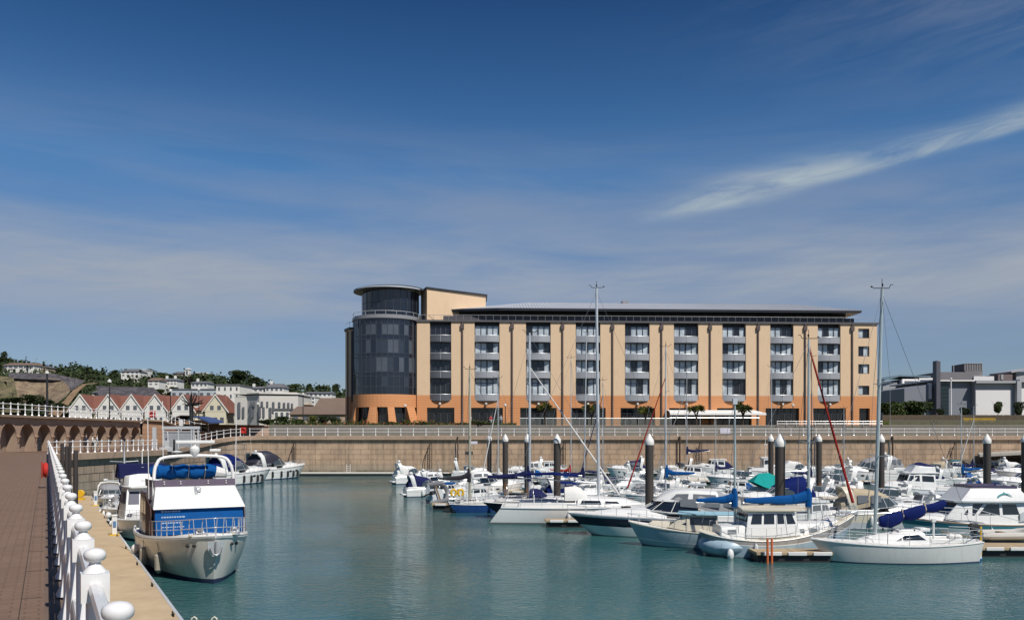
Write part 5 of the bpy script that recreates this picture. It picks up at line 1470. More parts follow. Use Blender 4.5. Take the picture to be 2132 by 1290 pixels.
class Trunk:
    """stations: (x_base, x_top, half width base, half width top, z base, z top)"""
    def __init__(s, st, r=.12): s.st = st; s.r = r
    def at(s, u):
        u = max(0, min(len(s.st) - 1.0001, u)); i = int(u); f = u - i; a, b = s.st[i], s.st[i + 1]
        return [lerp(p, q, f) for p, q in zip(a, b)]
    def side(s, u, v, sd, off=0.0):
        xb, xt, wb, wt, z0, z1 = s.at(u); return (lerp(xb, xt, v), sd * (lerp(wb, wt, v) + off), lerp(z0, z1, v))
    def body(s, mb, m=0, cam=.06):
        rg = []
        for (xb, xt, wb, wt, z0, z1) in s.st:
            r = min(s.r, wt * .4 + .01, (z1 - z0) * .45); h = z1 - z0
            def q(v, w, dz=0): return (lerp(xb, xt, v), w, lerp(z0, z1, v) + dz)
            vt = 1 - r / max(h, .01)
            wv = lerp(wb, wt, vt)
            L = [q(0, -wb), q(vt, -wv), q(1 - (1 - vt) * .3, -(wt - r * .25)), q(1, -(wt - r)), q(1, -wt * .35, cam), q(1, wt * .35, cam), q(1, wt - r), q(1 - (1 - vt) * .3, wt - r * .25), q(vt, wv), q(0, wb)]
            rg.append(L)
        mb.loft(rg, m)
        return mb
    def win(s, mb, u0, u1, v0, v1, sk0=0.0, sk1=0.0, off=.012, both=True, m=0):
        for sd in ((-1, 1) if both else (both,)):
            n = max(1, int((u1 - u0) * 3)); rg = []
            for i in range(n + 1):
                f = i / n; a = lerp(u0, u1, f); b = lerp(u0 + sk0, u1 + sk1, f)
                p = s.side(a, v0, sd, off); q = s.side(b, v1, sd, off); p2 = s.side(a, v0, sd, -.02); q2 = s.side(b, v1, sd, -.02)
                rg.append([p, q, q2, p2])
            mb.loft(rg, m)
        return mb
    def front(s, mb, u0, u1, v0, v1, end=-1, off=.012, inset=0.0, m=0, th=.02):
        xb, xt, wb, wt, z0, z1 = s.st[end]; sg = 1 if end == -1 else -1
        def q(u, v): return Vector((lerp(xb, xt, v) + sg * off, lerp(-1, 1, u) * lerp(wb, wt, v), lerp(z0, z1, v)))
        mb.slab([q(u0, v0), q(u1, v0), q(u1, v1), q(u0, v1)], th, m); return mb

def arc_loft(mb, st, n=10, m=0, e=.75, th=0):
    """fabric tunnel: stations (x, half width, z base, height)"""
    rg = []
    for (x, hw, z0, h) in st:
        r = []
        for i in range(n + 1):
            a = PI * i / n; c, s_ = math.cos(a), math.sin(a)
            r.append((x, -hw * math.copysign(abs(c) ** e, c), z0 + h * s_ ** e))
        rg.append(r)
    mb.loft(rg, m); return mb

def rail(root, H_, t0, t1, n, h, m=STEEL, k=.95, r=.014, wires=2, name='guard_rail', close=False):
    mb = MB()
    for sd in (-1, 1):
        pts = []
        for i in range(n + 1):
            t = lerp(t0, t1, i / n); x, y, z = H_.deck(t, k); y *= sd
            mb.tube([(x, y, z - .02), (x, y, z + h)], r, 5); pts.append((x, y, z))
        for w_ in range(wires):
            zz = h * (w_ + 1) / wires; mb.tube([(p[0], p[1], p[2] + zz) for p in pts], r * .8, 4)
    if close:
        x, y, z = H_.deck(t1, k); xe = H_.deck(1)[0] + .05
        for w_ in range(wires):
            zz = h * (w_ + 1) / wires; mb.tube([(x, -y, z + zz), (lerp(x, xe, .75), -y * .45, z + zz + .03), (xe, 0, z + zz + .05), (lerp(x, xe, .75), y * .45, z + zz + .03), (x, y, z + zz)], r, 5)
        mb.tube([(xe - .15, 0, z), (xe, 0, z + h + .05)], r, 5)
    mb.build(name, m, root)

def fenders(root, H_, ts, m=WHITE, r=.11, sides=(-1, 1)):
    for t in ts:
        for sd in sides:
            x, y, z = H_.pt(t, .85, sd); x2, y2, z2 = H_.pt(t, .45, sd)
            yy = sd * (abs(y) + r)
            mb = MB(); mb.lathe([(.02, .28), (r * .6, .24), (r, .16), (r, -.16), (r * .6, -.24), (.02, -.28)], (x, yy, (z + z2) / 2), 8)
            mb.tube([(x, yy, (z + z2) / 2 + .27), H_.pt(t, 1, sd)], .012, 4)
            mb.build('fender', m, root)

def mast(root, x, zb, H, r=.085, m=ALU, spread=(.45, .7), lean=0.0, hw=1.3, bow=None, stern=None, inst=True, jib=None, wires=True, beam=1.3, top_inst=True, zdeck=1.0):
    """mast with spreaders, rigging and masthead; H = top height above water"""
    tx = x + lean
    mb = MB(); mb.tube([(x, 0, zb), (lerp(x, tx, .5), 0, lerp(zb, H, .5)), (tx, 0, H)], [r, r * .97, r * .72], 8, flat=.75)
    mo = mb.build('mast', m, root)
    mb = MB(); P_ = lambda f: (lerp(x, tx, f), 0, lerp(zb, H, f))
    for f in spread:
        c = P_(f)
        for sd in (-1, 1): mb.tube([c, (c[0] - .12, sd * hw * (.75 if f > .6 else .95), c[2] + .06)], .022, 5)
    if spread: mb.build_each('spreader', m, mo)
    if top_inst:
        mb = MB(); c = P_(1)
        mb.tube([(c[0] - .35, 0, c[2] + .05), (c[0] + .45, 0, c[2] + .05)], .02, 4)
        mb.tube([(c[0], 0, c[2]), (c[0], 0, c[2] + .5)], .015, 4)
        mb.tube([(c[0] - .35, 0, c[2] + .05), (c[0] - .42, 0, c[2] + .22), (c[0] - .55, 0, c[2] + .22)], .018, 4)
        mb.ell((c[0] + .5, 0, c[2] + .12), (.07, .07, .05), 6, 4); mb.ell((c[0], .05, c[2] + .2), (.05, .05, .09), 6, 4)
        mb.build('masthead_gear', BLACKP, mo)
    if wires:
        mb = MB(); c = P_(.985); wr = .011
        if stern is not None: mb.tube([c, stern], wr, 3)
        if bow is not None: mb.tube([c, bow], wr, 3)
        for sd in (-1, 1):
            prev = (x - .1, sd * beam, zdeck)
            for f in spread:
                s_ = P_(f); q = (s_[0] - .12, sd * hw * (.75 if f > .6 else .95), s_[2] + .06); mb.tube([prev, q], wr, 3); prev = q
            mb.tube([prev, c], wr, 3)
            if spread: mb.tube([(x + .3, sd * beam, zdeck), P_(spread[0])], wr, 3)
        mb.build('rigging', WIRE, root)
    if jib is not None and bow is not None:
        c = Vector(P_(jib[1])); b = Vector(bow) + (c - Vector(bow)) * .04
        mb = MB(); N = 14; mb.tube([b.lerp(c, i / N) for i in range(N + 1)], [lerp(.075, .035, i / N) * (1 + .12 * math.sin(i * 2.3)) for i in range(N + 1)], 7); mb.build('furled_jib', jib[0], root)
    return mo

def boom(root, x, z, L, cover=CNAVY, dirn=-1, up=.0, fat=.17, collar=1.0, m=ALU, spine=True):
    """boom running from the mast aft with a stowed sail cover"""
    mb = MB(); mb.tube([(x, 0, z), (x + dirn * L, 0, z + up)], .055, 6); bo = mb.build('boom', m, root)
    if cover is None: return
    mb = MB(); N = 12; pts = []; rs = []; rnd = random.Random(int(L * 100 + x * 10))
    for i in range(N + 1):
        f = i / N; pts.append((x + dirn * (L * f * .97 + .02), 0, z + up * f + .12 + .30 * (1 - f) ** 5 * collar - .015 * math.sin(f * 9)))
        rs.append(fat * (1.35 - .75 * f) * (1 + .07 * rnd.uniform(-1, 1)))
    mb.tube(pts, rs, 10, flat=1.25)
    mb.tube([(x + .04, 0, z - .2), (x + .04, 0, z + .35), (x + .02, 0, z + .95 * collar)], [.17, .19, .10], 8)
    mb.build('sail_cover', cover, bo)

def yacht(root, L, B=None, hullm=WHITE, bands=None, H=12, mx=.08, cover=CNAVY, boomL=.38, boomz=None, hood=CNAVY, jib=(CWHITE, .86), deckm=DECK, winm=DGLASS, fs=.85, fm=.85, fb=1.1, tw=.62, rs=-.35, rb=1.0, lean=0, mr=None, boomup=.25, inst=True, boot=NAVY, scoop=False, cabin=True, boomdir=-1, spread=(.42, .7), mastm=ALU, fnd=True):
    B = B or L * .31; k = L / 10
    fs, fm, fb = fs * k ** .6, fm * k ** .6, fb * k ** .6
    H_ = Hull(L, B, fs, fm, fb, tw=tw, p=2.0, q=.85, rb=rb * k, rs=rs * k, f0=.16, f1=.55)
    H_.make(root, bands[0] if bands else [.12, 1], bands[1] if bands else [boot, hullm], deckm, rub=WHITE if hullm is not WHITE else GREYW)
    X = lambda f: f * L / 2
    zd = lambda x: H_.zs((x + L / 2) / L) - .02
    w_ = B / 2
    if cabin:
        T_ = Trunk([(X(-.22), X(-.2), w_ * .62, w_ * .50, zd(X(-.22)), zd(0) + .52 * k), (X(.05), X(.05), w_ * .62, w_ * .50, zd(0), zd(0) + .50 * k), (X(.3), X(.28), w_ * .48, w_ * .38, zd(X(.3)), zd(0) + .42 * k), (X(.56), X(.45), w_ * .22, w_ * .18, zd(X(.56)), zd(X(.5)) + .14 * k)], .12)
        cab = T_.body(MB()).build('coachroof', WHITE, root)
        mb = MB(); T_.win(mb, .12, .95, .35, .72, .05, -.05); T_.win(mb, 1.1, 1.75, .38, .70, .02, -.1); mb.build_each('window', winm, cab)
        mb = MB(); mb.box((X(.36), 0, zd(0) + .44 * k), (.5, .5, .05)); mb.box((X(.15), 0, zd(0) + .585 * k), (.45, .45, .04)); mb.build_each('hatch', DGLASS, cab, bevel=.01)
    # cockpit: coaming ring with dark well
    mb = MB(); zc = fs + .03
    for sd in (-1, 1): mb.box((X(-.52), sd * w_ * .56, zc + .1 * k), (L * .30, .12, .26 * k))
    mb.box((X(-.82), 0, zc + .06), (.1, w_ * 1.15, .2)); mb.build('cockpit_coaming', WHITE, root, bevel=.03)
    mb = MB(); mb.box((X(-.52), 0, zc - .0), (L * .29, w_ * 1.0, .06)); mb.build('cockpit_sole', TEAK, root, smooth=False)
    mb = MB()
    for sd in (-1, 1): mb.lathe([(.07, 0), (.05, .08), (.06, .16)], (X(-.42), sd * w_ * .56, zc + .23 * k), 8)
    mb.build_each('winch', STEEL, root)
    r = random.Random(int(L * 37)); mb = MB()
    for i in range(7): mb.ell((X(r.uniform(-.8, .5)), r.uniform(-.6, .6) * w_ * .6, zc + r.uniform(.05, .3)), (r.uniform(.12, .3), r.uniform(.1, .2), r.uniform(.08, .18)), 7, 4)
    mb.build('cockpit_gear', r.choice([CWHITE, CNAVY, ROPE, CGREY]), root)
    wy = X(-.66)
    mb = MB(); mb.tube([(wy, 0, zc), (wy, 0, zc + .75)], .05, 6)
    mb.tube([(wy - .05, .42 * math.cos(a), zc + .75 + .42 * math.sin(a)) for a in [2 * PI * i / 14 for i in range(15)]], .018, 5); mb.build('steering_wheel', STEEL, root)
    if hood is not None:
        zt = zd(0) + .5 * k
        mb = MB(); arc_loft(mb, [(X(-.10), w_ * .42, zt - .02, .12), (X(-.17), w_ * .50, zt - .1, .55 * k), (X(-.25), w_ * .55, zt - .2, .78 * k), (X(-.34), w_ * .56, zt - .2, .74 * k)], 10); sh = mb.build('sprayhood', hood, root)
        mb = MB(); arc_loft(mb, [(X(-.115), w_ * .30, zt + .03, .15), (X(-.165), w_ * .36, zt + .05, .40 * k)], 8); mb.build_each('hood_window', VINYL, sh)
    rail(root, H_, .10, .86, 7, .58 * k ** .5, close=True)
    mb = MB(); x0 = H_.deck(.02)[0]; y0 = H_.deck(.02)[1] * .9; z0 = fs
    for h in (.32, .62): mb.tube([(X(-.8), -y0, z0 + h), (x0, -y0 * .9, z0 + h), (x0 - .03, 0, z0 + h), (x0, y0 * .9, z0 + h), (X(-.8), y0, z0 + h)], .016, 5)
    for y in (-y0 * .9, 0, y0 * .9): mb.tube([(x0, y, z0), (x0, y, z0 + .62)], .016, 5)
    mb.build('pushpit', STEEL, root)
    xm = X(mx * 2)
    bz = boomz or (zd(0) + 1.05 * k ** .5)
    mast(root, xm, zd(xm), H, mr or .075 * k ** .7, mastm, spread, lean, w_ * .9, (X(.97), 0, fb + .1), (X(-.97), 0, fs + .3), inst, jib, True, w_ * .85, zdeck=zd(xm))
    if boomL: boom(root, xm + boomdir * .1, bz, boomL * L, cover, boomdir, boomup, fat=.15 * k ** .5)
    mb = MB(); mb.box((X(.9), 0, fb + .03), (.5, .18, .10)); mb.tube([(X(.93), 0, fb + .05), (X(1.0), 0, fb - .02), (X(.985), 0, fb - .28)], .03, 5); mb.build('anchor', STEEL, root)
    if fnd: fenders(root, H_, (.35, .6))
    return H_

def cruiser(root, L, B=None, hullm=WHITE, bands=None, canopy=CNAVY, vin=True, arch=True, archm=WHITE, fs=.85, fm=1.0, fb=1.3, boot=ANTIF, hard=False, wins=True, ports=2, top=None, fnd=True, rails=True, dome=False, ch=1.0):
    """open sports cruiser with windscreen and canopy"""
    B = B or L * .33; k = (L / 9) ** .8
    fs, fm, fb = fs * k, fm * k, fb * k
    H_ = Hull(L, B, fs, fm, fb, tw=.86, p=2.4, q=.8, rb=1.5 * k, rs=.1, f0=.05, f1=.46, tm=.4)
    H_.make(root, bands[0] if bands else [.10, .62, .70, 1], bands[1] if bands else [boot, hullm, GREYW if hullm is WHITE else WHITE, hullm], DECK, rub=STEEL)
    X = lambda f: f * L / 2; w_ = B / 2; zd = lambda x: H_.zs((x + L / 2) / L) - .02
    T_ = Trunk([(X(-.05), X(-.08), w_ * .80, w_ * .66, fm, fm + .42 * k), (X(.2), X(.15), w_ * .72, w_ * .56, zd(X(.2)), fm + .46 * k), (X(.5), X(.42), w_ * .5, w_ * .36, zd(X(.5)), fb + .22 * k), (X(.82), X(.70), w_ * .18, w_ * .12, zd(X(.8)), fb + .05 * k)], .15)
    fd = T_.body(MB(), cam=.08).build('foredeck', WHITE, root)
    mb = MB(); mb.box((X(.36), 0, fb + .33 * k), (.5 * k, .5 * k, .04)); mb.build_each('hatch', DGLASS, fd, bevel=.01)
    # windscreen
    z0 = fm + .38 * k; z1 = z0 + .52 * k
    W_ = Trunk([(X(-.38), X(-.40), w_ * .84, w_ * .74, z0 - .12, z1 - .05), (X(-.1), X(-.16), w_ * .82, w_ * .68, z0 - .05, z1), (X(.10), X(-.04), w_ * .60, w_ * .5, z0 + .02, z1 + .0), (X(.20), X(.0), w_ * .26, w_ * .22, z0 + .04, z1)], .02)
    rg = []; mb = MB()
    for (xb, xt, wb, wt, a, b) in W_.st: rg.append([(xb, wb, a), (xt, wt, b)])
    rgL = [[(x, -y, z) for x, y, z in r] for r in rg]
    th = .015
    allr = rg + rgL[::-1]
    rings = [[r[0], r[1], (r[1][0] - th, r[1][1], r[1][2] - .01), (r[0][0] - th, r[0][1], r[0][2] - .01)] for r in allr]
    mb.loft(rings); ws = mb.build_each('windscreen', DGLASS if hard else mat('screen_glass_dark', (.05, .065, .07), .05, var=.1, spec=.8), root)
    mb = MB(); mb.tube([r[1] for r in allr], .028 * k, 5); mb.tube([r[0] for r in allr], .03 * k, 5)
    for r in allr[1:-1]: mb.tube([r[0], r[1]], .022 * k, 4)
    mb.build('screen_frame', archm if hard else STEEL, ws)
    # cockpit tub
    mb = MB()
    for sd in (-1, 1): mb.box((X(-.62), sd * w_ * .80, fs + .16 * k), (L * .33, .16, .36 * k))
    mb.box((X(-.93), 0, fs + .10 * k), (.25, w_ * 1.5, .3 * k)); mb.build('cockpit_coaming', WHITE, root, bevel=.04)
    mb = MB(); mb.box((X(-.62), 0, fs + .03), (L * .32, w_ * 1.5, .04)); mb.build('cockpit_sole', TEAK, root, smooth=False)
    mb = MB(); mb.box((X(-.82), 0, fs + .22 * k), (.5 * k, w_ * 1.3, .36 * k)); mb.box((X(-.28), w_ * .4, fs + .5 * k), (.5 * k, .6 * k, .6 * k)); mb.build_each('seat', CWHITE, root, bevel=.05)
    mb = MB(); mb.box((X(-1.0) - .28 * k, 0, .30 * k), (.62 * k, w_ * 1.55, .12)); mb.build('swim_platform', WHITE, root, bevel=.04)
    if canopy is not None:
        hh = ch
        mb = MB(); arc_loft(mb, [(X(-.02), w_ * .5, z1 - .02, .10 * k), (X(-.18), w_ * .70, z1 - .10, .42 * k * hh), (X(-.42), w_ * .80, z1 - .45, .95 * k * hh), (X(-.66), w_ * .80, fs + .35 * k, 1.15 * k * hh), (X(-.90), w_ * .76, fs + .28 * k, .50 * k)], 12, e=.6)
        cv = mb.build('canopy', canopy, root)
        if vin:
            mb = MB()
            for sd in (-1, 1):
                for (a, b) in ((-.20, -.38), (-.42, -.62), (-.66, -.80)):
                    zb_ = z1 - .25 * k
                    mb.slab([(X(a), sd * w_ * .79, zb_), (X(b), sd * w_ * .835, zb_ - .08), (X(b), sd * w_ * .78, zb_ + .38 * k * hh), (X(a), sd * w_ * .74, zb_ + .36 * k * hh)], .02)
            mb.build_each('canopy_window', VINYL, cv)
    if hard:
        T2 = Trunk([(X(-.62), X(-.60), w_ * .80, w_ * .66, z1 - .1, z1 + .48 * k), (X(-.3), X(-.32), w_ * .78, w_ * .64, z1 - .05, z1 + .55 * k), (X(-.06), X(-.16), w_ * .60, w_ * .52, z1 - .03, z1 + .5 * k), (X(.06), X(-.04), w_ * .3, w_ * .3, z1 - .02, z1 + .3 * k)], .15)
        ht = T2.body(MB()).build('hardtop', WHITE, root); mb = MB(); T2.win(mb, .08, .9, .2, .72); T2.win(mb, 1.1, 1.9, .2, .72, 0, -.1); mb.build_each('window', VINYL, ht)
    if arch:
        mb = MB()
        pts = [(X(-.66), -w_ * .86, fs + .2), (X(-.74), -w_ * .80, z1 + .25 * k), (X(-.78), -w_ * .6, z1 + .62 * k), (X(-.79), 0, z1 + .70 * k), (X(-.78), w_ * .6, z1 + .62 * k), (X(-.74), w_ * .80, z1 + .25 * k), (X(-.66), w_ * .86, fs + .2)]
        rg = [[(p[0] - .3 * k * (1.6 - .6 * abs(i - 3) / 3), p[1], p[2]), (p[0] + .22 * k, p[1], p[2] + .03), (p[0] + .22 * k, p[1] * .93, p[2] - .08), (p[0] - .3 * k * (1.6 - .6 * abs(i - 3) / 3), p[1] * .93, p[2] - .10)] for i, p in enumerate(pts)]
        mb.loft(rg); ar = mb.build('radar_arch', archm, root, ang=60)
        mb = MB(); mb.tube([(X(-.8), .3, z1 + .7 * k), (X(-.85), .3, z1 + 1.9 * k)], .014, 4); mb.lathe([(.05, 0), (.18, .03), (.2, .12), (.12, .2), (.01, .22)], (X(-.79), -.3, z1 + .72 * k), 10); mb.build('aerials', WHITE, ar)
    if ports:
        mb = MB()
        for i in range(ports):
            for sd in (-1, 1):
                t = .58 + i * .13; x, y, z = H_.pt(t, .74, sd); x2, y2, z2 = H_.pt(t + .05, .74, sd); rg = []
                c = Vector((x, y, z)); d = (Vector((x2, y2, z2)) - c).normalized(); u = (Vector(H_.pt(t, .9, sd)) - Vector(H_.pt(t, .6, sd))).normalized(); nn = d.cross(u).normalized() * (-sd)
                if nn.y * sd < 0: nn = -nn
                mb.slab([c + nn * .008 + d * (.26 * k * math.cos(2 * PI * j / 12)) + u * (.085 * k * math.sin(2 * PI * j / 12)) for j in range(12)], .03)
        mb.build('porthole', [DGLASS], root)
    if rails: rail(root, H_, .50, .90, 5, .42 * k, close=True, wires=1, k=.93, r=.016)
    if fnd: fenders(root, H_, (.3, .5))
    return H_

def cabinboat(root, L, B=None, hullm=WHITE, bands=None, fly=False, flycover=None, roofm=WHITE, fs=.8, fm=.9, fb=1.3, ch=1.45, aft=-.55, front=.22, winm=DGLASS, boot=ANTIF, cover=None, outboard=False, mastH=None, sheerm=None, low=False):
    """boat with enclosed wheelhouse or saloon"""
    B = B or L * .34; k = (L / 8) ** .7; fs, fm, fb = fs * k, fm * k, fb * k
    H_ = Hull(L, B, fs, fm, fb, tw=.85, p=2.2, q=.8, rb=.9 * k, rs=.08, f0=.06, f1=.46)
    H_.make(root, bands[0] if bands else [.12, .82, 1], bands[1] if bands else [boot, hullm, sheerm or hullm], DECK, rub=GREYW)
    X = lambda f: f * L / 2; w_ = B / 2; zd = lambda x: H_.zs((x + L / 2) / L) - .02; h = ch * k
    F_ = Trunk([(X(front - .03), X(front - .05), w_ * .74, w_ * .6, zd(X(front)), fm + .5 * k), (X(.5), X(.46), w_ * .52, w_ * .4, zd(X(.5)), fb + .25 * k), (X(.74), X(.64), w_ * .2, w_ * .16, zd(X(.74)), fb + .08 * k)], .12)
    fc = F_.body(MB()).build('fore_cabin', WHITE, root); mb = MB(); F_.win(mb, .1, .75, .4, .75); mb.build_each('window', winm, fc)
    C_ = Trunk([(X(aft), X(aft + .01), w_ * .80, w_ * .68, zd(X(aft)), zd(X(aft)) + h), (X((aft + front) / 2), X((aft + front) / 2), w_ * .80, w_ * .68, fm, fm + h), (X(front), X(front - .14), w_ * .72, w_ * .6, zd(X(front)), fm + h * .98)], .1)
    cb = C_.body(MB()).build('cabin', WHITE, root)
    mb = MB(); C_.win(mb, .1, .88, .5, .85, .02, 0); C_.win(mb, 1.05, 1.45, .5, .85); C_.win(mb, 1.55, 1.93, .5, .85, 0, -.04); mb.build_each('window', winm, cb)
    mb = MB()
    for a, b in ((.05, .33), (.37, .63), (.67, .95)): C_.front(mb, a, b, .48, .88)
    C_.front(mb, .1, .4, .45, .85, 0, .012); mb.build_each('windscreen', winm, cb)
    zt = fm + h
    mb = MB(); rg = [[(x, -y, zt - .03), (x, -y, zt + .03), (x, 0, zt + .11), (x, y, zt + .03), (x, y, zt - .03)] for x, y in ((X(aft - .1), w_ * .72), (X(aft + .1), w_ * .76), (X(front - .2), w_ * .7), (X(front - .05), w_ * .5))]
    mb.loft(rg); mb.build('roof', roofm, cb)
    if fly:
        Y_ = Trunk([(X(aft - .02), X(aft), w_ * .66, w_ * .62, zt, zt + .5 * k), (X((aft + front) / 2), X((aft + front) / 2), w_ * .68, w_ * .64, zt + .02, zt + .58 * k), (X(front - .18), X(front - .32), w_ * .55, w_ * .48, zt + .02, zt + .62 * k)], .08)
        fl = Y_.body(MB()).build('flybridge', WHITE, root)
        if flycover: mb = MB(); arc_loft(mb, [(X(aft + .02), w_ * .6, zt + .45 * k, .18 * k), (X(aft + .25), w_ * .62, zt + .5 * k, .35 * k), (X(front - .34), w_ * .5, zt + .5 * k, .2 * k)], 8); mb.build('flybridge_cover', flycover, fl)
    if cover is not None:
        mb = MB(); arc_loft(mb, [(X(aft + .01), w_ * .7, fs, h * .95), (X(aft - .2), w_ * .76, fs, h * .85), (X(-.96), w_ * .74, fs, h * .4)], 10, e=.55); mb.build('cockpit_cover', cover, root)
    else:
        mb = MB()
        for sd in (-1, 1): mb.box((X((aft - 1) / 2), sd * w_ * .8, fs + .16), (L / 2 * (1 + aft), .08, .34))
        mb.box((X(-.97), 0, fs + .16), (.08, w_ * 1.55, .34)); mb.build('cockpit_coaming', WHITE, root, bevel=.02)
        mb = MB(); mb.box((X((aft - 1) / 2), 0, fs + .03), (L / 2 * (1 + aft) - .1, w_ * 1.4, .04)); mb.build('cockpit_sole', TEAK, root, smooth=False)
    if outboard: engine(root, X(-1.0) - .1, 0, .3)
    if mastH: mb = MB(); mb.tube([(X(aft + .2), 0, zt), (X(aft + .18), 0, mastH)], [.05, .03], 6); mb.box((X(aft + .2), 0, lerp(zt, mastH, .5)), (.5, .12, .08)); mb.lathe([(.05, 0), (.25, .03), (.27, .14), (.1, .22)], (X(aft + .42), 0, zt + .25), 10); mb.build('signal_mast', WHITE, cb)
    rail(root, H_, .45, .88, 5, .5 * k, close=True, wires=2, k=.92)
    fenders(root, H_, (.3, .55))
    return H_

def engine(root, x, y, z, m=RUBBER, k=1.0):
    mb = MB(); T_ = [(.0, .14, .0), (.10, .20, .05), (.16, .22, .28), (.08, .16, .42)]
    mb.loft([[(x + sx * a * k, y + sy * b * k * .8, z + .35 + c * k) for sx, sy in ((-1, -1), (1, -1), (1, 1), (-1, 1))] for a, b, c in ((.22, .2, 0), (.30, .26, .12), (.30, .26, .38), (.18, .18, .52))])
    mb.box((x, y, z + .05), (.16 * k, .12, .8)); mb.box((x - .05, y, z - .35), (.5 * k, .05, .06)); mb.build('outboard_motor', m, root, bevel=.02)

def rib(root, L=3.2, m=GREYW, motor=True, cons=False):
    """inflatable dinghy"""
    mb = MB(); w_ = L * .24; r = L * .062; pts = [(-L / 2, w_, .30)] + [(-L / 2 + L * .72 * i / 5, w_, .30 + .01 * i) for i in range(1, 6)]
    nose = [(L * .22 + L * .27 * math.sin(a), w_ * math.cos(a), .36 + .14 * math.sin(a)) for a in [PI * i / 10 for i in range(1, 10)]]
    full = pts + nose + [(p[0], -p[1], p[2]) for p in reversed(pts)]
    rs = [r * .45] + [r] * (len(full) - 2) + [r * .45]
    mb.tube(full, rs, 10); mb.build('tube', m, root)
    mb = MB(); mb.loft([[(x, -w_ * q, .16), (x, 0, -.08), (x, w_ * q, .16), (x, 0, .18)] for x, q in ((-L / 2 + .05, 1), (L * .1, 1), (L * .35, .5), (L * .44, .1))]); mb.box((-L / 2 + .1, 0, .3), (.06, w_ * 1.9, .36)); mb.build('hull', GREYW, root)
    mb = MB(); mb.box((-L * .05, 0, .42), (.26, w_ * 1.9, .05)); mb.build('thwart', TEAK, root)
    if cons: mb = MB(); mb.box((-.05, 0, .65), (.6, .5, .7), 0, 0, .85); mb.build('console', WHITE, root, bevel=.04)
    if motor: engine(root, -L / 2 - .1, 0, .15, k=.8)

BG = 'boats moored in the harbour'
def spot(pa, pb, ywl, ang=0.0, off=0.0):
    """depth from waterline row; length from the two pixel ends; returns centre, L"""
    Y = F * EYE / (ywl - HY); L = abs(pb - pa) / F * Y / max(.3, math.cos(ang))
    return Vector((XP((pa + pb) / 2, Y), Y + off, 0)), L
# ------------------------------------------------------------------ fleet
def T(name, label, cat, pa, pb, yw, bow='L', ang=0.0, off=0.0):
    c, L = spot(pa, pb, yw, R(ang), off)
    rz = (PI if bow == 'L' else 0) + R(ang)
    return thing(name, label, cat, c, rz, BG), L
def topz(py, yw, dY=0): Y = F * EYE / (yw - HY) + dY; return ZP(py, Y)
def shift(o, y): o.location.y += y

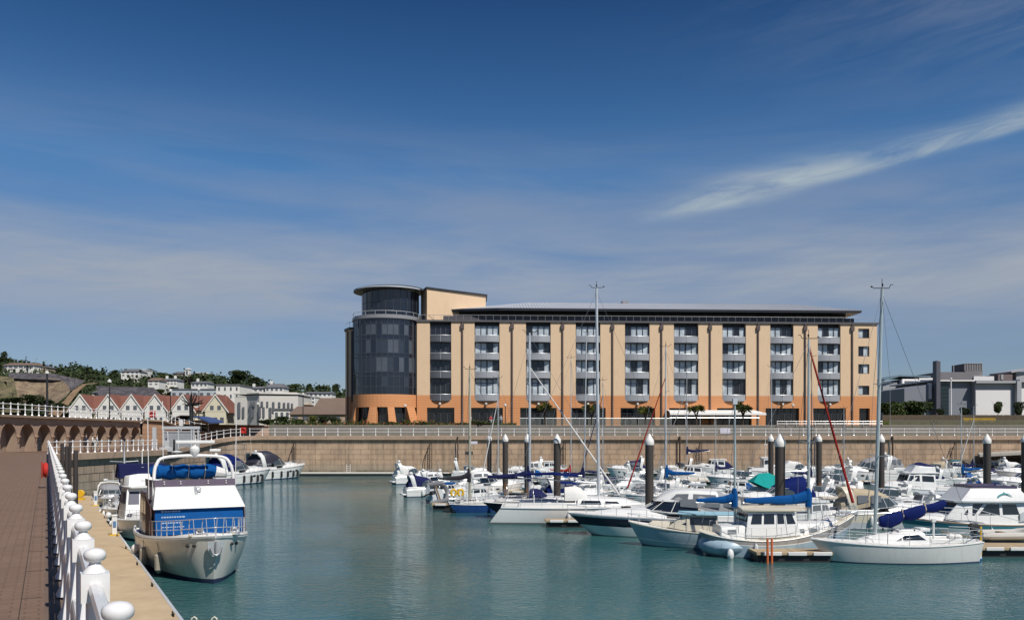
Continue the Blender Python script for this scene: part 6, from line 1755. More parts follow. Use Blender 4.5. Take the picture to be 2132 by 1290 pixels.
# --- 1 near white racing yacht
o, L = T('sailing_yacht', 'white sloop nearest the camera at right with violet blue sail cover and one wedge window', 'sailing yacht', 1685, 2038, 1168, 'L', 2)
def near_sloop(o, L):
    B = L * .31; H_ = Hull(L, B, .98, .86, 1.12, tw=.45, p=1.9, q=.9, rb=1.15, rs=.25, f0=.2, f1=.45)
    H_.make(o, [.07, 1], [ANTIF, mat('hull_offwhite', (.62, .62, .60), .35, var=.12, vs_=.8, streak=.18)], DECK, rub=WHITE)
    X = lambda f: f * L / 2; w_ = B / 2
    T_ = Trunk([(X(-.36), X(-.27), w_ * .60, w_ * .48, .9, 1.50), (X(-.02), X(-.02), w_ * .60, w_ * .46, .9, 1.42), (X(.22), X(.20), w_ * .46, w_ * .36, .92, 1.28), (X(.50), X(.42), w_ * .2, w_ * .14, .98, 1.08)], .12)
    cb = T_.body(MB()).build('coachroof', WHITE, o)
    mb = MB(); T_.win(mb, .10, 1.30, .34, .80, .18, -.42); mb.build_each('window', DGLASS, cb)
    mb = MB(); mb.box((X(-.12), 0, 1.50), (.9, .75, .12)); mb.box((X(-.33), 0, 1.55), (.5, .7, .16)); mb.box((X(.3), 0, 1.2), (.45, .45, .05)); mb.build_each('companion_hatch', WHITE, cb, bevel=.03)
    mb = MB()
    for x, y in ((-.2, .35), (-.24, -.35), (.06, .3), (.1, -.3), (-.05, .2)): mb.lathe([(.05, 0), (.035, .06), (.05, .12)], (X(x), y, 1.46), 8)
    mb.build_each('winch', BLACKP, cb)
    mb = MB()
    for sd in (-1, 1): mb.box((X(-.62), sd * w_ * .5, 1.04), (L * .26, .1, .22))
    mb.build('cockpit_coaming', WHITE, o, bevel=.03)
    mb = MB(); mb.box((X(-.62), 0, .98), (L * .26, w_ * .9, .04)); mb.build('cockpit_sole', DECK, o)
    mb = MB(); mb.tube([(X(-.46), .1, .95), (X(-.46), .1, 1.95)], .05, 6); mb.box((X(-.46), .1, 1.98), (.18, .14, .14)); mb.build('instrument_post', WHITE, o)
    mb = MB(); mb.tube([(X(-.93), 0, 1.15), (X(-.55), .1, 1.45)], .03, 6); mb.build('tiller', TEAK, o)
    mb = MB()
    for x, y in ((-.66, .2), (-.7, -.1), (-.72, .3)): mb.ell((X(x), y, 1.2), (.25, .2, .16), 8, 5)
    mb.build('folded_sail', CWHITE, o)
    rail(o, H_, .12, .84, 6, .58, close=True, k=.94)
    mb = MB(); y0 = .55
    for h in (.3, .6): mb.tube([(X(-.78), -.9, .98 + h), (X(-.98), -y0, .98 + h), (X(-1), 0, .98 + h), (X(-.98), y0, .98 + h), (X(-.78), .9, .98 + h)], .018, 5)
    for y in (-y0, y0): mb.tube([(X(-.98), y, .95), (X(-.98), y, 1.6)], .018, 5)
    mb.build('pushpit', STEEL, o)
    mb = MB(); mb.tube([(X(-1.0), .3, .35), (X(-1.0), .3, 1.7)], .05, 6); mb.build('danbuoy', YELLOWP, o)
    mb = MB(); mb.lathe([(.03, .75), (.05, .6), (.13, .3), (.15, .12), (.1, 0), (.02, -.05)], (X(-1.0) - .12, -.1, .0), 10); mb.build('fender', WHITE, o)
    mb = MB(); mb.lathe([(.13, .18), (.16, .1), (.12, 0), (.03, -.06)], (X(-1.0) - .12, -.1, .0), 10); mb.build('fender_cap', mat('blue_fender', (.02, .12, .42), .4), o)
    xm = -(XP(1820, 41.8) - o.location.x)
    mast(o, xm, 1.1, topz(602, 1168), .115, mat('mast_greenish', (.50, .56, .56), .4, .25), (.33, .62), -.35, w_ * .9, (X(.92), 0, 1.2), (X(-.97), 0, 1.2), jib=None, beam=w_ * .85)
    # sagging sail cover on a rising boom
    mb = MB(); mb.tube([(xm - .1, 0, 1.85), (xm - 3.3, 0, 2.75)], .06, 6); bo = mb.build('boom', ALU, o)
    for (a, b, r_) in ((0.1, 1.25, .25), (1.22, 2.35, .23), (2.3, 3.35, .17)):
        mb = MB(); pts = []; rs = []
        for i in range(9):
            f = i / 8; d = lerp(a, b, f); pts.append((xm - .1 - d, 0, 1.85 + .9 * d / 3.2 + .05 - .10 * math.sin(f * PI))); rs.append(r_ * (.72 + .42 * math.sin(f * PI) ** .7 + .04 * math.sin(i * 2.4)))
        mb.tube(pts, rs, 10, flat=1.2); mb.build('sail_cover', CPURP, bo)
    mb = MB()
    for d in (1.22, 2.32): mb.tube([(xm - .1 - d, 0, 1.85 + .9 * d / 3.2 + .34), (xm - .1 - d, .2, 1.85 + .9 * d / 3.2), (xm - .1 - d, 0, 1.55 + .9 * d / 3.2), (xm - .1 - d, -.2, 1.85 + .9 * d / 3.2), (xm - .1 - d, 0, 1.85 + .9 * d / 3.2 + .34)], .03, 5)
    mb.build_each('sail_tie', CBEIGE, bo)
near_sloop(o, L)

# --- 2 classic motor sailer (bow right, canoe stern left)
o, L = T('motor_sailer', 'pale blue and white ketch with wheelhouse, rubbing band and two bright blue boom covers', 'motor sailer', 1455, 1782, 1153, 'R', 1.5)
def motorsailer(o, L):
    B = 3.1; H_ = Hull(L, B, 1.18, .86, 2.05, tw=.2, p=2.0, q=.8, rb=1.0, rs=.45, f0=.12, f1=.55, canoe=True)
    PB = mat('hull_pale_blue', (.33, .45, .53), .4, var=.2, vs_=1.0, streak=.25); PG = mat('bulwark_grey', (.34, .33, .31), .6, var=.35, vs_=2, streak=.3)
    H_.make(o, [.05, .70, .75, 1], [ANTIFG, PB, WHITE, PG], CREAM, rub=WHITE, n=26)
    X = lambda f: f * L / 2; px = lambda p: XP(p, 44.3) - o.location.x
    T_ = Trunk([(px(1490), px(1492), 1.0, .85, .85, 1.48), (px(1540), px(1540), 1.12, .95, .85, 1.56), (px(1700), px(1698), 1.0, .85, 1.0, 1.66), (px(1745), px(1735), .5, .4, 1.4, 1.85)], .1)
    cb = T_.body(MB()).build('coachroof', WHITE, o)
    mb = MB()
    T_.win(mb, .25, .62, .45, .78)
    for a, b in ((1.62, 1.76), (1.82, 1.93)): T_.win(mb, a, b, .35, .65)
    mb.build_each('window', mat('port_glass_grey', (.16, .18, .19), .2), cb)
    W_ = Trunk([(px(1538), px(1546), 1.15, 1.0, 1.0, 2.30), (px(1600), px(1600), 1.18, 1.02, 1.0, 2.33), (px(1652), px(1640), 1.08, .95, 1.1, 2.30)], .06)
    wh = W_.body(MB()).build('wheelhouse', WHITE, o)
    mb = MB(); W_.win(mb, .12, .5, .50, .88, .04, 0); W_.win(mb, .58, .95, .50, .88); W_.win(mb, 1.08, 1.4, .50, .88); W_.win(mb, 1.52, 1.9, .48, .88, 0, -.08)
    for a, b in ((.06, .34), (.37, .63), (.66, .94)): W_.front(mb, a, b, .58, .9); W_.front(mb, a, b, .58, .9, 0)
    mb.build_each('window', DGLASS, wh)
    mb = MB(); W_.win(mb, 1.03, 1.05, .04, .95, off=.02); W_.win(mb, 1.45, 1.47, .04, .95, off=.02); mb.build('door_frame', GREYW, wh)
    zt = 2.31; mb = MB(); mb.loft([[(x, -y, zt), (x, -y, zt + .08), (x, 0, zt + .2), (x, y, zt + .08), (x, y, zt)] for x, y in ((px(1533), 1.0), (px(1550), 1.2), (px(1640), 1.18), (px(1662), .85))]); mb.build('roof', CREAM, wh)
    rail(o, H_, .10, .92, 9, .62, close=True, k=.93)
    mast(o, px(1684), 1.4, topz(706, 1153), .10, MATS['mast_greenish'], (.45,), .0, 1.2, (px(1781), 0, 2.3), (px(1530), 0, 3.2), jib=(CRED, .96), beam=1.3, zdeck=1.5)
    boom(o, px(1684) - .05, 2.62, 3.35, CBLUE, -1, .02, .17, .8)
    mo = mast(o, px(1529), 1.5, topz(836, 1153), .085, MATS['mast_greenish'], (), 0, 1.1, None, (px(1460), 0, 1.6), jib=None, beam=1.0, top_inst=False, zdeck=1.2)
    mb = MB(); mb.box((px(1529), 0, topz(836, 1153) + .02), (.22, .2, .3)); mb.build('mast_cap', ALU, mo)
    boom(o, px(1529) - .05, 2.62, 1.95, CBLUE, -1, .04, .13, .8)
    mb = MB(); mb.box((px(1770), 0, 2.1), (.8, .25, .12)); mb.tube([(px(1765), 0, 2.1), (px(1785), 0, 2.2), (px(1783), 0, 1.7)], .05, 6); mb.build('bow_roller', STEEL, o)
    fenders(o, H_, (.3,), GREYW)
    mb = MB(); mb.ell((px(1502), -1.55, .2), (.18, .18, .3), 10, 6); mb.build('fender', WHITE, o)
motorsailer(o, L)
mb = MB(); mb.ell((XP(1512, 44.3) - o.location.x, 0, .50), (1.45, 1.46, .66), 20, 12); mb.build('stern_bulge', MATS['hull_pale_blue'], o)

# --- 3 pale blue cabin boat
o, L = T('cabin_boat', 'pale blue hulled cabin boat with light blue roof beside the ketch stern', 'motor boat', 1362, 1530, 1137, 'L', -14)
def bluecabin(o, L):
    L = 7.2; B = 2.5; H_ = Hull(L, B, .85, .85, 1.28, tw=.85, p=2.1, q=.82, rb=.9, rs=.0, f0=.08, f1=.7)
    H_.make(o, [.06, .30, .34, .93, 1], [ANTIFG, mat('hull_sea_blue', (.32, .43, .48), .35, var=.2, vs_=1, streak=.15), WHITE, MATS['hull_sea_blue'], CREAM], DECK, rub=CREAM)
    X = lambda f: f * L / 2; LB = mat('roof_light_blue', (.30, .50, .58), .45, var=.15)
    T_ = Trunk([(X(-.35), X(-.34), .95, .82, .9, 1.78), (X(.1), X(.1), .95, .82, .95, 1.80), (X(.40), X(.16), .72, .7, 1.1, 1.72)], .05)
    cb = T_.body(MB()).build('cabin', CREAM, o); mb = MB(); T_.win(mb, .05, .9, .4, .88); T_.win(mb, 1.05, 1.8, .35, .88, 0, -.15); T_.front(mb, .05, .48, .15, .9); T_.front(mb, .52, .95, .15, .9); mb.build_each('window', DGLASS, cb)
    mb = MB(); mb.loft([[(x, -y, 1.8), (x, -y, 1.86), (x, 0, 1.95), (x, y, 1.86), (x, y, 1.8)] for x, y in ((X(-.85), .85), (X(-.3), 1.0), (X(.14), .95), (X(.24), .8))]); mb.build('roof', LB, cb)
    mb = MB()
    for sd in (-1, 1): mb.tube([(X(-.82), sd * .8, .9), (X(-.82), sd * .8, 1.8)], .025, 5)
    mb.build('roof_post', STEEL, cb)
    T2 = Trunk([(X(.38), X(.36), .72, .6, 1.05, 1.30), (X(.7), X(.64), .3, .2, 1.2, 1.32)], .06); T2.body(MB()).build('foredeck', CREAM, o)
    mb = MB()
    for sd in (-1, 1): mb.box((X(-.68), sd * 1.0, 1.0), (L * .3, .1, .25))
    mb.box((X(-.7), 0, .88), (L * .28, 1.9, .05)); mb.build('cockpit_coaming', WHITE, o)
    rail(o, H_, .55, .92, 4, .5, close=True, wires=1)
bluecabin(o, L)

# --- 4 navy banded express cruiser
o, L = T('sports_cruiser', 'long white sports cruiser with navy topsides, two oval portholes and grey canopy', 'motor boat', 1183, 1560, 1113, 'L', -3)
NB = mat('hull_sea_white', (.60, .66, .66), .3, var=.12, vs_=.8)
cruiser(o, L, 3.5, bands=([.05, .50, .90, 1], [ANTIFG, NB, NAVY, WHITE]), canopy=CGREY, arch=False, hard=True, fs=.78, fm=.92, fb=1.12, ports=2)

# --- 5 trawler with flybridge, dolphin emblem
o, L = T('trawler_yacht', 'white flybridge cruiser with teal stripe and teal dolphin on its flybridge', 'motor boat', 1868, 2185, 1122, 'L', 3)
def trawler(o, L):
    B = 3.5; H_ = Hull(L, B, 1.05, .98, 1.36, tw=.88, p=2.2, q=.8, rb=.8, rs=.05, f0=.06, f1=.65)
    H_.make(o, [.05, .72, .93, 1], [ANTIF, WHITE, TEAL, WHITE], DECK, rub=TEAK)
    px = lambda p: -(XP(p, 50.6) - o.location.x)
    h0, h1 = 1.0, 2.28
    T_ = Trunk([(px(2140), px(2140), 1.35, 1.25, h0, h1), (px(2058), px(2056), 1.35, 1.25, h0, h1), (px(1990), px(1998), 1.32, 1.2, h0, h1), (px(1945), px(1976), 1.05, 1.0, 1.3, h1)], .06)
    cb = T_.body(MB()).build('saloon', WHITE, o)
    mb = MB(); T_.win(mb, .54, .96, .44, .90, .08, .0); T_.win(mb, 1.05, 1.75, .42, .9, 0, -.28); T_.win(mb, 1.88, 2.55, .40, .92, -.28, -.35); 
    for a, b in ((.05, .34), (.37, .63), (.66, .95)): T_.front(mb, a, b, .3, .9)
    mb.build_each('window', DGLASS, cb)
    F_ = Trunk([(px(2170), px(2150), 1.4, 1.2, .8, 2.26), (px(2135), px(2128), 1.4, 1.22, .8, 2.26)], .04); F_.body(MB()).build('aft_wing', WHITE, o)
    C2 = Trunk([(px(1960), px(1960), 1.1, .9, 1.0, 1.50), (px(1915), px(1920), .8, .55, 1.1, 1.42), (px(1885), px(1890), .3, .2, 1.2, 1.3)], .1); C2.body(MB()).build('fore_cabin', WHITE, o)
    Y_ = Trunk([(px(2120), px(2098), 1.42, 1.15, h1 + .02, 3.02), (px(2040), px(2040), 1.45, 1.2, h1 + .02, 3.06), (px(1975), px(2000), 1.15, 1.0, h1 + .02, 3.04)], .05)
    fl = Y_.body(MB(), cam=.02).build('flybridge', WHITE, o)
    mb = MB(); mb.loft([[(x, -y, h1 - .03), (x, -y, h1 + .06), (x, y, h1 + .06), (x, y, h1 - .03)] for x, y in ((px(2128), 1.42), (px(2040), 1.5), (px(1985), 1.3), (px(1965), 1.0))]); mb.build('roof_edge', GREYW, cb)
    # purple grey spray screen on top
    mb = MB()
    ring = [(px(2095), 1.1), (px(2040), 1.18), (px(2003), .95), (px(2003), -.95), (px(2040), -1.18), (px(2095), -1.1)]
    mb.loft([[(x, y, 3.03), (x, y, 3.2), (x * .995, y * .97, 3.2), (x * .995, y * .97, 3.03)] for x, y in ring]); mb.build('spray_screen', mat('violet_perspex', (.07, .06, .11), .15), fl)
    # dolphin emblem: leaping outline, flat on the side facing the quay
    dol = [(-.52, -.28), (-.44, -.05), (-.28, .10), (-.10, .19), (-.03, .32), (.05, .20), (.22, .14), (.38, .0), (.50, -.18), (.40, -.10), (.26, .01), (.08, .08), (-.06, .04), (-.20, -.04), (-.34, -.16), (-.40, -.24)]
    mb = MB(); yy = 1.36; cx_ = px(2063)
    for sd in (1,):
        mb.slab([(cx_ - x * .9, 1.348 - .18 * (z - 0) * .9, 2.68 + z * .56) for x, z in dol], .02)
    mb.build('dolphin_emblem', mat('emblem_teal', (.05, .25, .27), .5), fl, smooth=False)
    mb = MB(); mb.slab([(px(2110) , 1.40, 1.2), (px(2094), 1.40, 1.2), (px(2094), 1.39, 1.6), (px(2102), 1.38, 1.72), (px(2110), 1.39, 1.6)], .06); mb.build('side_vent', GREYW, cb)
    rail(o, H_, .50, .94, 5, .6, close=True)
    mb = MB()
    for sd in (-1, 1): mb.tube([(px(2090), sd * 1.7, 1.2), (px(1990), sd * 1.75, 1.95), (px(1900), sd * 1.2, 2.0)], .02, 5)
    mb.build('side_rail', STEEL, o)
    fenders(o, H_, (.5,))
trawler(o, L)

# --- tender and finger pontoons
def finger(label, pa, pb, yfront, w_=1.6, rot=0, name='pontoon'):
    Y = YW(yfront, .5); X0, X1 = XP(pa, Y), XP(pb, Y); root = thing(name, label, 'pontoon', ((X0 + X1) / 2, Y + w_ / 2, 0), rot, 'finger pontoons between the boats')
    W = X1 - X0
    mb = MB(); n = max(2, int(W / 1.6))
    for i in range(n): mb.bx(-W / 2 + i * W / n + .01, -W / 2 + (i + 1) * W / n - .01, -w_ / 2, w_ / 2, .36, .5)
    mb.build('deck', WOOD, root, smooth=False, bevel=.015)
    mb = MB(); mb.bx(-W / 2 + .1, W / 2 - .1, -w_ / 2 + .12, w_ / 2 - .1, -.3, .357); mb.build('float', RUBBER, root, smooth=False)
    mb = MB()
    for i in range(int(W / 1.2)): mb.bx(-W / 2 + .3 + i * 1.2, -W / 2 + 1.2 + i * 1.2, -w_ / 2 - .06, -w_ / 2 - .003, .34, .52)
    mb.build('edge_fender', CWHITE, root, bevel=.03)
    return root
finger('wooden finger pontoon with two orange posts between the ketch and the nearest sloop', 1575, 1735, 1149, 1.5)
for k, px in enumerate((1598, 1607)):
    o = MB(); Y = YW(1149, .5) - .25; o.tube([(0, 0, -1), (0, 0, 1.15), (0, 0, 1.2)], [.055, .055, .045], 8)
    tag(o.build('pontoon_post', ORANGEP, loc=(XP(px, Y), Y, 0)), ('left' if k == 0 else 'right') + ' post of the orange pair at the end of the wooden finger pontoon', 'post', 'orange pontoon posts')
finger('pontoon with white padded edge at the right border carrying the inflatable', 2040, 2240, 1139, 2.0)
finger('short finger pontoon under the navy banded cruiser stem', 1135, 1225, 1082, 1.2)
finger('low finger pontoon end left of the blue sloop', 898, 945, 1048, 1.2)
finger('hidden walkway end showing beside the pale blue cabin boat', 1340, 1372, 1101, 1.0)
Yt = YW(1132, .5) + 1.0
o = thing('inflatable_dinghy', 'grey inflatable tender with covered outboard lying on the right hand pontoon', 'dinghy', (XP(2102, Yt), Yt + .3, .52), R(-4), BG); rib(o, 3.1, m=mat('tube_beige_grey', (.48, .46, .42), .6)); 
o = MB(); o.tube([(0, 0, 0), (0, 0, .38)], .09, 8); tag(o.build('gas_bottle', mat('bottle_blue', (.02, .05, .3), .4), loc=(XP(1158, 61.5), 61.6, .5)), 'small blue gas bottle standing on the short finger pontoon', 'gas bottle')

# --- 7 big white yacht with scooped transom, bow right
o, L = T('sailing_yacht', 'large white yacht with scooped transom and the tallest mast before the hotel', 'sailing yacht', 1045, 1440, 1087, 'R', -2)
H_ = yacht(o, L, 3.9, H=topz(600, 1087), mx=.01, cover=None, boomL=.42, boomz=2.75, hood=CWHITE, jib=None, fs=.95, fm=.95, fb=1.15, rs=-.8, boot=ANTIFG, mr=.15, boomup=.4, tw=.8, lean=-.15)
mb = MB(); X = lambda f: f * L / 2
mb.slab([(X(-1) + .25, -1.3, .18), (X(-1) + .25, 1.3, .18), (X(-.92), 1.35, .95), (X(-.92), -1.35, .95)], .12); mb.build('bathing_steps', GREYW, o, bevel=.04)
mb = MB(); mb.loft([[(x, -y, z), (x, -y, z + .12), (x, y, z + .12), (x, y, z)] for x, y, z in ((X(-.75), .3, 3.3), (X(-.45), 1.2, 3.35), (X(-.2), .9, 3.2))]); mb.build('sun_awning', CPURP, o)
# --- 8 navy yacht
o, L = T('sailing_yacht', 'navy hulled yacht with long raked stern and navy boom cover behind the scooped transom', 'sailing yacht', 1008, 1300, 1078, 'R', -6)
yacht(o, L, 3.2, hullm=NAVY, H=topz(692, 1078), mx=-.175, cover=CNAVY, boomL=.30, boomz=2.9, hood=CNAVY, jib=(CWHITE, .8), fs=1.2, fm=1.05, fb=1.2, rs=1.9, boot=NAVY, mr=.125, boomup=0)
# --- 9 blue sloop stern left
o, L = T('sailing_yacht', 'bright blue hulled sloop with yellow lifebuoys on its stern and cream mast', 'sailing yacht', 934, 1120, 1064, 'R', 12)
yacht(o, L, 2.5, hullm=BLUEHULL, H=topz(770, 1064), mx=-.26, cover=mat('canvas_black', (.012, .012, .02), .8), boomL=.33, boomz=2.55, hood=None, jib=None, fs=.85, fm=.75, fb=.95, rs=1.1, boot=BLUEHULL, mastm=mat('mast_cream', (.52, .48, .36), .5), mr=.14, boomup=0, spread=(.5,), fnd=False)
for k, (dx, lab) in enumerate(((0, 'left'), (.55, 'right'))):
    q = thing('horseshoe_buoy', lab + ' hand yellow horseshoe lifebuoy on the stern rail of the blue sloop', 'lifebuoy', (XP(944, 67) + dx, 67.2 + dx * .1, 1.62), .2, 'yellow buoys on the blue sloop')
    mb = MB(); mb.loft([[(math.cos(a) * (.2 + .09 * math.cos(b)), .07 * math.sin(b), math.sin(a) * (.24 + .09 * math.cos(b))) for b in [2 * PI * j / 8 for j in range(8)]] for a in [R(-70) + R(320) * i / 12 for i in range(13)]]); mb.build('ring', YELLOWP, q)
# second slim mast beside it
MS = 0
def mid(kind, label, pa, pb, yw, bow='L', ang=0.0, mtop=None, mpx=None, **kw):
    """a boat further back, placed by its pixel span and waterline row"""
    o, L = T({'y': 'sailing_yacht', 'c': 'motor_cruiser', 'w': 'cabin_boat', 'r': 'inflatable_dinghy'}[kind], label, {'y': 'sailing yacht', 'c': 'motor boat', 'w': 'motor boat', 'r': 'dinghy'}[kind], pa, pb, yw, bow, ang)
    if kind == 'y':
        Y = o.location.y; sg = 1 if bow == 'R' else -1
        mx = sg * (XP(mpx, Y) - o.location.x) / L
        kw.setdefault('jib', random.Random(int(mpx)).choice([(CWHITE, .8), (CBLUE, .85), (CGREY, .8), (CNAVY, .85), None]))
        yacht(o, L, H=ZP(mtop, Y), mx=mx, **kw)
    elif kind == 'c': cruiser(o, L, **kw); o.scale = (1, 1.2, 1.5) if yw < 1013 else (1, 1.1, 1.28)
    elif kind == 'w': cabinboat(o, L, **kw); o.scale = (1, 1.2, 1.45) if yw < 1013 else (1, 1.1, 1.15)
    else: rib(o, L, **kw)
    return o
# left end cluster
mid('c', 'small white cruiser with open stern at the left end of the moored rows', 822, 905, 1006, 'R', 25, canopy=CWHITE, vin=False)
mid('c', 'white sports cruiser with navy wedge canopy second from the left of the rows', 845, 948, 1032, 'R', 20, canopy=CNAVY, vin=False, ch=1.25)
mid('c', 'cruiser with dark hardtop and bright glass behind the navy wedge canopy', 872, 960, 1018, 'R', 12, canopy=None, hard=True)
mid('w', 'boat with royal blue and navy cockpit canopy left of the cream mast', 890, 985, 1040, 'R', 18, cover=CNAVY, ch=1.1, roofm=CBLUE)
mid('c', 'white boat with green screen behind the royal blue canopy', 905, 1010, 1024, 'R', 5, canopy=None)
o = mid('r', 'grey inflatable hung upright at the stern left of the blue sloop', 885, 925, 1045, 'R', 60, m=mat('tube_grey', (.17, .17, .18), .5))
o.rotation_euler = (R(70), 0, R(70)); o.location.z = .75
mid('c', 'long white cruiser with navy window strip behind the blue sloop', 960, 1092, 1030, 'R', 2, canopy=None, hard=True)
mid('w', 'small white cabin boat between the two leftmost capped piles', 1030, 1092, 1008, 'L', 6, ch=1.2)
mid('w', 'white boat with light blue tented cover left of the third capped pile', 1060, 1130, 1004, 'L', -5, cover=CBLUE, ch=1.0)
mid('y', 'sailing yacht with thin mast standing left of the second capped pile', 1000, 1110, 1018, 'L', 4, mtop=787, mpx=1037, cover=CWHITE, hood=None, boomL=.3, mr=.07)
mid('y', 'white yacht with red and blue boom cover behind the thick mast of the navy yacht', 1110, 1215, 1008, 'L', 3, mtop=745, mpx=1189, cover=CRED, hood=CBLUE, boomL=.42, boomdir=1, mr=.07)
mid('y', 'white yacht with navy boom cover right of the fourth capped pile', 1150, 1260, 1016, 'R', 4, mtop=692, mpx=1216, cover=CNAVY, hood=CGREY, boomL=.38, mr=.10, lean=.3)
mid('y', 'white sloop with navy tent boom cover and crossed stays before the wall', 1205, 1300, 1010, 'L', -3, mtop=792, mpx=1255, cover=CNAVY, hood=CNAVY, boomL=.45, boomdir=1, mr=.06)
mid('c', 'white cruiser with grey zipped canopy left of the widest dark pile', 1268, 1372, 1046, 'L', 5, canopy=CGREY, arch=False, ch=1.2)
mid('c', 'white cruiser hidden behind the scooped transom yacht with violet awning', 1130, 1280, 1052, 'R', 3, canopy=CPURP)
mid('w', 'white boat with dark clear sided shelter in front of the fourth capped pile', 1095, 1180, 1050, 'R', 8, cover=CGREY, ch=1.25)
mid('y', 'white yacht with bright blue boom cover right of the widest left hand pile', 1300, 1480, 1050, 'L', 2, mtop=722, mpx=1386, jib=(CRED, .8), cover=CBLUE, hood=None, boomL=.33, boomz=2.55, mr=.10, boomup=.1)
mid('c', 'white cruiser with low grey screen between the blue boom cover and the pile', 1340, 1455, 1072, 'L', 5, canopy=None)
mid('w', 'white cabin cruiser with blue cloth panel under the blue boom cover', 1420, 1560, 1066, 'R', -4, ch=1.15, roofm=WHITE, winm=DGLASS, cover=CBLUE)
mid('c', 'cruiser with white arch and violet canopy beside the teal tent', 1520, 1700, 1066, 'L', 6, canopy=CPURP, ch=1.35, vin=False)
o = mid('c', 'white boat covered by a peaked teal tent', 1545, 1650, 1040, 'L', 3, canopy=None, arch=False)
mb = MB(); mb.add([(1.6, -.8, 1.35), (1.6, .8, 1.35), (-2.1, -.6, 1.3), (-2.1, .6, 1.3), (.8, 0, 1.95), (-.1, 0, 2.0), (-.5, -1.1, .72), (-.5, 1.1, .72), (.7, -1.1, 1.0), (.7, 1.1, 1.0)], [(0, 1, 4), (0, 4, 8), (8, 4, 5, 6), (6, 5, 2), (1, 9, 4), (9, 7, 5, 4), (7, 3, 5), (2, 5, 3)]); mb.build('tent_cover', CTEAL, o, smooth=False)
mid('y', 'yacht with grey hull and black wheel fender near the far wall', 1366, 1470, 992, 'L', 2, mtop=768, mpx=1430, hullm=NAVY, cover=CNAVY, hood=CNAVY, boomL=.45, boomz=3.5, mr=.07, boomup=.3)
mid('c', 'white sports boat on the far row behind the blue boom cover', 1372, 1445, 988, 'L', 3, canopy=None, hullm=WHITE)
mid('w', 'small white boat with navy screen on the far row', 1440, 1525, 990, 'L', 5, cover=CNAVY, ch=1.1)
mid('c', 'grey sided low boat in front of the navy screened boat', 1470, 1590, 1014, 'L', 2, canopy=None, arch=False, hullm=GREYW)
mid('w', 'white fishing boat with wheelhouse left of the tall white capped pile', 1560, 1640, 992, 'R', 3, ch=1.55, aft=-.35, mastH=4.6)
mid('c', 'white boat under a long white cover right of the tall white capped pile', 1625, 1710, 994, 'R', 2, canopy=CWHITE, vin=False, arch=False)
mid('c', 'low white cruiser row end behind the grey screened cruiser', 1640, 1790, 1028, 'L', 4, canopy=None)
mid('c', 'white cruiser with a green stripe behind the main blue boom cover', 1620, 1740, 1046, 'L', 2, canopy=None, bands=([.1, .6, .78, 1], [ANTIF, WHITE, mat('green_stripe', (.05, .16, .03), .4), WHITE]))
mid('w', 'white cruiser with big grey framed windows right of the main blue boom cover', 1650, 1790, 1098, 'R', -3, ch=1.35, aft=-.5, front=.1, winm=VINYL)
mid('c', 'cream cruiser with beige arch behind the red furled sail', 1735, 1960, 1098, 'R', -5, hullm=CREAM, archm=CREAM, canopy=CBEIGE, vin=True, ch=1.1, bands=([.05, .45, 1], [ANTIFG, GREYW, CREAM]))
mid('w', 'flybridge cruiser with navy flybridge cover and dark blue windows', 1810, 1985, 1040, 'L', 3, fly=True, flycover=CNAVY, ch=1.35, aft=-.45, front=.3)
mid('c', 'white cruiser with grey canopy before the capped pile right of the red sail', 1730, 1860, 1004, 'L', 3, canopy=CGREY, ch=1.1)
mid('c', 'second grey canopied cruiser close to the wall behind the tall right mast', 1765, 1880, 996, 'L', 2, canopy=CGREY, arch=False)
mid('w', 'grey wheelhouse boat half hidden behind the cream cruiser', 1850, 1990, 1075, 'L', 4, ch=1.2, roofm=GREYW, winm=VINYL)
mid('c', 'open white boat with dark windscreen left of the violet blue cover', 1760, 1905, 1060, 'L', 5, canopy=None, arch=False)
mid('w', 'white fishing boat with teal roof against the far wall', 1955, 2020, 992, 'R', 4, ch=1.5, aft=-.3, front=.3, roofm=TEAL)
mid('c', 'white cruiser with brown hoops left of the teal roofed boat', 1905, 1975, 990, 'L', 6, canopy=CBEIGE, vin=False)
mid('y', 'yacht with upright royal blue cover bundle and two slim masts', 1960, 2100, 1010, 'R', 2, mtop=842, mpx=2001, cover=CBLUE, hood=CBLUE, boomL=.3, boomdir=1, mr=.07)
mid('y', 'yacht with pale slim mast right of the royal blue bundle', 1990, 2110, 998, 'L', 2, mtop=845, mpx=2027, cover=CNAVY, hood=CNAVY, boomL=.4, mr=.06, boomdir=1)
mid('c', 'white sports cruiser with navy sides behind the dolphin boat', 2050, 2200, 1026, 'L', 3, canopy=None, archm=WHITE, hullm=WHITE)
mid('c', 'white cruiser with beige hood at the right edge behind the pile', 2070, 2190, 1006, 'L', 3, canopy=CBEIGE)
mid('c', 'low white boat with navy canopy beyond the dolphin flybridge', 2020, 2150, 1046, 'R', 3, canopy=CNAVY, ch=.8)
mid('w', 'boat with bright royal blue cover left of the dolphin boat', 1905, 2010, 1066, 'R', 4, cover=CBLUE, ch=.9, aft=0, front=.4)
mid('y', 'yacht with thin mast left of the ketch main mast against the hotel', 1560, 1690, 1012, 'R', 2, mtop=764, mpx=1606, cover=CWHITE, hood=None, boomL=.35, mr=.06)
mid('y', 'yacht with dark thin mast just right of the ketch main mast', 1650, 1790, 1020, 'R', 2, mtop=742, mpx=1689, cover=CNAVY, hood=CGREY, boomL=.3, mr=.06, mastm=FRAME)
mid('y', 'small yacht with short white mast right of the red furled sail', 1710, 1800, 1000, 'L', 2, mtop=850, mpx=1757, cover=CWHITE, hood=None, boomL=.35, mr=.07)
mid('y', 'small yacht with short pale mast near the grey building', 1900, 1985, 988, 'R', 2, mtop=880, mpx=1944, cover=CWHITE, hood=None, boomL=.35, mr=.05)
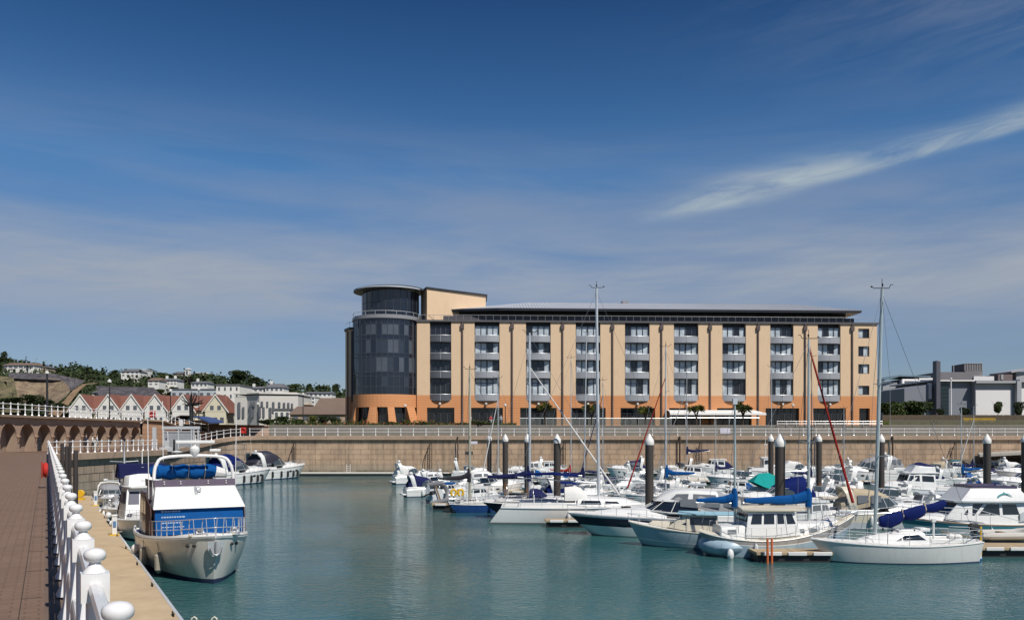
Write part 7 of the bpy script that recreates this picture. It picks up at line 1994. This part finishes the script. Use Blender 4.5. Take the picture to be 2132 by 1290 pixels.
mid('y', 'yacht with slim mast crossing the restaurant awning', 1440, 1560, 1004, 'L', 3, mtop=868, mpx=1490, cover=CNAVY, hood=None, boomL=.3, mr=.06)
mid('r', 'small grey inflatable lying near the open white boat', 1775, 1830, 1040, 'R', 20)
mid('c', 'white day boat in the second row under the navy boom cover', 1240, 1330, 1024, 'R', 3, canopy=CNAVY, ch=.9)
mid('w', 'white boat with blue side cloths behind the violet canopy', 1480, 1570, 1032, 'L', 4, ch=1.1, cover=CBLUE)

# further boats that fill the rows
for (k_, lab, a, b, y, bw_, ang, kw) in [
 ('c', 'white cruiser with bare windscreen on the far row left of the slim piles', 940, 1025, 998, 'R', 4, dict(canopy=None)),
 ('c', 'white cruiser with pale canopy on the far row behind the third capped pile', 1052, 1135, 994, 'L', 3, dict(canopy=CWHITE)),
 ('w', 'little white wheelhouse boat on the far row left of the fourth capped pile', 1118, 1180, 990, 'R', 2, dict(ch=1.3)),
 ('c', 'navy canopied sports boat on the far row right of the tallest mast', 1262, 1345, 992, 'L', 4, dict(canopy=CNAVY)),
 ('w', 'white cabin boat on the far row left of the widest left hand pile', 1295, 1350, 988, 'R', 3, dict(ch=1.2, roofm=GREYW)),
 ('c', 'white cruiser with arch on the far row between two capped piles', 1706, 1775, 990, 'L', 2, dict(canopy=None)),
 ('w', 'white wheelhouse boat on the far row near the stone slope', 2025, 2090, 990, 'L', 3, dict(ch=1.35)),
 ('c', 'white cruiser on the far row under the stone slope', 2078, 2160, 994, 'R', 3, dict(canopy=CWHITE, vin=False)),
 ('c', 'low white cruiser beyond the grey zipped canopy', 1285, 1390, 1018, 'L', 3, dict(canopy=None)),
 ('w', 'white cabin boat beyond the bright blue boom cover', 1388, 1478, 1006, 'L', 2, dict(ch=1.1)),
 ('w', 'white cabin boat with grey roof between the ketch mast and the capped pile', 1692, 1765, 1012, 'R', 3, dict(ch=1.2, roofm=GREYW)),
 ('c', 'navy canopied cruiser beyond the navy flybridge cover', 1872, 1965, 1014, 'L', 3, dict(canopy=CNAVY)),
 ('c', 'white cruiser with grey hood between the blue sloop and the fourth pile', 1085, 1180, 1034, 'L', 4, dict(canopy=CGREY)),
 ('c', 'white cruiser with tall arch behind the low grey screen', 1325, 1420, 1034, 'L', 3, dict(canopy=CWHITE, vin=False)),
 ('w', 'white boat with grey roof behind the blue cloth panel cruiser', 1395, 1485, 1040, 'L', 2, dict(ch=1.1, roofm=GREYW)),
 ('c', 'white cruiser with blue hood right of the navy flybridge cover', 1968, 2060, 1034, 'L', 4, dict(canopy=CBLUE)),
 ('w', 'white cabin boat with beige roof below the red furled sail', 1690, 1790, 1070, 'R', 3, dict(ch=1.0, roofm=CREAM)),
 ('c', 'white cruiser with clear screen behind the violet blue sail cover', 1830, 1960, 1084, 'L', 3, dict(canopy=None)),
 ('c', 'white cruiser behind the long boom of the scooped transom yacht', 1150, 1260, 1044, 'L', 3, dict(canopy=CWHITE)),
 ('w', 'white cabin boat right of the royal blue and navy cockpit canopy', 965, 1050, 1046, 'R', 5, dict(ch=1.1)),
 ('c', 'white cruiser with long foredeck right of the widest dark pile', 1660, 1800, 1058, 'L', 3, dict(canopy=CWHITE, ch=.9)),
 ('c', 'white cruiser with navy hood beside the navy boom cover sloop', 1180, 1262, 1028, 'R', 3, dict(canopy=CNAVY)),
 ('w', 'small white boat with navy hood tucked by the far wall beyond the blue tented boat', 1080, 1140, 986, 'R', 3, dict(ch=1.25, roofm=CNAVY)),
 ('c', 'white sports boat by the far wall left of the navy tent boom cover', 1185, 1255, 986, 'L', 3, dict(canopy=CWHITE)),
 ('c', 'white cruiser with open cockpit by the wall beyond the red stay', 1300, 1365, 996, 'R', 2, dict(canopy=None)),
 ('w', 'white motor boat with beige roof by the wall right of the sign', 1520, 1575, 986, 'L', 2, dict(ch=1.3, roofm=CREAM)),
 ('c', 'white cruiser by the wall between the slim pile and the ketch main mast', 1632, 1690, 985, 'L', 2, dict(canopy=CNAVY)),
 ('w', 'white boat with navy roof by the wall before the nearest sloop mast', 1790, 1850, 986, 'L', 2, dict(ch=1.3, roofm=CNAVY)),
 ('c', 'white open boat by the wall right of the nearest sloop mast', 1850, 1915, 986, 'R', 2, dict(canopy=None)),
 ('c', 'low white cruiser inside the far rows left of the bright blue boom cover', 1395, 1470, 1022, 'R', 3, dict(canopy=CWHITE)),
 ('w', 'white cabin boat before the teal tent with dark side windows', 1475, 1560, 1048, 'L', 3, dict(ch=1.0)),
 ('c', 'white cruiser with sloping grey hood right of the teal tent', 1655, 1740, 1034, 'R', 3, dict(canopy=CGREY)),
 ('c', 'white cruiser with long bow behind the cream cruiser arch', 1800, 1900, 1050, 'L', 3, dict(canopy=CWHITE, ch=.9)),
 ('w', 'white boat with grey roof left of the royal blue covered boat', 1985, 2060, 1024, 'L', 3, dict(ch=1.1, roofm=GREYW)),
 ('c', 'white cruiser just behind the dolphin flybridge and capped pile', 1990, 2110, 1060, 'L', 3, dict(canopy=None)),
 ('w', 'white cabin boat at the right edge in front of the beige hood', 2085, 2180, 1040, 'L', 3, dict(ch=1.1))]:
    mid(k_, lab, a, b, y, bw_, ang, **kw)
for (y, a, b, lab) in ((983, 835, 2200, 'long main walkway pontoon behind all the moored boats'), (1000, 1000, 2200, 'second walkway pontoon between the far rows of boats'), (1022, 1010, 2200, 'third walkway pontoon through the middle of the moored boats'), (1060, 1250, 2200, 'nearest long walkway pontoon behind the motor sailer')):
    finger(lab, a, b, y, 1.8)
# ------------------------------------------------------------------ capped piles
PILEM = None
def pile_mat():
    m = bpy.data.materials.new('pile_steel'); m.use_nodes = True
    t = NG(m.node_tree); b = m.node_tree.nodes['Principled BSDF']; tc = t.n('ShaderNodeTexCoord'); sp = t.n('ShaderNodeSeparateXYZ', ins={0: tc.outputs['Object']})
    n = t.noise(tc.outputs['Object'], 1.5, 5, .65)
    z = t.m('ADD', sp.outputs[2], t.m('MULTIPLY', n, .8))
    c = t.mix(t.ramp(t.m('DIVIDE', z, 6), [(.30, 0), (.36, 1)]), (.17, .085, .035, 1), (.052, .042, .036, 1))
    c = t.mix(t.m('MULTIPLY', n, .4), c, (.03, .026, .024, 1))
    m.node_tree.links.new(c, b.inputs['Base Color']); b.inputs['Roughness'].default_value = .6
    return m
PILEM = pile_mat()
proto = None
for (px, wpx, lab) in [(1019, 9.5, 'leftmost capped pile, slim, before the far wall'), (1052, 11.5, 'capped pile second from the left of the row'), (1098, 12.5, 'capped pile just left of the thick mast of the navy yacht'),
                       (1160, 14.5, 'capped pile with wide white cone right of the navy yacht mast'), (1352, 17.5, 'capped brown pile between the red stay and the white mast'), (1624, 20.5, 'widest capped pile right of centre beside the ketch wheelhouse'),
                       (1605, 11, 'slim capped pile hidden behind the widest one'), (1705, 11.5, 'capped pile right of the ketch main mast'), (1835, 12.5, 'capped pile touching the mast of the nearest sloop'),
                       (2055, 14.8, 'tall capped pile behind the dolphin boat'), (2133, 12.5, 'capped pile cut by the right edge of the picture')]:
    D = .52; Y = D * F / wpx
    if proto is None:
        proto = thing('mooring_pile', lab, 'mooring pile', (XP(px, Y), Y, 0), 0, 'capped mooring piles')
        mb = MB(); mb.tube([(0, 0, -2), (0, 0, 5.55)], D / 2, 20); mb.build('shaft', PILEM, proto)
        mb = MB(); mb.lathe([(D / 2 + .015, 5.48), (D / 2 + .03, 5.56), (D / 2 + .03, 5.74), (D / 2 - .02, 5.84), (.06, 6.16), (.005, 6.19)], n=20); mb.build('cap', mat('cap_white', (.72, .70, .66), .5, var=.15), proto)
    else: dup(proto, None, (XP(px, Y), Y, 0), 0, lab)

# ------------------------------------------------------------------ left side boats
PB_A = -math.atan2(PD.y, PD.x)          # bow toward the camera, along the pontoon
rzb = math.atan2(-PD.y, -PD.x)
def hero(o, L):
    B = 4.55; H_ = Hull(L, B, 1.25, 1.35, 1.95, tw=.88, p=2.6, q=.62, rb=.55, rs=.0, f0=.10, f1=.62, tm=.35)
    HWT = mat('hull_cream_white', (.62, .61, .56), .32, var=.2, vs_=.5, coat=.3, streak=.22)
    H_.make(o, [.10, .935, 1], [ANTIF, HWT, WHITE], DECK, rub=WHITE, n=30, deckz=-.05)
    X = lambda f: f * L / 2; w_ = B / 2; zd = lambda x: H_.zs((x + L / 2) / L) - .03
    # toe rail lip
    mb = MB()
    for sd in (-1, 1): mb.tube([(lambda p: (p[0], p[1] * sd * .985, p[2] + .06))(H_.deck(i / 30)) for i in range(31)], [.075] * 31, 6, flat=1.3)
    mb.build('toe_rail', WHITE, o)
    fx = L / 2 - 3.9         # front of deckhouse
    hw = 1.96
    # deckhouse lower with covered screen
    T_ = Trunk([(-L / 2 + 2.2, -L / 2 + 2.2, hw, hw * .97, 1.25, 3.35), (fx - 2.4, fx - 2.4, hw, hw * .97, 1.4, 3.4), (fx, fx - .35, hw * .97, hw * .95, 1.72, 2.95)], .05)
    dh = T_.body(MB()).build('deckhouse', mat('shaded_red_side', (.16, .075, .05), .3, var=.4, vs_=1, coat=.4), o)  # dark red colour takes in the shade on the cabin sides
    mb = MB(); T_.win(mb, .1, .45, .5, .86); T_.win(mb, .5, .85, .5, .86); T_.win(mb, 1.05, 1.8, .45, .9); mb.build_each('window', DGLASS, dh)
    mb = MB(); T_.front(mb, -.0, 1.0, .0, 1.0, off=.05, th=.05); sc_ = mb.build('screen_cover', CBLUE, dh, smooth=False)
    # three faint lines of sewn white lettering on the cover (too small to read in the photo)
    mb = MB(); r = random.Random(2)
    for row, v in enumerate((.80, .60, .40, .26)):
        u = .07
        while u < (.30 if row else .27):
            wl = r.uniform(.012, .03); T_.front(mb, u, u + wl, v, v + (.05 if row != 3 else .035), off=.085, th=.01); u += wl + .008
    mb.build('lettering', mat('sewn_lettering', (.28, .36, .48), .8), sc_, smooth=False)
    mb = MB(); mb.slab([(fx - .2, -hw * 1.02, 1.7), (fx - 2.6, -hw * 1.03, 1.5), (fx - 2.6, -hw * 1.03, 3.3), (fx - .6, -hw * 1.02, 2.9)], .03); mb.slab([(fx - .2, hw * 1.02, 1.7), (fx - 2.6, hw * 1.03, 1.5), (fx - 2.6, hw * 1.03, 3.3), (fx - .6, hw * 1.02, 2.9)], .03); mb.build_each('side_shade_sheet', mat('shade_maroon', (.10, .045, .04), .7, var=.5, vs_=1.5), dh, smooth=False)  # thin maroon sheets added, painting the shade along both cabin sides
    # sloping white panel (flybridge front)
    P_ = Trunk([(fx - 3.2, fx - 3.0, hw * 1.0, hw * .98, 3.2, 3.75), (fx - 1.9, fx - 1.9, hw * .98, hw * .93, 2.95, 3.80), (fx - .05, fx - 1.35, hw * 1.0, hw * .88, 2.84, 3.74)], .03)
    fb_ = P_.body(MB(), cam=.0).build('flybridge', WHITE, o, smooth=False, bevel=.025)
    mb = MB(); P_.front(mb, .47, .50, .62, .98, off=.05, th=.1); mb.ell((fx - 1.0, 0.05, 3.62), (.14, .14, .12), 10, 6); mb.build('searchlight', STEEL, fb_)
    mb = MB(); zz = 3.76; S3 = [(fx - 1.45, hw * .90), (fx - 2.2, hw * .98), (fx - 3.4, hw * 1.0)]
    ring = [(x, -y) for x, y in S3[::-1]] + [(x, y) for x, y in S3]
    mb.loft([[(x, y, zz - .02), (x - .06, y, zz + .30), (x - .09, y * .985, zz + .30), (x - .03, y * .985, zz - .02)] for x, y in ring]); mb.build('wind_deflector', mat('smoked_perspex', (.13, .10, .13), .12, var=.2), fb_, smooth=False)
    mb = MB()
    for y in (-1.35, -.65, .55, 1.35): mb.box((fx - 1.44, y, zz + .12), (.05, .05, .05)); mb.box((fx - 1.46, y, zz + .22), (.05, .05, .05))
    mb.build_each('deflector_bolts', CWHITE, fb_)
    # rolled blue canvas on the flybridge, with white end
    mb = MB(); N = 16; mb.tube([(fx - 3.5 + .03 * math.sin(i * 1.7), -1.75 + 3.0 * i / N, zz + .58 + .02 * math.sin(i)) for i in range(N + 1)], [.20] + [.33 + .03 * math.sin(i * 2.1) for i in range(N - 1)] + [.24], 12); mb.build('rolled_canvas', CBLUE, fb_)
    mb = MB(); mb.tube([(fx - 3.5, 1.2, zz + .55), (fx - 3.5, 1.75, zz + .45)], [.30, .20], 10); mb.build('canvas_bag', CWHITE, fb_)
    mb = MB()
    for i in range(1, N, 4): mb.tube([(fx - 3.5 + .36 * math.cos(a), -1.75 + 3.0 * i / N + .02 * math.sin(a * 2), zz + .58 + .36 * math.sin(a)) for a in [2 * PI * j / 12 for j in range(13)]], .018, 4)
    mb.build('canvas_tie', ROPE, fb_)
    # stainless arch
    ax = fx - 2.3; za = 5.06
    arcp = [(ax + .9, -1.78, 3.0), (ax + .45, -1.74, 4.2), (ax + .3, -1.62, 4.75), (ax + .2, -1.28, za), (ax + .2, 0, za + .08), (ax + .2, 1.28, za), (ax + .3, 1.62, 4.75), (ax + .35, 1.74, 4.3), (ax + .4, 1.78, 3.75)]
    def smooth_(p, k=4):
        out = []
        for i in range(len(p) - 1):
            p0, p1, p2, p3 = (Vector(p[max(0, i - 1)]), Vector(p[i]), Vector(p[i + 1]), Vector(p[min(len(p) - 1, i + 2)]))
            for j in range(k):
                t = j / k; out.append(.5 * ((2 * p1) + (p2 - p0) * t + (2 * p0 - 5 * p1 + 4 * p2 - p3) * t * t + (3 * p1 - p0 - 3 * p2 + p3) * t ** 3))
        out.append(Vector(p[-1])); return out
    mb = MB(); mb.tube(smooth_(arcp), .075, 10); ar = mb.build('radar_arch', WPAINT, o)
    mb = MB(); mb.lathe([(.04, -.25), (.20, 0), (.23, .1), (.22, .2), (.12, .3), (.01, .33)], (ax + .2, .05, za + .22), 14); mb.lathe([(.02, 0), (.23, .03), (.25, .06), (.05, .12)], (ax, -.7, za + .2), 14); mb.build('satellite_dome', WHITE, ar)
    mb = MB(); mb.box((ax, .1, za + .72), (.16, 1.75, .14)); mb.tube([(ax, .1, za + .1), (ax, .1, za + .7)], .05, 6); mb.box((ax, 1.0, za + .32), (.12, .5, .12)); mb.build('radar_scanner', WHITE, ar, bevel=.02)
    mb = MB(); mb.tube([(ax, -1.3, za - .2), (ax - .1, -1.32, za + 2.6)], .018, 5); mb.tube([(ax + .4, 1.85, 3.4), (ax + .4, 1.9, za + 1.9)], .02, 5); mb.tube([(ax + .4, -1.95, 3.2), (ax + .3, -2.0, za + 2.4)], .02, 5); mb.build('whip_aerial', WHITE, ar)
    # foredeck: rails, winches
    rail(o, H_, .62, .90, 6, .78, close=False, wires=2, k=.95, r=.02)
    mb = MB()
    tt = [.90, .93, .955, .975, .99, 1.0]
    ptsR = [Vector(H_.deck(t, .96)) for t in tt]
    full = [Vector((p.x, -p.y, p.z)) for p in ptsR] + [p for p in reversed(ptsR)]
    for h in (.4, .78): mb.tube([p + Vector((0.02, 0, h)) for p in full], .02, 6)
    for i, p in enumerate(full):
        mb.tube([p, p + Vector((.0, .06 * (1 if i % 2 else -1), .78))], .018, 5)
    mb.build('pulpit', STEEL, o)
    for y in (-.5, .85):
        mb = MB(); bx_ = L / 2 - .75; mb.lathe([(.16, 0), (.14, .06), (.09, .1), (.09, .22), (.15, .26), (.15, .30), (.05, .34)], (bx_, y, 1.93), 12)
        mb.lathe([(.12, -.16), (.12, -.1), (.07, -.08), (.07, .08), (.12, .1), (.12, .16)], (bx_, y, 2.06), 10, axis='y')
        for k in range(3): mb.tube([(bx_ + .2 * math.cos(a), y + .24 * math.sin(a), 1.96 + .05 * k) for a in [2 * PI * i / 10 for i in range(11)]], .028, 5)
        mb.build('windlass', STEEL, o)
    mb = MB(); r = random.Random(3)
    for k in range(8):
        y = -.8 + k * .22; mb.ell((L / 2 - .55 - .12 * y * y + r.uniform(-.1, .1), y, 1.98), (.12, .16, .06), 7, 4)
    mb.build('coiled_rope', ROPE, o)
    # anchor pocket and stem fitting
    sx = H_.pt(1, .95)[0]
    mb = MB(); mb.slab([(sx + .03 - .25 * (1 - z) ** 0 * 0 - .10 * (0.9 - z / 1), y, 1.0 + z) for y, z in ((-.32, .78), (.32, .78), (.30, .45), (.16, .18), (-.16, .18), (-.30, .45))], .08); mb.build('anchor_plate', STEEL, o)
    mb = MB(); mb.tube([(sx + .12, 0, 1.8), (sx + .14, 0, 1.35)], .04, 6); mb.tube([(sx + .12, -.22, 1.55), (sx + .15, -.12, 1.3), (sx + .15, 0, 1.24), (sx + .15, .12, 1.3), (sx + .12, .22, 1.55)], .045, 6); mb.build('anchor', mat('galvanised', (.35, .35, .36), .5, .5), o)
    for sd, ts in ((1, (.955, .925)), (-1, (.955, .93))):
        for t in ts:
            p = H_.pt(t, .86, sd); mb = MB(); mb.ell(p, (.10, .10, .07), 8, 5); mb.build_each('hawse_hole', BLACKP, o)
    # fender and rope against the pontoon
    fx2, fy2 = H_.pt(.72, .5, -1)[:2]
    for t in (.55, .74):
        p = H_.pt(t, .5, -1); mb = MB(); mb.lathe([(.03, .45), (.1, .40), (.17, .3), (.17, -.3), (.1, -.40), (.03, -.45)], (p[0], p[1] - .17, .62), 10); mb.tube([(p[0], p[1] - .17, 1.05), H_.pt(t, 1, -1)], .015, 4); mb.build('fender', mat('fender_grimy', (.36, .33, .27), .7, var=.4), o)
L = 12.5
bowp = Vector((XP(446, 35.4), 35.4, 0)); d = Vector((math.cos(rzb), math.sin(rzb), 0))
o = thing('motor_yacht', 'big white flybridge motor yacht with bright blue screen cover moored bow on at left', 'motor boat', bowp - d * (L / 2 - .35), rzb, BG); hero(o, L)
def left_of(px, py, z=0):
    Y = YW(py, z); return Vector((XP(px, Y), Y, z))
# boats between it and the wall
def moored(name, label, bowpx, yw, L, fn, da=0.0, **kw):
    Y = F * EYE / (yw - HY); p = Vector((XP(bowpx, Y), Y, 0)); a = rzb + R(da); d = Vector((math.cos(a), math.sin(a), 0))
    o = thing(name, label, 'motor boat' if fn is not yacht else 'sailing yacht', p - d * L / 2 * .95, a, BG); fn(o, L, **kw); return o
moored('motor_yacht', 'white fishing cruiser with navy side curtains directly behind the big yacht', 316, 1131, 9.5, cabinboat, fly=True, flycover=CNAVY, ch=1.75, cover=CNAVY, aft=-.4, front=.3, fb=1.2, mastH=5.2, winm=mat('navy_curtain', (.02, .022, .06), .4))
b_ = kids(bpy.data.objects['motor_yacht.001'])
mb = MB(); mb.box((-1.6, 0, 3.9), (1.9, 2.9, .85), 0, 0, .93); mb.tube([(-.5, -1.3, 3.2), (-.5, -1.3, 4.3)], .05, 6); mb.build('bridge_cover', CNAVY, bpy.data.objects['motor_yacht.001'], bevel=.12)
o = moored('sailing_yacht', 'grey yacht with navy boom cover and wind vane between pontoon and cruiser', 268, 1091, 9.0, yacht, H=5.6, mx=.05, cover=CNAVY, hood=CGREY, boomL=.42, mr=.06, jib=None)
moored('motor_cruiser', 'small white boat with furled sail cloth furthest along the beige pontoon', 238, 1064, 7.0, cruiser, canopy=CGREY, vin=False)
def sternto(label, px, Y, rz, L, **kw):
    o = thing('motor_cruiser', label, 'motor boat', (XP(px, Y), Y, 0), R(rz), BG); H_ = cruiser(o, L, fnd=False, **kw); o.scale = (1, 1.1, 1.28)
    for t in (.25, .4, .52, .64, .75):
        p = H_.pt(t, .5, -1); mb = MB(); mb.lathe([(.03, .36), (.14, .26), (.14, -.26), (.03, -.36)], (p[0], p[1] - .16, .55), 8); mb.build('fender', RUBBER, o)
    mb = MB(); mb.box((-L / 2 - .05, 0, .75), (.06, 2.0, .7)); mb.build('garage_door', RUBBER, o)
sternto('white sports cruiser with violet canopy and black fenders behind the big yacht', 500, 108, 58, 10.0, canopy=CPURP, ch=1.3)
sternto('white sports cruiser with dark hood moored nearest the far wall', 577, 121, 58, 10.5, canopy=mat('hood_dark', (.03, .03, .045), .5), ch=1.3, vin=False)
for k, px in enumerate((497, 507, 516, 525, 533, 541)):
    pass
# pontoon furniture
def pedestal(label, px, py):
    p = left_of(px, py, .5); root = thing('power_pedestal', label, 'service pedestal', p, math.atan2(D2.y, D2.x), 'service pedestals on the beige pontoon')
    mb = MB(); mb.box((0, 0, .55), (.28, .26, 1.0)); mb.box((0, 0, 1.1), (.34, .32, .10)); mb.build('housing', WHITE, root, bevel=.02)
    mb = MB(); mb.box((0, -.14, .62), (.16, .03, .34)); mb.box((-.15, 0, .62), (.03, .16, .34)); mb.build('socket_panel', mat('panel_blue', (.10, .2, .36), .4), root, bevel=.005)
    mb = MB(); mb.box((0, 0, .025), (.62, .5, .05)); mb.build('base_plate', YELLOWP, root, bevel=.01)
    r = random.Random(int(px)); mb = MB(); mb.tube([(.1, -.1, .3), (.5, -.3, .02), (.9, -.1, .02), (1.5, -.5, .02), (2.0, -.2, .02)], .02, 5); mb.build('cable', ROPE, root)
pedestal('white power pedestal on a yellow base midway along the beige pontoon', 238, 1113)
pedestal('smaller looking white power pedestal far along the beige pontoon', 199, 1052)
p = left_of(168, 1040, .5); o = thing('hose_reel', 'yellow hose reel stand at the far end of the beige pontoon', 'hose reel', p)
mb = MB(); mb.lathe([(.30, -.12), (.32, -.1), (.32, .1), (.30, .12)], (0, 0, .55), 14, axis='y'); mb.box((0, 0, .1), (.6, .4, .2)); mb.build('reel', YELLOWP, o)
for k, (px, py, lab) in enumerate(((282, 1150, 'white ball fender on the pontoon edge beside the big yacht bow'), (226, 1078, 'white ball fender on the pontoon edge by the grey yacht'), (216, 1066, 'smaller white ball fender left of the grey yacht'))):
    p = left_of(px, py, .5); o = MB(); o.ell((0, 0, .2), (.2, .2, .22), 12, 8); tag(o.build('ball_fender', WHITE, loc=p), lab, 'fender', 'ball fenders along the pontoon edge')
# dark edge ropes/cleat wood pieces and the hooked ladder handles at the picture bottom
q = left_of(418, 1300, .2); root = thing('boarding_ladder', 'pair of curled white ladder handles rising from the water at the bottom edge', 'ladder', (q.x, q.y, 0))
mb = MB(); S_ = q.y / F
for sx in (-20 * S_, 22 * S_): mb.tube([(sx, 0, -.8), (sx, 0, .28), (sx + .02, 0, .40), (sx + .10, 0, .45), (sx + .17, 0, .40), (sx + .17, 0, .33), (sx + .10, 0, .27)], .028, 8)
for z in (-.1, -.4, -.7): mb.tube([(-20 * S_, 0, z), (22 * S_, 0, z)], .022, 6)
mb.build('handles', mat('pale_tube', (.62, .60, .50), .4), root)

# ------------------------------------------------------------------ people
def person(label, p, h, shirt, trousers, skin=(.42, .27, .19), hair=(.03, .02, .015), face=0.0, stride=.12):
    root = thing('person', label, 'person', p, face, 'people on the waterfront')
    me = bpy.data.meshes.new('body'); k = h / 1.75
    J = [(0, 0, .95, .13, .10), (0, 0, 1.12, .115, .09), (0, 0, 1.34, .15, .10), (0, 0, 1.46, .07, .06), (0, .01, 1.54, .05, .05), (0, .02, 1.62, .085, .095), (0, .01, 1.72, .07, .08)]
    V = [(x, y, z) for x, y, z, a, b in J]; E = [(i, i + 1) for i in range(len(J) - 1)]; rad = [(a, b) for *_, a, b in J]
    def chain(base, pts):
        prev = base
        for (x, y, z, a) in pts: V.append((x, y, z)); rad.append((a, a)); E.append((prev, len(V) - 1)); prev = len(V) - 1
    for s_, st in ((-1, stride), (1, -stride)):
        chain(0, [(s_ * .09, 0, .86, .085), (s_ * .10, st, .48, .058), (s_ * .10, st * .8 - .02, .09, .038), (s_ * .105, st + .12, .035, .035)])
        chain(2, [(s_ * .19, 0, 1.39, .055), (s_ * .235, -st * .6, 1.12, .04), (s_ * .23, -st * .6 + .12, .90, .03), (s_ * .225, -st * .6 + .17, .80, .03)])
    me.from_pydata([(x * k, y * k, z * k) for x, y, z in V], E, [])
    o = bpy.data.objects.new('body', me); col.objects.link(o); o.parent = root
    sm = o.modifiers.new('skin', 'SKIN'); sm.use_smooth_shade = True
    for i, (a, b) in enumerate(rad): me.skin_vertices[0].data[i].radius = (a * k, b * k)
    me.skin_vertices[0].data[0].use_root = True
    su = o.modifiers.new('sub', 'SUBSURF'); su.levels = 1; su.render_levels = 1
    m = bpy.data.materials.new('clothed_figure'); m.use_nodes = True; t = NG(m.node_tree); b = m.node_tree.nodes['Principled BSDF']; tc = t.n('ShaderNodeTexCoord'); sp = t.n('ShaderNodeSeparateXYZ', ins={0: tc.outputs['Object']})
    r = t.n('ShaderNodeValToRGB', ins={0: t.m('DIVIDE', sp.outputs[2], 1.8 * k)}); r.color_ramp.interpolation = 'CONSTANT'; e = r.color_ramp.elements
    stops = [(0, BLACKP.diffuse_color[:3]), (.05, trousers), (.54, shirt), (.82, skin)]
    while len(e) < 4: e.new(.5)
    for i, (q, c) in enumerate(stops): e[i].position = q; e[i].color = (*c, 1)
    m.node_tree.links.new(r.outputs[0], b.inputs['Base Color']); b.inputs['Roughness'].default_value = .8; me.materials.append(m)
    mb = MB(); mb.ell((0, -.01 * k, 1.74 * k), (.098 * k, .105 * k, .085 * k), 10, 6); mb.build('hair', mat('hair_' + str(round(hair[0], 3)), hair, .8), root)
person('person in dark clothes walking behind the lower curved railing', (XP(180, 87.5), 87.5, 4.4), 1.78, (.02, .03, .06), (.02, .02, .03), face=1.6)
person('person in white top leaning close beside the darkly dressed walker', (XP(193, 88), 88, 4.4), 1.70, (.65, .63, .60), (.03, .03, .03), face=-1.4)
person('person in pale top right of the white topped walker at the railing', (XP(202, 88.3), 88.3, 4.4), 1.74, (.55, .54, .52), (.45, .4, .33), face=-1.2)
Yp = 143.2
person('person in a red and white top outside the second hotel opening', (XP(1022, Yp), Yp, ZG), 1.7, (.55, .06, .08), (.5, .5, .5), face=3)
person('person in white beside the parasol left of the hotel hedge', (XP(979, Yp), Yp, ZG), 1.7, (.6, .58, .56), (.3, .25, .2), face=3)
person('person in pale blue standing right of the second hotel opening', (XP(1043, Yp), Yp, ZG), 1.75, (.4, .45, .5), (.15, .15, .2), face=3)
